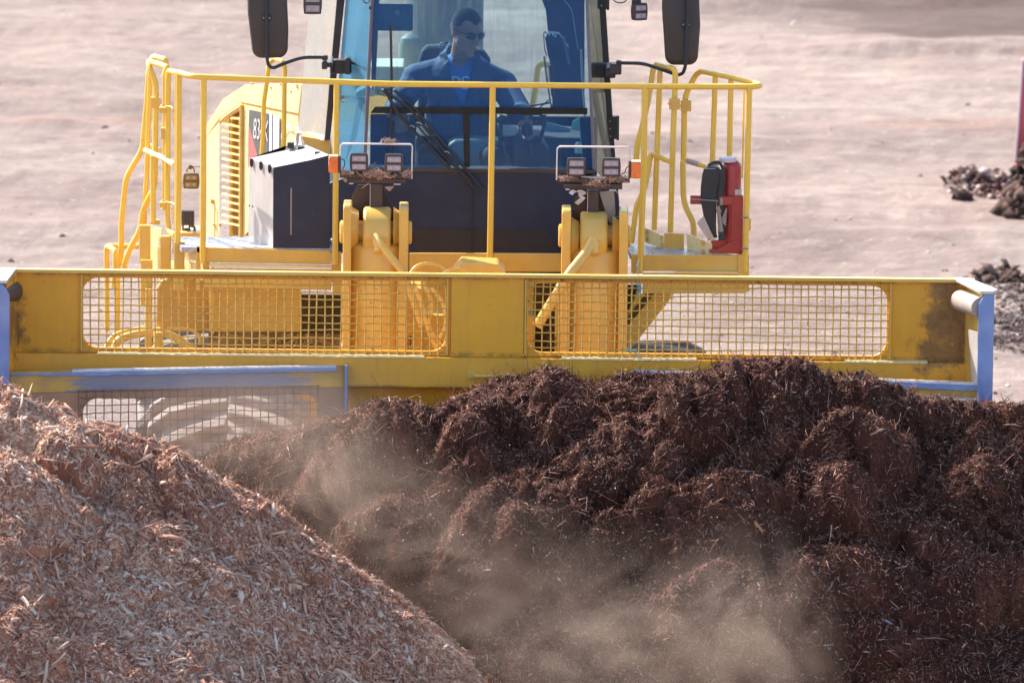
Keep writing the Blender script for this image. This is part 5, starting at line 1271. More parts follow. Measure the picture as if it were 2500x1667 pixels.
def hand(mb, w_, d, side, fwd, curl=.9):
    """palm, four curled fingers of unequal length and a thumb leaving the palm's side"""
    d = Vector(d).normalized(); sd_ = Vector(side); sd_ = (sd_ - d*sd_.dot(d)).normalized(); nrm = d.cross(sd_).normalized()*fwd
    pm = w_ + d*.055
    mb.ell(pm, (.040, .018, .048), Matrix((sd_, nrm, d)).transposed())
    for i, (L, o) in enumerate(((.068, -.030), (.078, -.010), (.074, .011), (.058, .030))):
        p0 = w_ + d*.088 + sd_*o; a = d; pts = [p0]
        for j, f in enumerate((.46, .30, .24)):
            a = (a*math.cos(curl*(.45+.2*j)) + nrm*math.sin(curl*(.45+.2*j))).normalized(); pts.append(pts[-1] + a*L*f)
        for j in range(3): mb.limb(pts[j], pts[j+1], .0092-.0008*j, .0086-.0008*j)
    t0 = w_ + d*.035 - sd_*.032; t1 = t0 + (d*.6 - sd_*.7 + nrm*.3).normalized()*.035; t2 = t1 + (d*.7 + nrm*.7).normalized()*.03
    mb.limb(t0, t1, .0115, .0105); mb.limb(t1, t2, .0105, .009)
hand(bd, wrr, (.10, -.15, -1), (1, .2, 0), 1); hand(bd, wrl, (.25, -.35, -1), (-1, .3, 0), -1)
knl, knr = pelv + Vector((-.20, -.44, -.02)), pelv + Vector((.20, -.44, -.02))
for s, kn_ in ((-1, knl), (1, knr)):
    bd.limb(pelv + Vector((s*.09, 0, -.03)), kn_, .085, .060)
    an = kn_ + Vector((0, -.06, -.36)); bd.limb(kn_, an, .055, .040); bd.limb(an + Vector((0, .04, -.04)), an + Vector((0, -.14, -.05)), .042, .036)
body = remeshed('body', bd, SKIN, PR, .0052, smooth_it=3)
# hair: a short cap with a hairline
hm = MB(); he(hm, (0, .016, .041), (.0835, .104, .0965)); he(hm, (0, .045, .0), (.080, .072, .08))
HRi = HR.inverted()
def haircut(c, n):
    q = HRi @ (c - hc) / HS
    line = .072 - .012*math.cos(q.x*70)                 # front hairline
    if q.y < -.035: return q.z < line + (q.y+.035)*-.12
    if q.y < .02: return q.z < .045 + (-.035-q.y)*.0 - max(0, q.y+.035)*.55
    return q.z < -.045
hair = remeshed('hair', hm, HAIR, PR, .005, cut=haircut, smooth_it=1)
# sunglasses
sg = MB()
for s in (-1, 1):
    sg.ell(h(s*.035, -.099, .006), (.033*HS, .016*HS, .022*HS), HR @ Matrix.Rotation(R(s*16), 3, 'Z') @ Matrix.Rotation(R(-s*8), 3, 'Y'))
gl = obj('sunglasses', sg, mat('sunglass_lens', (.012, .012, .018), rough=.12, coat=.6), PR, smooth=True)
sf = MB(); sf.tube([h(-.012, -.110, .014), h(.012, -.110, .014)], .003, 6, 0)
for s in (-1, 1):
    sf.tube([h(s*.066, -.088, .014), h(s*.084, -.05, .014), h(s*.089, .01, .014)], .0038, 6, .01)
    sf.tube([h(s*.008, -.110, .020), h(s*.036, -.110, .026), h(s*.066, -.088, .018)], .0032, 6, .01)
obj('frame', sf, BLACK, gl, smooth=True)
# T-shirt, jacket, collar, trousers
ts = MB(); ts.ell(chest, (.200, .128, .19)); ts.ell(belly, (.18, .132, .2)); ts.limb(shl + Vector((.04, 0, 0)), shr + Vector((-.04, 0, 0)), .07, .07); ts.limb(neckb + Vector((0, .02, -.10)), neckb + Vector((0, .02, -.07)), .088, .078)
nk = P('Q', 700, 1568+230, YH-.08)
obj_ts = remeshed('t_shirt', ts, SHIRT, PR, .010, smooth_it=4, cut=lambda c, n: (c - Vector((nk.x, YH-.06, nk.z+.055))).length < .098)
jk = MB(); jk.ell(chest, (.225, .150, .20)); jk.ell(belly, (.22, .155, .23)); jk.ell(pelv + Vector((0, 0, .02)), (.20, .15, .12))
jk.limb(neckb + Vector((-.05, .02, -.075)), shl + Vector((0, 0, .005)), .078, .092); jk.limb(neckb + Vector((.05, .02, -.075)), shr + Vector((0, 0, .005)), .078, .092)
jk.limb(shl + Vector((.05, 0, .005)), shr + Vector((-.05, 0, .005)), .084, .084)
jk.limb(shl, ell_, .088, .072); jk.limb(ell_, wrl + (ell_-wrl).normalized()*.02, .068, .047); jk.limb(shr, elr, .088, .074); jk.limb(elr, wrr + (elr-wrr).normalized()*.02, .070, .046)
jk.limb(neckb + Vector((-.09, .04, -.055)), neckb + Vector((.09, .04, -.055)), .062, .060)
for i in range(26):                                  # folds
    rr = random.Random(40+i); s = rr.choice((-1, 1)); t = rr.random(); a = (shl if s < 0 else shr).lerp(ell_ if s < 0 else elr, t)
    a = a + Vector((rr.uniform(-.03, .03), -.07, rr.uniform(-.04, .04))); jk.limb(a, a + Vector((rr.uniform(-.05, .05), .01, rr.uniform(-.09, .02))), .014, .008)
v_top_l, v_bot, v_top_r = P('D', 625, 560, YH-.1), P('D', 830, 1215, YH-.1), P('D', 975, 560, YH-.1)
def vcut(c, n):
    if c.y > YH + .12: return (c - (neckb + Vector((0, .03, .03)))).length < .10
    z0, z1 = v_bot.z, v_top_l.z
    if (c - (neckb + Vector((0, .02, .03)))).length < .105: return True
    if c.z < z0: return False
    t = (c.z-z0)/(z1-z0); xl_ = v_bot.x + (v_top_l.x-v_bot.x)*min(1, t**.75); xr_ = v_bot.x + (v_top_r.x-v_bot.x)*min(1, t**.45)
    return xl_ < c.x < xr_
jo = remeshed('jacket', jk, JACK, PR, .009, cut=vcut, smooth_it=2)
sol = jo.modifiers.new('cloth', 'SOLIDIFY'); sol.thickness = .006; sol.offset = -1
cl = MB()
cl.prism([P('D', 570, 640, YH-.02), P('D', 640, 480, YH+.03), P('D', 690, 472, YH+.05), P('D', 700, 500, YH+.02), P('D', 655, 600, YH-.06), P('D', 690, 700, YH-.09), P('D', 625, 760, YH-.10)], (.0, .012, 0))
cl.prism([P('D', 1000, 585, YH+.0), P('D', 960, 640, YH-.06), P('D', 940, 690, YH-.09), P('D', 965, 770, YH-.10), P('D', 1050, 660, YH-.05)], (.0, .012, 0))
obj('collar', cl, JACK, PR, bevel=.005)
tm = MB(); tm.ell(pelv + Vector((0, 0, -.03)), (.20, .15, .15))
for s, kn_ in ((-1, knl), (1, knr)):
    tm.limb(pelv + Vector((s*.09, 0, -.03)), kn_, .10, .075); tm.limb(kn_, kn_ + Vector((0, -.05, -.30)), .072, .062)
remeshed('trousers', tm, TROU, PR, .014, smooth_it=2)
yy = YH - .155
def onchest(q):                                       # lay the print onto the shirt front
    dx, dz = (q.x-chest.x)/.200, (q.z-chest.z)/.19; r2_ = max(0, 1-dx*dx-dz*dz); return Vector((q.x, chest.y-.128*math.sqrt(r2_)-.004, q.z))
tx = lettering('shirt_print', 'PSI', 0, 0, 'D', PALE, obj_ts, basis=(P('D', 715, 1052, yy), P('D', 968, 1052, yy), P('D', 715, 900, yy)))
wl = wloc(obj_ts)
for v in tx.data.vertices:
    q = v.co + wl; dx, dz = (q.x-belly.x)/.18, (q.z-belly.z)/.2; y1 = onchest(q).y
    r2_ = max(0, 1-dx*dx-dz*dz); y2 = belly.y-.132*math.sqrt(r2_)-.004
    v.co = Vector((q.x, min(y1, y2)-.012, q.z)) - wl

# ================================================================== ground
def fbm(x, y, seed, octs=5, f=1.0, gain=.5):
    tot = np.zeros_like(x); a = 1.0
    for o in range(octs):
        tot += a*vnoise(x*f, y*f, seed+o*17); f *= 2.03; a *= gain
    return tot
def vnoise(x, y, seed):
    tab = np.random.default_rng(seed).random((256, 256))
    xi = np.floor(x).astype(int); yi = np.floor(y).astype(int); fx = x-xi; fy = y-yi
    fx = fx*fx*fx*(fx*(fx*6-15)+10); fy = fy*fy*fy*(fy*(fy*6-15)+10)
    g = lambda a, b: tab[a & 255, b & 255]
    return (g(xi, yi)*(1-fx)*(1-fy) + g(xi+1, yi)*fx*(1-fy) + g(xi, yi+1)*(1-fx)*fy + g(xi+1, yi+1)*fx*fy)*2-1
def worley(x, y, seed, jit=.9):
    t = np.random.default_rng(seed); tx_ = t.random((256, 256))*jit; ty_ = t.random((256, 256))*jit
    xi = np.floor(x).astype(int); yi = np.floor(y).astype(int); best = np.full(x.shape, 9.0)
    for a in (-1, 0, 1):
        for b in (-1, 0, 1):
            px_ = xi+a+tx_[(xi+a) & 255, (yi+b) & 255]; py_ = yi+b+ty_[(xi+a) & 255, (yi+b) & 255]
            best = np.minimum(best, (x-px_)**2 + (y-py_)**2)
    return np.sqrt(best)
def grid_mesh(name, X, Y, Z, mt, attrs=None):
    h_, w_ = X.shape; co = np.stack([X, Y, Z], -1).reshape(-1, 3).astype(np.float32)
    i = np.arange(h_*w_).reshape(h_, w_); q = np.stack([i[:-1, :-1], i[:-1, 1:], i[1:, 1:], i[1:, :-1]], -1).reshape(-1, 4)
    return raw_mesh(name, co, q, mt, True, attrs)
def raw_mesh(name, co, q, mt, smooth, attrs=None):
    me = bpy.data.meshes.new(name); n, k = q.shape
    me.vertices.add(len(co)); me.vertices.foreach_set('co', co.ravel())
    me.loops.add(n*k); me.loops.foreach_set('vertex_index', q.ravel().astype(np.int32))
    me.polygons.add(n); me.polygons.foreach_set('loop_start', (np.arange(n)*k).astype(np.int32))
    try: me.polygons.foreach_set('loop_total', np.full(n, k, np.int32))
    except Exception: pass
    if smooth: me.polygons.foreach_set('use_smooth', np.ones(n, bool))
    for an, av in (attrs or {}).items():
        at = me.attributes.new(an, 'FLOAT', 'POINT'); at.data.foreach_set('value', av.astype(np.float32).ravel())
    me.update(); me.validate(); me.materials.append(mt)
    return me
def gmat():
    m = bpy.data.materials.new('dry_pink_dirt'); m.use_nodes = True; nt = m.node_tree; b = nt.nodes['Principled BSDF']
    col = mixc(nt, ramp_from_noise(nt, .35, .36, .64, 7, .62, mapping=(1, .5, 1)), (.28, .205, .175), (.44, .345, .29))
    col = mixc(nt, math_(nt, 'MULTIPLY', ramp_from_noise(nt, .9, .45, .7, 8, .7, mapping=(.55, .35, 1)), .55), col, (.19, .145, .135))
    col = mixc(nt, math_(nt, 'MULTIPLY', ramp_from_noise(nt, .22, .52, .72, 5, .6, mapping=(.5, 1.2, 1)), .6), col, (.47, .385, .325))
    col = mixc(nt, math_(nt, 'MULTIPLY', ramp_from_noise(nt, .5, .60, .68, 6, .7, mapping=(.18, 1.1, 1), dist=.4), .55), col, (.36, .18, .13))
    col = mixc(nt, math_(nt, 'MULTIPLY', ramp_from_noise(nt, 9, .60, .72, 3, .7), .6), col, (.14, .10, .09))
    col = mixc(nt, math_(nt, 'MULTIPLY', ramp_from_noise(nt, 13, .66, .72, 2, .6), .8), col, (.60, .55, .50))
    col = mixc(nt, math_(nt, 'MULTIPLY', ramp_from_noise(nt, 3.2, .46, .66, 9, .75, mapping=(.7, 1, 1)), .55), col, (.20, .135, .115))
    col = mixc(nt, math_(nt, 'MULTIPLY', ramp_from_noise(nt, 2.1, .50, .70, 9, .75, mapping=(.6, 1.3, 1), dist=.4), .6), col, (.54, .44, .38))
    for sc_, rot, st_, lo, hi, am, c_ in ((1.3, .35, 3.2, .56, .74, .35, (.20, .145, .13)), (1.1, -.5, 2.6, .57, .74, .35, (.21, .15, .135)), (2.6, .15, 5.0, .6, .75, .4, (.52, .44, .38))):
        tc = nt.nodes.new('ShaderNodeTexCoord'); mp = nt.nodes.new('ShaderNodeMapping'); mp.inputs['Rotation'].default_value = (0, 0, rot); mp.inputs['Scale'].default_value = (.12, st_*.35, 1); nt.links.new(tc.outputs['Object'], mp.inputs[0])
        col = mixc(nt, math_(nt, 'MULTIPLY', ramp(nt, noise(nt, sc_, 7, .68, vec=mp.outputs[0], dist=.3), [(lo, (0, 0, 0)), (hi, (1, 1, 1))]), am), col, c_)
    # tread prints: short dark bars in long bands
    tc = nt.nodes.new('ShaderNodeTexCoord'); mp = nt.nodes.new('ShaderNodeMapping'); mp.inputs['Rotation'].default_value = (0, 0, .18); nt.links.new(tc.outputs['Object'], mp.inputs[0])
    w1 = nt.nodes.new('ShaderNodeTexWave'); w1.inputs['Scale'].default_value = 1.1; w1.bands_direction = 'X'; w1.inputs['Distortion'].default_value = 3; w1.inputs['Detail'].default_value = 4; nt.links.new(mp.outputs[0], w1.inputs[0])
    w2_ = nt.nodes.new('ShaderNodeTexWave'); w2_.inputs['Scale'].default_value = .10; w2_.bands_direction = 'Y'; w2_.inputs['Distortion'].default_value = 4; w2_.inputs['Detail'].default_value = 2; nt.links.new(mp.outputs[0], w2_.inputs[0])
    tf = math_(nt, 'MULTIPLY', math_(nt, 'GREATER_THAN', w1.outputs['Fac'], .62), ramp(nt, w2_.outputs['Fac'], [(.70, (0, 0, 0)), (.85, (1, 1, 1))]))
    col = mixc(nt, math_(nt, 'MULTIPLY', tf, .16), col, (.15, .105, .095))
    # darker strip of ground far off to the right
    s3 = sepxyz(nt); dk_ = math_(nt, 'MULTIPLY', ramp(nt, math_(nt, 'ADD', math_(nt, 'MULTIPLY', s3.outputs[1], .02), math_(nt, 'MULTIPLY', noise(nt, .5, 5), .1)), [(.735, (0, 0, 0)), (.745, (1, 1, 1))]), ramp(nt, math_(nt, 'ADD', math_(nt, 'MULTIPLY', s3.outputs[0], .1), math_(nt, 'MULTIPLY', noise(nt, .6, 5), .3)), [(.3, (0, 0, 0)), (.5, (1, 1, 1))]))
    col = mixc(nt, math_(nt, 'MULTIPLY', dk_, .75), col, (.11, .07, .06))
    nt.links.new(col, b.inputs['Base Color']); b.inputs['Roughness'].default_value = .9; b.inputs['Specular IOR Level'].default_value = .2
    bp = nt.nodes.new('ShaderNodeBump'); bp.inputs['Strength'].default_value = 1.0; bp.inputs['Distance'].default_value = .07
    nt.links.new(noise(nt, 5, 9, .75), bp.inputs['Height']); nt.links.new(bp.outputs[0], b.inputs['Normal'])
    return m
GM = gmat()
xs = np.concatenate([-np.geomspace(3000, 14, 26), np.linspace(-13, 13, 300), np.geomspace(14, 3000, 26)])
ys = np.concatenate([-np.geomspace(900, 8, 20), np.linspace(-7, 60, 560), np.geomspace(61, 5000, 30)])
GX, GY = np.meshgrid(xs, ys)
fade = np.clip((90-np.abs(GX))/60, 0, 1)*np.clip((120-GY)/50, 0, 1)*np.clip((GY+8)/1, 0, 1)
def gheight(x, y):
    d = fbm(x*.25, y*.35, 5, 5)*.03 + fbm(x*.15, y*1.1, 21, 4)*.012 + fbm(x*1.8, y*1.8, 33, 4)*.02
    ruts = np.maximum(0, fbm(x*.12+y*.25, y*.6-x*.06, 51, 3)-.25)*.12
    near = np.clip((y-3)/6, .1, 1)
    return (d + ruts)*near
GZ = gheight(GX, GY)*fade - .02
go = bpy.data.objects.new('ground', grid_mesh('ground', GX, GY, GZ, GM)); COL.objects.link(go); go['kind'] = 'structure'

# ================================================================== mulch and chips
def pile_mat(name, cols, rough=.75, spec=.35, coat=0.0):
    m = bpy.data.materials.new(name); m.use_nodes = True; nt = m.node_tree; b = nt.nodes['Principled BSDF']
    at = nt.nodes.new('ShaderNodeAttribute'); at.attribute_name = 'tint'
    nt.links.new(ramp(nt, at.outputs['Fac'], cols), b.inputs['Base Color'])
    b.inputs['Roughness'].default_value = rough; b.inputs['Specular IOR Level'].default_value = spec
    tr_ = nt.nodes.new('ShaderNodeBsdfTranslucent'); mx = nt.nodes.new('ShaderNodeMixShader'); mx.inputs[0].default_value = .22
    cl_ = ramp(nt, at.outputs['Fac'], cols); nt.links.new(cl_, tr_.inputs[0]); out = nt.nodes['Material Output']
    nt.links.new(b.outputs[0], mx.inputs[1]); nt.links.new(tr_.outputs[0], mx.inputs[2]); nt.links.new(mx.outputs[0], out.inputs[0])
    return m
MUL = pile_mat('dark_mulch', [(0, (.065, .026, .018)), (.28, (.16, .062, .040)), (.52, (.29, .125, .088)), (.74, (.52, .28, .20)), (.90, (.72, .52, .41)), (1, (.88, .76, .66))], rough=.75, spec=.18)
CHP = pile_mat('wood_chips', [(0, (.30, .13, .085)), (.20, (.50, .24, .155)), (.45, (.68, .38, .265)), (.64, (.76, .50, .35)), (.80, (.76, .58, .44)), (.92, (.80, .68, .56)), (1, (.90, .82, .72))], rough=.75, spec=.2)
def surf(sil, Yc, x0, x1, step, tmin, tmax, ang, lumps, octs, seed, kcrest, back_ang, amp_crest=.35, pull=(0, -.55, .83), rnd=.16, fuzz=9, ledge=0.0, lowq=0.0, asp=1.0):
    """a heap: a crest line following the skyline, falling forwards at `ang`, covered in rounded clods"""
    pts = [P('p', x, y, Yc) for x, y in sil]; px_ = np.array([q.x for q in pts]); pz_ = np.array([q.z for q in pts])
    xs = np.arange(x0, x1, step); ts = np.arange(tmin, tmax, step); X, T_ = np.meshgrid(xs, ts)
    # the skyline is followed exactly only near the crest; lower down it is smoothed out
    zc = np.interp(xs, px_, pz_); k = np.exp(-.5*(np.arange(-60, 61)*step/.22)**2); k /= k.sum()
    zs = np.convolve(np.pad(zc, 60, 'edge'), k, 'valid')
    wgt = np.exp(-(np.maximum(T_, 0)/.45)**2)
    Zc = zs[None, :]*(1-wgt) + zc[None, :]*wgt
    a = R(ang); ab = R(back_ang)
    fwd = np.sqrt(np.maximum(T_, 0)**2 + rnd**2) - rnd; bwd = np.sqrt(np.minimum(T_, 0)**2 + rnd**2) - rnd
    Yv = Yc - np.maximum(T_, 0)*math.cos(a) - np.minimum(T_, 0)*math.cos(ab)
    Zv = Zc - fwd*math.sin(a)*1.0 - bwd*math.sin(ab)
    if ledge:
        ph = 2*math.pi*(T_*1.25 + X*.42 + .40*fbm(X*.8, T_*.8, seed+5, 3)); e_ = np.clip(T_/.35, 0, 1)*ledge
        Zv = Zv + e_*np.sin(ph); Yv = Yv + e_*.55*np.cos(ph)
        ph = 2*math.pi*(T_*3.1 + X*1.0 + .55*fbm(X*1.6, T_*1.6, seed+6, 3)); Zv = Zv + e_*.33*np.sin(ph); Yv = Yv + e_*.2*np.cos(ph)
    D = np.zeros_like(X)
    wx = X + .16*fbm(X*1.7, T_*1.7, seed+3, 5, gain=.6); wt = T_ + .16*fbm(X*1.7+9, T_*1.7, seed+4, 5, gain=.6)
    for i, (f, amp) in enumerate(octs):
        wv = worley(wx*f*asp, wt*f*1.15/asp, seed+11*i); D += amp*(np.clip(1-wv*wv*1.6, -.3, 1))
    D *= 1 - lowq*np.clip((T_-1.3)/1.2, 0, 1)
    D += .09*fbm(X*1.1, T_*1.3, seed+90, 3)*np.clip(T_/.4, 0, 1)
    D += fbm(X*14, T_*14, seed+60, 4)*.016 + fbm(X*40, T_*40, seed+61, 2)*.005
    cr_w = np.exp(-(T_/.16)**2); D *= 1-(1-amp_crest)*cr_w
    for (u, v, r_, hh) in lumps:
        # where the base surface shows at (u, v)
        best = None
        for t in np.arange(0, tmax, .05):
            yv = Yc - t*math.cos(a); q = P('p', u, v, yv); zz = np.interp(q.x, xs, zs) - (math.sqrt(t*t+rnd*rnd)-rnd)*math.sin(a)
            if zz <= q.z or best is None: best = (q.x, t)
            if zz <= q.z: break
        lx, lt = best; rm_ = r_/400.0
        dd = ((X-lx)/rm_)**2 + ((T_-lt)/(rm_*1.0))**2
        D += hh*np.clip(1-dd, 0, 1)**.7
    n = Vector(pull).normalized(); Yf, Zf = Yv + n.y*D, Zv + n.z*D
    tu = np.array([x*2500/2352 for x, y in sil]); tv = np.array([(y-fuzz)*2500/2352 for x, y in sil])
    for it in range(3):                                 # let the clods' tops meet the skyline
        dx, dy, dz = X-CAM.x, Yf-CAM.y, Zf-CAM.z
        zz = dy*cf.y + dz*cf.z; U = 1250 + (dx*cr.x + dy*cr.y + dz*cr.z)/zz*FPX; V_ = 833.5 - (dx*cu.x + dy*cu.y + dz*cu.z)/zz*FPX
        e = V_.min(0) - np.interp(U[0], tu, tv); kk = np.ones(9)/9; e = np.convolve(np.pad(e, 4, 'edge'), kk, 'valid')
        near_ = np.exp(-(np.maximum(T_, 0)/1.1)**2)
        Zf = Zf + (e/425.2)[None, :]*near_
    return X + 0*D, Yf, Zf, X, T_
def frame_of(Xg, Yg, Zg):
    Pt = np.stack([Xg, Yg, Zg], -1); du = np.gradient(Pt, axis=1); dv = np.gradient(Pt, axis=0)
    nn = np.cross(du, dv); nn /= np.linalg.norm(nn, axis=-1, keepdims=True)+1e-9
    s = np.sign(nn[..., 2:3]); s[s == 0] = 1
    return Pt, nn*s
def scatter(Xg, Yg, Zg, n, rg, mask=None):
    Pt, nn = frame_of(Xg, Yg, Zg); h_, w_ = Xg.shape
    i = rg.random(n)*(h_-1.001); j = rg.random(n)*(w_-1.001); i0 = i.astype(int); j0 = j.astype(int); fi = (i-i0)[:, None]; fj = (j-j0)[:, None]
    p = (Pt[i0, j0]*(1-fi)*(1-fj) + Pt[i0+1, j0]*fi*(1-fj) + Pt[i0, j0+1]*(1-fi)*fj + Pt[i0+1, j0+1]*fi*fj)
    return p, nn[i0, j0], i, j
def norm(a): return a/(np.linalg.norm(a, axis=-1, keepdims=True)+1e-9)
def dirs(nn, rg, lift, bias=None):
    r_ = rg.normal(size=nn.shape)
    if bias is not None: r_ += np.array(bias)
    t = norm(r_ - nn*(r_*nn).sum(-1, keepdims=True)); return norm(t + nn*(rg.normal(size=(len(nn), 1))*lift + lift*.6))
def fibres(p, nn, rg, L, w_, lift, curve, tint, bias=None):
    """thin bent triangular splinters"""
    n = len(p); d = dirs(nn, rg, lift, bias); s = norm(np.cross(d, nn + rg.normal(size=nn.shape)*.5)); u = norm(np.cross(s, d))
    L = L[:, None]; w_ = w_[:, None]; c = p + d*L*(.25+.2*rg.random((n, 1)))
    bend = (rg.normal(size=nn.shape)*.5 + nn*.5)*L*curve
    A = c-d*L*.5 - bend*.5; B = c + bend*.5; C_ = c+d*L*.5 - bend*.4
    vs = np.stack([A+s*w_*.3, A-s*w_*.3, B+s*w_*.5, B-s*w_*.5, B+u*w_*.55, C_+s*w_*.2, C_-s*w_*.2], 1)
    tri = np.array([[0, 1, 3, 2], [2, 3, 6, 5], [0, 2, 4, 4], [1, 4, 3, 3], [2, 5, 4, 4], [3, 4, 6, 6]])
    quads = np.array([[0, 1, 3, 2], [2, 3, 6, 5]])
    # outer skin: two quads below, four faces above meeting on the ridge vertex
    q = np.array([[0, 1, 3, 2], [2, 3, 6, 5], [0, 2, 4, 1], [4, 2, 5, 6], [1, 4, 6, 3]])
    idx = (np.arange(n)*7)[:, None, None] + q[None]
    return vs.reshape(-1, 3), idx.reshape(-1, 4), np.repeat(tint, 7)
def chips(p, nn, rg, L, w_, th, lift, tint, bias=None):
    """flat wood chips with tapering, uneven ends"""
    n = len(p); d = dirs(nn, rg, lift, bias); s = norm(np.cross(d, nn + rg.normal(size=nn.shape)*.45)); u = norm(np.cross(s, d))
    L = L[:, None]; w_ = w_[:, None]; th = th[:, None]; c = p + u*th*.5 + nn*.004
    e0 = rg.uniform(.15, .9, (n, 1)); e1 = rg.uniform(.15, .9, (n, 1)); sk = rg.normal(size=(n, 1))*.25
    A = c-d*L*.5; B = c+d*L*.5; M_ = c + d*L*rg.uniform(-.2, .2, (n, 1)) + u*L*rg.normal(size=(n, 1))*.04
    f = lambda q, e, o: [q+s*w_*(.5*e+o), q-s*w_*(.5*e-o)]
    lo = f(A, e0, sk*.3) + f(M_, 1, 0) + f(B, e1, -sk*.3)
    vs = np.stack(lo + [q+u*th for q in lo], 1)
    q = np.array([[0, 2, 3, 1], [2, 4, 5, 3], [6, 7, 9, 8], [8, 9, 11, 10], [0, 6, 8, 2], [2, 8, 10, 4], [1, 3, 9, 7], [3, 5, 11, 9], [0, 1, 7, 6], [4, 10, 11, 5]])
    idx = (np.arange(n)*12)[:, None, None] + q[None]
    return vs.reshape(-1, 3), idx.reshape(-1, 4), np.repeat(tint, 12)
def pile(name, base, parts_, mt, label, cat):
    V, Q, T_ = [], [], []; off_ = 0
    Xg, Yg, Zg, bt = base; h_, w_ = Xg.shape; co = np.stack([Xg, Yg, Zg], -1).reshape(-1, 3); i = np.arange(h_*w_).reshape(h_, w_)
    V.append(co); Q.append(np.stack([i[:-1, :-1], i[:-1, 1:], i[1:, 1:], i[1:, :-1]], -1).reshape(-1, 4)); T_.append(bt.ravel()); off_ = len(co)
    for v, q, t in parts_: V.append(v); Q.append(q+off_); T_.append(t); off_ += len(v)
    me = raw_mesh(name, np.concatenate(V).astype(np.float32), np.concatenate(Q), mt, False, dict(tint=np.concatenate(T_)))
    o = bpy.data.objects.new(name, me); COL.objects.link(o); tag(o, label, cat, kind='stuff'); return o
# dark mulch pushed up in front of the blade
silR = [(-150, 1330), (200, 1200), (400, 1095), (500, 1040), (560, 1012), (640, 1002), (700, 990), (760, 966), (800, 962), (850, 934), (920, 926), (965, 938), (1000, 948), (1040, 922), (1070, 914), (1120, 888), (1160, 874), (1220, 868), (1250, 853), (1290, 858), (1330, 884), (1370, 890), (1420, 870), (1480, 868), (1560, 868), (1620, 862), (1650, 838), (1700, 834), (1800, 832), (1840, 838), (1890, 872), (1930, 868), (1975, 862), (2000, 882), (2060, 897), (2100, 922), (2160, 924), (2200, 932), (2352, 940), (2600, 965), (3000, 1000)]
lumpR = [(1270, 885, 75, .12), (925, 965, 110, .10), (1610, 985, 105, .24), (1660, 1020, 70, .12), (1290, 975, 100, .16), (1060, 1075, 95, .14), (1770, 890, 140, .16), (2010, 925, 95, .10), (1480, 1085, 120, .12), (1830, 1060, 150, .16), (2010, 1070, 110, .20), (1170, 1165, 110, .13),
         (2180, 985, 110, .12), (2230, 1180, 130, .24), (1090, 1330, 130, .26), (1290, 1320, 150, .24), (1640, 1190, 200, .22), (1960, 1180, 170, .22), (2050, 1400, 260, .2), (870, 1230, 150, .14), (1430, 1210, 120, .14), (1100, 990, 80, .1), (700, 1100, 130, .1), (2300, 1040, 90, .14), (1700, 1420, 230, .14)]
RX0, RX1 = -2.75, 3.5
lumpR = [(a, b+10, c, d*1.1) for a, b, c, d in lumpR]
Xr, Yr, Zr, SR, TR = surf(silR, -.62, RX0, RX1, .011, -.75, 4.0, 41, lumpR, [(1.15, .07), (2.4, .08), (4.6, .07), (9, .045), (21, .024)], 101, .3, 38, amp_crest=.45, ledge=.10, lowq=.55, asp=.78)
# a trough between the two heaps
trough = np.exp(-((Xr+.95 - .42*(TR-1.2))/.38)**2)*np.clip((TR-.25)/.5, 0, 1); Zr -= .26*trough; Yr += .05*trough
Zr = np.maximum(Zr, .0 + .03*np.sin(Xr*9))
rg = np.random.default_rng(11)
btR = .10 + .16*fbm(Xr*6, TR*6, 77, 4)
def tints(rg, n, lo=0, p=1.6): return np.clip(rg.random(n)**p*1.0 + lo, 0, 1)
pr, nr, _, _ = scatter(Xr, Yr, Zr, 310000, rg)
patch = .12*vnoise(pr[:, 0]*1.3, pr[:, 2]*1.9+pr[:, 1], 9)
f1 = fibres(pr, nr, rg, rg.gamma(3.0, .013, len(pr))+.010, rg.uniform(.0014, .0052, len(pr)), .30, .22, np.clip(tints(rg, len(pr), -.02, 1.35)*.88 + patch, 0, 1))
p2, n2, _, _ = scatter(Xr, Yr, Zr, 4500, rg)
f2 = fibres(p2, n2, rg, rg.gamma(4.0, .03, len(p2))+.03, rg.uniform(.0015, .004, len(p2)), .55, .28, np.clip(rg.normal(.6, .2, len(p2)), 0, .93))
p3, n3, _, _ = scatter(Xr, Yr, Zr, 14000, rg)
f3 = chips(p3, n3, rg, rg.gamma(4.0, .009, len(p3))+.01, rg.uniform(.003, .010, len(p3)), rg.uniform(.001, .003, len(p3)), .3, np.clip(rg.normal(.48, .22, len(p3)), 0, 1))
p4, n4, _, _ = scatter(Xr, Yr, Zr, 130000, rg)
f4 = chips(p4, n4, rg, rg.gamma(3.0, .0032, len(p4))+.004, rg.uniform(.003, .008, len(p4)), rg.uniform(.002, .006, len(p4)), .5, np.clip(tints(rg, len(p4), -.02, 1.5)*.9, 0, 1))
pile('mulch_heap', (Xr, Yr, Zr, btR), [f1, f2, f3, f4], MUL, 'dark brown fibrous mulch heaped in lumpy clods against the dozer blade', 'mulch heap')
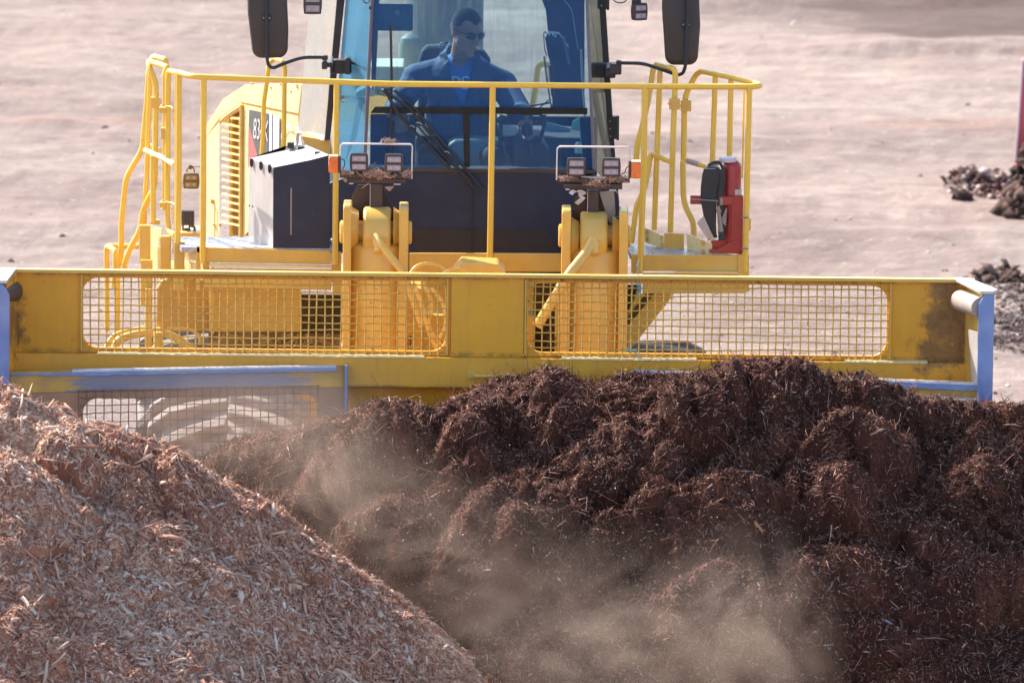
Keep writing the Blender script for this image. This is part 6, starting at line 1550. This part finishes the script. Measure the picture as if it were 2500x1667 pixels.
# pale wood chips in front, left
silL = [(-700, 800), (-300, 850), (0, 888), (60, 908), (100, 938), (165, 950), (190, 978), (260, 984), (330, 1014), (400, 1034), (480, 1084), (560, 1132), (640, 1172), (690, 1216), (740, 1252), (830, 1322), (910, 1372), (960, 1412), (1040, 1482), (1120, 1544), (1160, 1572), (1300, 1680), (1600, 1900)]
lumpL = [(160, 1095, 75, .17), (420, 1160, 190, .16), (250, 1030, 110, .08), (40, 940, 80, .06), (60, 1170, 100, .08), (650, 1290, 150, .07), (330, 1290, 140, .06)]
Xl, Yl, Zl, SL, TL = surf(silL, -2.35, -4.6, 1.1, .012, -.8, 3.6, 35, lumpL, [(1.0, .11), (2.2, .075), (5.0, .045), (12, .022)], 303, .3, 36, amp_crest=.3, rnd=.55)
Zl = np.maximum(Zl, .01)
rg = np.random.default_rng(12)
btL = .10 + .15*fbm(Xl*7, TL*7, 78, 4)
bias = (.5, -.1, -.35)
p1, n1, i1, j1 = scatter(Xl, Yl, Zl, 190000, rg)
pt = .16*vnoise(p1[:, 0]*1.1, p1[:, 1]*1.6, 19)
grey = lambda p: .17*vnoise(p[:, 0]*1.6+4, p[:, 1]*1.8, 29)
c1 = chips(p1, n1, rg, rg.gamma(2.6, .0085, len(p1))+.008, rg.gamma(3.0, .0025, len(p1))+.0025, rg.uniform(.0008, .003, len(p1)), .18, np.clip(rg.beta(1.7, 2.2, len(p1)) + .02 + pt + grey(p1)*.6, 0, 1), bias)
p2, n2, _, _ = scatter(Xl, Yl, Zl, 15000, rg)
c2 = chips(p2, n2, rg, rg.gamma(3.0, .012, len(p2))+.015, rg.gamma(3.5, .0036, len(p2))+.004, rg.uniform(.0015, .005, len(p2)), .12, np.clip(rg.beta(2.6, 1.7, len(p2)) + grey(p2), 0, 1), bias)
p3, n3, _, _ = scatter(Xl, Yl, Zl, 900, rg)
c3 = chips(p3, n3, rg, rg.gamma(5.0, .018, len(p3))+.04, rg.uniform(.010, .026, len(p3)), rg.uniform(.004, .010, len(p3)), .22, np.clip(rg.beta(2.4, 1.8, len(p3)), 0, 1), bias)
p4, n4, _, _ = scatter(Xl, Yl, Zl, 150000, rg)
c4 = fibres(p4, n4, rg, rg.gamma(2.6, .014, len(p4))+.01, rg.uniform(.001, .0035, len(p4)), .3, .14, np.clip(rg.beta(1.9, 2.0, len(p4)) + .05, 0, 1))
pile('wood_chip_heap', (Xl, Yl, Zl, btL), [c1, c2, c3, c4], CHP, 'pale reddish wood chips heaped at the front left, sloping down to the right', 'wood chip heap')

# single larger pieces lying on the heaps
def seat(Xg, Yg, Zg, k, x, y, lift=.01):
    """point of the heap that shows at (x, y)"""
    ox, oy, f = CR[k]; u, v = ox+x*f, oy+y*f
    d = np.stack([Xg-CAM.x, Yg-CAM.y, Zg-CAM.z], -1); z = d @ np.array(cf); U = 1250 + d @ np.array(cr)/z*FPX; V = 833.5 - d @ np.array(cu)/z*FPX
    e = (U-u)**2 + (V-v)**2; near = e < 30
    if not near.any(): i = np.unravel_index(np.argmin(e), e.shape)
    else: zz = np.where(near, z, 1e9); i = np.unravel_index(np.argmin(zz), zz.shape)
    return Vector((Xg[i], Yg[i], Zg[i]+lift))
def chunk(k, x0, y0, x1, y1, w_, th, mt, heap, label, group=None, name='wood_chunk'):
    g = (Xl, Yl, Zl) if heap == 'l' else (Xr, Yr, Zr)
    c = seat(*g, k, (x0+x1)/2, (y0+y1)/2, .018); Yv = c.y
    a = P(k, x0, y0, Yv+.01); b = P(k, x1, y1, Yv-.01); d = (b-a); L = d.length; d.normalize()
    s = d.cross(Vector((0, -.6, .8))).normalized(); u = s.cross(d).normalized(); u = u if u.z > 0 else -u; rr = random.Random(int(x0+y0)); n = 9; mb = MB(); vs = []
    for i in range(n):
        t = i/(n-1); ww = w_*.5*(math.sin(math.pi*min(max(t, .06), .94))**.35)*rr.uniform(.8, 1.1); q = a.lerp(b, t) + u*rr.uniform(-.002, .002) + s*rr.uniform(-.003, .003)
        vs += [q+s*ww, q-s*ww, q-s*ww*.8+u*th, q+s*ww*.8+u*th*rr.uniform(.7, 1)]
    fs = [(0, 1, 2, 3), (4*n-4, 4*n-1, 4*n-2, 4*n-3)]
    for i in range(n-1):
        for j in range(4): fs.append((i*4+j, (i+1)*4+j, (i+1)*4+(j+1) % 4, i*4+(j+1) % 4))
    o = obj(name, mb.add(vs, fs), mt, None, bevel=.001)
    c_ = (a+b)/2; o.data.transform(Matrix.Translation(-c_)); o.location = c_
    return tag(o, label, 'wood piece', group)
chunk('M', 465, 420, 620, 395, .026, .010, WOODC, 'l', 'pale flat slab of wood near the top of the chip heap')
chunk('M', 785, 1060, 1050, 970, .014, .008, WOODC, 'l', 'long thin splinter lying across the middle of the chip heap')
chunk('M', 635, 555, 680, 500, .014, .006, WOODC, 'l', 'short grey splinter standing out of the upper chip heap')
chunk('M', 1430, 1175, 1480, 1275, .012, .005, mat('grey_wood', (.42, .38, .38), (.34, .3, .3), sc=20, rough=.8), 'l', 'pale grey sliver on the right slope of the chip heap')
chunk('M', 2112, 1500, 2140, 1340, .011, .005, bpy.data.materials['grey_wood'], 'l', 'upright grey sliver near the lower right of the chip heap')
chunk('M', 245, 1350, 262, 1265, .016, .006, bpy.data.materials['grey_wood'], 'l', 'leaf shaped grey chip on the left of the chip heap')
chunk('M', 340, 980, 345, 915, .014, .006, WOODO, 'l', 'small yellowish chip standing upright on the chip heap')
chunk('M', 935, 555, 975, 590, .02, .009, WOODO, 'l', 'orange bark flake near the crest of the chip heap', name='bark_flake')
chunk('M', 130, 1425, 200, 1462, .018, .007, WOODC, 'l', 'short buff chip low on the left of the chip heap')
chunk('N', 2140, 890, 2270, 822, .012, .006, WOODO, 'r', 'tan stick poking from the dark mulch below the big clods', name='stick')
chunk('N', 1165, 1035, 1260, 965, .011, .006, WOODC, 'r', 'pale stick leaning on the mulch slope above the dust', name='stick')
chunk('N', 1195, 580, 1318, 518, .009, .005, WOODC, 'r', 'thin pale twig across a clod in the middle of the mulch', name='stick')
chunk('p', 1722, 1185, 1752, 1222, .022, .007, WOODO, 'r', 'orange brown wood flake on the shaded mulch face', name='bark_flake')
chunk('W', -90000, 0, -89990, 0, .01, .01, WOODC, 'r', '-') if False else None
chunk('p', 2050, 1308, 2085, 1300, .012, .006, WOODC, 'r', 'small pale chip on the dark mulch at the right')
chunk('p', 2022, 1420, 2050, 1432, .016, .006, bpy.data.materials['grey_wood'], 'r', 'pale grey flake low on the shaded mulch')
chunk('p', 1975, 888, 1980, 850, .020, .014, mat('bark_dark', (.09, .05, .04), rough=.8), 'r', 'dark pointed bark piece standing up on the mulch crest', name='bark_piece')
chunk('p', 2000, 1000, 2030, 985, .014, .01, WOODC, 'r', 'pale stub of wood behind the right mulch clods')

# debris lodged on the lamp mounts, dangling bits, twine
def debris(label, c, spread, n, seed, L=.05, mt=None, extra=()):
    rr = random.Random(seed); t = MB()
    for i in range(n):
        q = Vector((c.x + rr.gauss(0, spread[0]), c.y + rr.gauss(0, spread[1]), c.z + abs(rr.gauss(0, spread[2]))))
        d = Vector((rr.uniform(-1, 1), rr.uniform(-1, 1)*.6, rr.uniform(-.7, .7))).normalized()*L*rr.uniform(.3, 1.2)
        t.tube([q-d*.5, q + Vector((rr.gauss(0, 1), rr.gauss(0, 1), rr.gauss(0, 1)))*L*.08, q+d*.5], rr.uniform(.0010, .0026), 4, 0)
    for a, b, r_ in extra: t.tube([a, (a+b)/2 + Vector((0, -.004, .004)), b], r_, 5, 0)
    o = obj('mulch_debris', t, mt or mat('dry_debris', (.62, .42, .33), (.30, .16, .11), sc=40, rough=.8))
    o.data.transform(Matrix.Translation(-c)); o.location = c
    return tag(o, label, 'debris', kind='stuff')
F_ = lambda k, x, y: P(k, x, y, YL+.02)
debris('dry mulch caught on top of the left lamp guard', P('F', 1640, 122, YL+.015), (.024, .008, .006), 60, 1, .035)
dm = bpy.data.materials['dry_debris']
debris('dry mulch tangle lodged below the left pair of work lamps', P('F', 1500, 520, YL-.015), (.045, .012, .018), 150, 2, .055, dm, ((F_('F', 1325, 660), F_('F', 1480, 560), .0022), (F_('F', 1220, 522), F_('F', 1400, 505), .0018)))
debris('clump of dry mulch at the right end of the left lamp mount', P('F', 1840, 520, YL-.01), (.016, .01, .016), 50, 3, .035, dm)
debris('clump of dark mulch at the left end of the left lamp mount', P('F', 1140, 490, YL-.01), (.018, .01, .016), 50, 4, .035, dm)
debris('dry mulch at the left end of the right lamp mount', P('H', 320, 470, YL-.012), (.024, .01, .012), 70, 5, .035, dm)
debris('dry mulch heap in the middle of the right lamp mount', P('H', 600, 520, YL-.012), (.03, .01, .016), 100, 6, .045, dm)
debris('dry mulch at the right end of the right lamp mount', P('H', 800, 470, YL-.012), (.03, .01, .013), 80, 7, .04, dm)
debris('small mulch wisps on the end of the blade beam', P('L', 1905, 1158, -.30), (.018, .01, .006), 40, 8, .03, dm)
bz = MB(); bz.prism([P('F', 1590, 640, YL-.01), P('F', 1700, 632, YL-.01), P('F', 1690, 650, YL-.01), P('F', 1650, 695, YL-.01), P('F', 1610, 668, YL-.01)], (0, .012, 0))
bq = obj('wood_chunk', bz, WOODC, None, bevel=.003); tag(bq, 'pale wood chip wedged under the left lamp mount', 'wood piece')
bz = MB(); bz.prism([P('F', 1100, 545, YL-.01), P('F', 1160, 545, YL-.01), P('F', 1160, 590, YL-.01), P('F', 1140, 592, YL-.01)], (0, .012, 0))
bq = obj('wood_chunk', bz, WOODC, None, bevel=.003); tag(bq, 'small pale chip under the outer end of the left lamp mount', 'wood piece')
tp_ = MB()
def ribbon(mb, pts, w_):
    vs = []; 
    for i, q in enumerate(pts): vs += [q + Vector((w_*(-.5), 0, w_*.3)), q + Vector((w_*.5, .002, -w_*.3))]
    mb.add(vs, [(2*i, 2*i+1, 2*i+3, 2*i+2) for i in range(len(pts)-1)])
ribbon(tp_, [P('H', x, y, YL-.03 + .01*math.sin(i)) for i, (x, y) in enumerate(((365, 605), (385, 580), (410, 572), (440, 590), (455, 575), (490, 575), (500, 590), (480, 600), (455, 612), (465, 640), (490, 630), (470, 655), (440, 680), (420, 698)))], .022)
tpp = obj('plastic_tape', tp_, TAPE, None); sol = tpp.modifiers.new('t', 'SOLIDIFY'); sol.thickness = .0015
tag(tpp, 'torn white plastic tape dangling below the right lamp mount', 'tape')
tw = MB(); rr = random.Random(8)
def strand(pts, n=26, r_=.0013, j=.006):
    pts = [Vector(q) for q in pts]; o = []
    for i in range(n):
        t = i/(n-1)*(len(pts)-1); a = min(int(t), len(pts)-2); q = pts[a].lerp(pts[a+1], t-a); o.append(q + Vector((rr.gauss(0, j), rr.gauss(0, j*.5), rr.gauss(0, j*.6))))
    tw.tube(o, r_, 4, 0)
for _ in range(3): strand([P('K', 1300, 62, -.05), P('K', 1285, 110, -.04), P('K', 1292, 200, -.03), P('K', 1298, 300, -.03), P('K', 1295, 385, -.03)], j=.0035)
for _ in range(5): strand([P('K', 1290, 280, -.03), P('K', 1318, 300, -.03), P('K', 1305, 330, -.03)], 14, j=.006)
two = obj('twine', tw, TWINE); tag(two, 'blue green twine hanging over the blade top onto the mesh', 'twine')
tw = MB()
for _ in range(4): strand([P('K', 1205, 820, -.03), P('K', 1260, 865, -.03), P('K', 1340, 935, -.03)], 18, j=.007)
for _ in range(3): strand([P('K', 1195, 850, -.03), P('K', 1290, 862, -.03)], 12, j=.005)
two = obj('twine', tw, TWINE); tag(two, 'blue green twine tangled at the bottom of the right mesh', 'twine')
tw = MB(); strand([P('K', 1258, 185, -.06), P('K', 1250, 240, -.03), P('K', 1240, 320, -.03)], 16, j=.004); strand([P('K', 1250, 290, -.03), P('K', 1225, 300, -.03)], 8, j=.004)
two = obj('twine', tw, mat('buff_twine', (.7, .58, .35), rough=.8)); tag(two, 'thin buff string beside the green twine on the blade top', 'string')

# ================================================================== background things
def G(k, x, y): return PG(k, x, y, 0.0)
b0 = PG('p', 2338, 470, 0); 
Yp = b0.y
post_b = MB(); a0 = P('p', 2336, 470, Yp); a1 = P('p', 2349, 130, Yp)
wv = P('p', 2420, 470, Yp).x - a0.x
top = a1 + (a1-a0)*.1
post_b.prism([P('p', 2334, 372, Yp), P('p', 2350, 140, Yp), P('p', 2440, 140, Yp), P('p', 2424, 372, Yp)], (0, .25, 0))
post_b.prism([P('p', 2330, 480, Yp), P('p', 2334, 372, Yp), P('p', 2424, 372, Yp), P('p', 2420, 480, Yp)], (0, .25, 0))
pob = obj('marker_post', post_b, DRED, None, bevel=.01); pob.data.transform(Matrix.Translation(-b0)); pob.location = b0
tag(pob, 'red post leaning at the right edge of the picture, its foot in dark earth', 'post')
ed_ = MB(); ed_.prism([P('p', 2331, 372, Yp-.01), P('p', 2347, 138, Yp-.01), P('p', 2351, 138, Yp-.01), P('p', 2335, 372, Yp-.01)], (0, .02, 0))
eo = obj('pale_edge', ed_, mat('pale_edge_paint', (.7, .66, .7), rough=.5), pob)
def clods(name, label, items, mt, seed, kind=None, cat='earth clods', yfix=None):
    from mathutils import noise as mn
    mb = MB(); c0 = None
    for q_, (k, x, y, r_) in enumerate(items):
        c = P(k, x, y, yfix) if yfix else G(k, x, y); c0 = c0 or c.copy(); c.z += 0 if yfix else r_*.15; n_, m_ = 22, 12; vs = []; o_ = Vector((seed*7.1, q_*3.3, 0))
        for j in range(m_+1):
            th = math.pi*j/m_
            for i in range(n_):
                al = 2*math.pi*i/n_; d = Vector((math.sin(th)*math.cos(al), math.sin(th)*math.sin(al), math.cos(th)))
                f = 1 + .5*mn.fractal(d*1.6+o_, .55, 2.2, 7)
                vs.append(c + Vector((d.x, d.y*.9, d.z*.72))*r_*f)
        fs = []
        for j in range(m_):
            for i in range(n_): fs.append((j*n_+i, (j+1)*n_+i, (j+1)*n_+(i+1) % n_, j*n_+(i+1) % n_))
        mb.add(vs, fs)
    o = obj(name, mb, mt, None); o.data.transform(Matrix.Translation(-c0)); o.location = c0
    return tag(o, label, cat, kind=kind)
MUD = mat('dark_earth', (.03, .019, .015), (.10, .055, .042), sc=3, rough=.95, bump=1.0, bsc=12)
MUD2 = mat('red_brown_earth', (.12, .07, .06), (.26, .17, .145), sc=3, rough=.95, bump=1.0, bsc=10)
# loose stones, chips and crumbs spilled over the yard
rg = np.random.default_rng(44); n_ = 2000
gy_ = 3.2 + rg.gamma(1.6, 5.5, n_); gx_ = rg.uniform(-7, 8, n_); k_ = n_//4; gx_[:k_] = rg.normal(4.2, 1.0, k_); gy_[:k_] = 2 + rg.gamma(2.2, 2.2, k_)
gz_ = gheight(gx_, gy_) - .02; r_ = rg.gamma(2.0, .006, n_)+.006
base_ = np.array([[1, 0, 0], [.3, .9, 0], [-.8, .5, 0], [-.7, -.6, 0], [.4, -.9, 0], [.35, .1, .75], [-.35, -.05, .6]])
vs = base_[None]*(1+rg.normal(size=(n_, 7, 3))*.22)*r_[:, None, None]; ang = rg.random(n_)*6.28; ca, sa = np.cos(ang)[:, None], np.sin(ang)[:, None]
vx = vs[..., 0]*ca - vs[..., 1]*sa; vy = vs[..., 0]*sa + vs[..., 1]*ca; vs = np.stack([vx+gx_[:, None], vy+gy_[:, None], vs[..., 2]+gz_[:, None]], -1)
tri_ = np.array([[0, 1, 5], [1, 2, 6], [1, 6, 5], [2, 3, 6], [3, 4, 6], [4, 0, 5], [4, 5, 6], [0, 4, 3], [0, 3, 1], [1, 3, 2]])
tq = (np.arange(n_)*7)[:, None, None] + tri_[None]
STN = pile_mat('yard_crumbs', [(0, (.05, .03, .025)), (.45, (.16, .10, .085)), (.75, (.34, .25, .22)), (.9, (.55, .46, .40)), (1, (.85, .8, .74))], rough=.8)
me = raw_mesh('loose_debris', vs.reshape(-1, 3), tq.reshape(-1, 3), STN, False, dict(tint=np.repeat(rg.random(n_)**1.1, 7)))
so_ = bpy.data.objects.new('loose_debris', me); COL.objects.link(so_); tag(so_, 'small stones and wood crumbs scattered over the pale dirt yard', 'loose debris', kind='stuff')
def crumb_heap(name, label, blobs, n, rm, cols, cat, seed, kind=None):
    """a heap of angular crumbs; blobs are (x, y, half width, half depth, height) on the ground"""
    rg = np.random.default_rng(seed); bx = np.array(blobs); wgt = bx[:, 2]*bx[:, 3]; q_ = rg.choice(len(bx), n, p=wgt/wgt.sum())
    a = rg.random(n)*6.28; rad = np.sqrt(rg.random(n)); x = bx[q_, 0] + bx[q_, 2]*rad*np.cos(a); y = bx[q_, 1] + bx[q_, 3]*rad*np.sin(a)
    z = gheight(x, y) - .02 + bx[q_, 4]*(1-rad**2)*rg.uniform(.35, 1.0, n); r_ = rg.gamma(2.4, rm/2.4, n) + rm*.3
    vs = base_[None]*(1+rg.normal(size=(n, 7, 3))*.25)*r_[:, None, None]; g1_ = rg.random(n)*6.28; ca, sa = np.cos(g1_)[:, None], np.sin(g1_)[:, None]
    vx = vs[..., 0]*ca - vs[..., 1]*sa; vy = vs[..., 0]*sa + vs[..., 1]*ca; t_ = rg.normal(size=n)[:, None]*.5; vz = vs[..., 2] + vx*t_
    vs = np.stack([vx+x[:, None], vy+y[:, None], vz+z[:, None]], -1); c0 = np.array([bx[0, 0], bx[0, 1], 0.0]); tq = (np.arange(n)*7)[:, None, None] + tri_[None]
    me = raw_mesh(name, vs.reshape(-1, 3)-c0, tq.reshape(-1, 3), pile_mat(name+'_crumbs', cols, rough=.85), False, dict(tint=np.repeat(rg.random(n), 7)))
    o = bpy.data.objects.new(name, me); COL.objects.link(o); o.location = c0; return tag(o, label, cat, kind=kind)
DK = [(0, (.03, .018, .013)), (.6, (.09, .048, .036)), (.9, (.18, .10, .08)), (1, (.32, .23, .19))]
def gb(x, y): q = G('p', x, y); return q.x, q.y
mx_, my_ = gb(2368, 478)
crumb_heap('earth_mound', 'tall dark lump of earth at the foot of the red post', [(mx_, my_, .17, .35, .62), (mx_+.25, my_+.2, .35, .4, .8), (mx_-.02, my_-.2, .2, .3, .3)], 2600, .032, DK, 'earth mound', 61)
bl = []; rr = random.Random(5)
for i in range(13):
    x_, y_ = gb(2200 + i*10 + rr.uniform(-5, 5), 418 + i*1.4 + rr.uniform(-7, 7)); bl.append((x_, y_, rr.uniform(.07, .13), rr.uniform(.25, .5), rr.uniform(.06, .17)))
crumb_heap('rubble_heap', 'low heap of brown and white rubble left of the red post', bl, 620, .019, [(0, (.05, .025, .02)), (.5, (.16, .08, .065)), (.75, (.34, .2, .17)), (.88, (.65, .5, .46)), (1, (.85, .75, .72))], 'rubble', 62, 'stuff')
x_, y_ = gb(2208, 454)
crumb_heap('earth_clod', 'single dark clod on the ground below the rubble heap', [(x_, y_, .05, .07, .05)], 26, .03, DK, 'earth clod', 63)
bl = []
for i in range(26):
    x_, y_ = gb(rr.uniform(2290, 2430), rr.uniform(640, 800)); bl.append((x_, y_, rr.uniform(.12, .35), rr.uniform(.15, .4), rr.uniform(.01, .06)))
x_, y_ = gb(2330, 720); bl += [(x_, y_, .3, .4, .12), (x_+.2, y_-.4, .3, .3, .09)]
crumb_heap('earth_ridge', 'rough brown churned earth just right of the blade end', bl, 2600, .011, [(0, (.09, .055, .045)), (.5, (.21, .145, .125)), (.85, (.34, .26, .23)), (1, (.55, .46, .42))], 'churned earth', 64, 'stuff')
bl = []
for u_, v_, hw in ((2308, 632, .10), (2270, 638, .12), (2330, 640, .08), (2240, 645, .1)):
    x_, y_ = gb(u_, v_); bl.append((x_, y_, hw, .3, .07))
crumb_heap('earth_clod', 'brown lumps of earth above the right end of the blade', bl, 180, .025, DK, 'earth clod', 65)
# dark shreds caught in the blade's wire guards
sb_ = MB(); rr = random.Random(21)
for i in range(150):
    lft = rr.random() < .5; x = rr.uniform(wl0, wl1) if lft else rr.uniform(wr0, wr1); z = rr.choice((ZW0-.02, ZW0 + rr.random()*.05, rr.uniform(ZW0, ZW1), ZW1+.02)) + rr.gauss(0, .006)
    q = Vector((x, -.018, z)); d = Vector((rr.gauss(0, 1), rr.gauss(0, .4), rr.gauss(0, .6))).normalized()*rr.uniform(.004, .014)
    sb_.tube([q-d, q + Vector((0, -.003, .002)), q+d], rr.uniform(.001, .0026), 4, 0)
sbo = obj('mulch_debris', sb_, mat('dark_shreds', (.10, .055, .03), (.28, .17, .10), sc=30, rough=.8), None)
tag(sbo, 'dark shreds of mulch caught in the wire guards of the blade', 'debris', kind='stuff')

# ================================================================== dust hanging over the mulch
def dust(name, label, c, r, dens, seed, col=(.80, .63, .51), th=(.42, .72), scale=2.2, rot=0.0):
    m = bpy.data.materials.new(name); m.use_nodes = True; nt = m.node_tree; nt.nodes.clear()
    o = nt.nodes.new('ShaderNodeOutputMaterial'); v = nt.nodes.new('ShaderNodeVolumePrincipled')
    v.inputs['Color'].default_value = (*col, 1); v.inputs['Anisotropy'].default_value = .25
    tc = nt.nodes.new('ShaderNodeTexCoord'); ln = nt.nodes.new('ShaderNodeVectorMath'); ln.operation = 'LENGTH'; nt.links.new(tc.outputs['Object'], ln.inputs[0])
    fall = math_(nt, 'SUBTRACT', 1.0, ln.outputs['Value'], clamp=True); fall = math_(nt, 'POWER', fall, 2.0)
    nz_ = nt.nodes.new('ShaderNodeTexNoise'); nz_.inputs['Scale'].default_value = scale; nz_.inputs['Detail'].default_value = 7; nz_.inputs['Roughness'].default_value = .62; nz_.inputs['Distortion'].default_value = 1.2
    mp = nt.nodes.new('ShaderNodeMapping'); mp.inputs['Location'].default_value = (seed*3.1, seed, seed*1.7); nt.links.new(tc.outputs['Object'], mp.inputs[0]); nt.links.new(mp.outputs[0], nz_.inputs['Vector'])
    d = math_(nt, 'MULTIPLY', math_(nt, 'MULTIPLY', ramp(nt, nz_.outputs['Fac'], [(th[0], (0, 0, 0)), (th[1], (1, 1, 1))]), fall), dens)
    nt.links.new(d, v.inputs['Density']); nt.links.new(v.outputs[0], o.inputs['Volume'])
    mb = MB(); mb.ell((0, 0, 0), (1, 1, 1), nu=28, nv=16); ob = obj(name, mb, m, None); ob.location = c; ob.scale = r; ob.rotation_euler = (0, rot, 0)
    ob['label'] = label; ob['category'] = 'dust'; ob['kind'] = 'stuff'; return ob
dust('dust_cloud', 'tan dust rising at the bottom middle in front of the mulch', P('p', 1330, 1500, -3.1), (1.35, .6, .85), 2.8, 1, th=(.44, .70), scale=2.4)
dust('dust_cloud', 'narrow plume of dust at the bottom, right of the main cloud', P('p', 1730, 1470, -3.0), (.62, .42, .85), 3.4, 8, th=(.40, .68), scale=1.9, rot=-.25)
dust('dust_cloud', 'pale dust blowing down the gully between the two heaps', P('p', 770, 1110, -1.75), (.75, .5, .95), 3.1, 2, th=(.42, .72), scale=2.4, rot=-.7)
dust('dust_cloud', 'dust drifting over the lower mulch right of the chip heap', P('p', 1010, 1270, -2.3), (.95, .45, .65), 2.6, 3, th=(.44, .74), scale=2.8)
dust('dust_cloud', 'small puff of dust at the left edge of the chip heap', P('p', 90, 1075, -3.0), (.5, .35, .38), 6.5, 4, th=(.40, .72))
dust('dust_cloud', 'faint dust in front of the lower mesh window of the blade', P('p', 520, 990, -1.1), (1.0, .4, .5), 1.8, 5, th=(.34, .62))

fk = MB(); rr = random.Random(77)
for i in range(420):
    u = rr.gauss(1150, 420); v = rr.gauss(1290, 170)
    if u < 650 or u > 1850 or v > 1560: continue
    q = P('p', u, v, rr.uniform(-3.4, -2.0)); d = Vector((rr.gauss(0, 1), rr.gauss(0, 1), rr.gauss(0, 1))).normalized()*rr.uniform(.003, .011)
    s_ = d.orthogonal().normalized()*rr.uniform(.001, .0022); t_ = d.cross(s_).normalized()*.001
    fk.add([q-d, q+s_, q+d, q-s_, q+t_], [(0, 1, 4), (1, 2, 4), (2, 3, 4), (3, 0, 4), (0, 3, 2, 1)])
fo = obj('airborne_flecks', fk, mat('fleck', (.6, .42, .32), (.8, .66, .55), sc=30, rough=.7), None)
tag(fo, 'tiny wood flecks flying in the dust over the mulch', 'flying debris', kind='stuff')
# ================================================================== pieces that could be lifted apart become parts of their own
def split_islands(o, maxn=40):
    me = o.data; bm = bmesh.new(); bm.from_mesh(me); seen = set(); isl = []
    for f in bm.faces:
        if f.index in seen: continue
        st = [f]; seen.add(f.index); comp = []
        while st:
            g = st.pop(); comp.append(g.index)
            for v in g.verts:
                for h_ in v.link_faces:
                    if h_.index not in seen: seen.add(h_.index); st.append(h_)
        isl.append(comp)
    bm.free()
    if len(isl) < 2 or len(isl) > maxn: return
    base = o.name.split('.')[0]; new = []
    for comp in isl:
        vm = {}; vs = []; fs = []
        for fi in comp:
            p = me.polygons[fi]; f = []
            for vi in p.vertices:
                if vi not in vm: vm[vi] = len(vs); vs.append(tuple(me.vertices[vi].co))
                f.append(vm[vi])
            fs.append(f)
        m2 = bpy.data.meshes.new(base); m2.from_pydata(vs, [], fs); m2.update()
        for m_ in me.materials: m2.materials.append(m_)
        if me.polygons[0].use_smooth:
            m2.polygons.foreach_set('use_smooth', [True]*len(m2.polygons))
            try: m2.set_sharp_from_angle(angle=R(38))
            except Exception: pass
        new.append(m2)
    o.data = new[0]
    for m2 in new[1:]:
        c = o.copy(); c.data = m2; COL.objects.link(c)
        for k in list(c.keys()):
            pass
KEEP = {'mesh_guard', 'tyre', 'mulch_debris', 'twine', 'latch_chain', 'rubble_heap', 'earth_ridge', 'earth_mound', 'mulch_heap', 'wood_chip_heap', 'ground', 'shirt_print', 'model_number', 'side_letters', 'body', 'jacket', 't_shirt', 'hair', 'grille_slats', 'fire_extinguisher', 'earth_clod', 'front_handrail', 'blade', 'seat', 'radio', 'coiled_cord', 'cylinder_eye', 'finned_lamp', 'sunglasses', 'frame', 'hose', 'nozzle', 'collar', 'lamp_mount', 'rear_wall', 'engine_hood', 'side_panel', 'front_cover', 'lamp_guard', 'cylinder_body', 'trousers'}
for o in list(COL.objects):
    if o.type == 'MESH' and o.parent and o.name.split('.')[0] not in KEEP: split_islands(o)
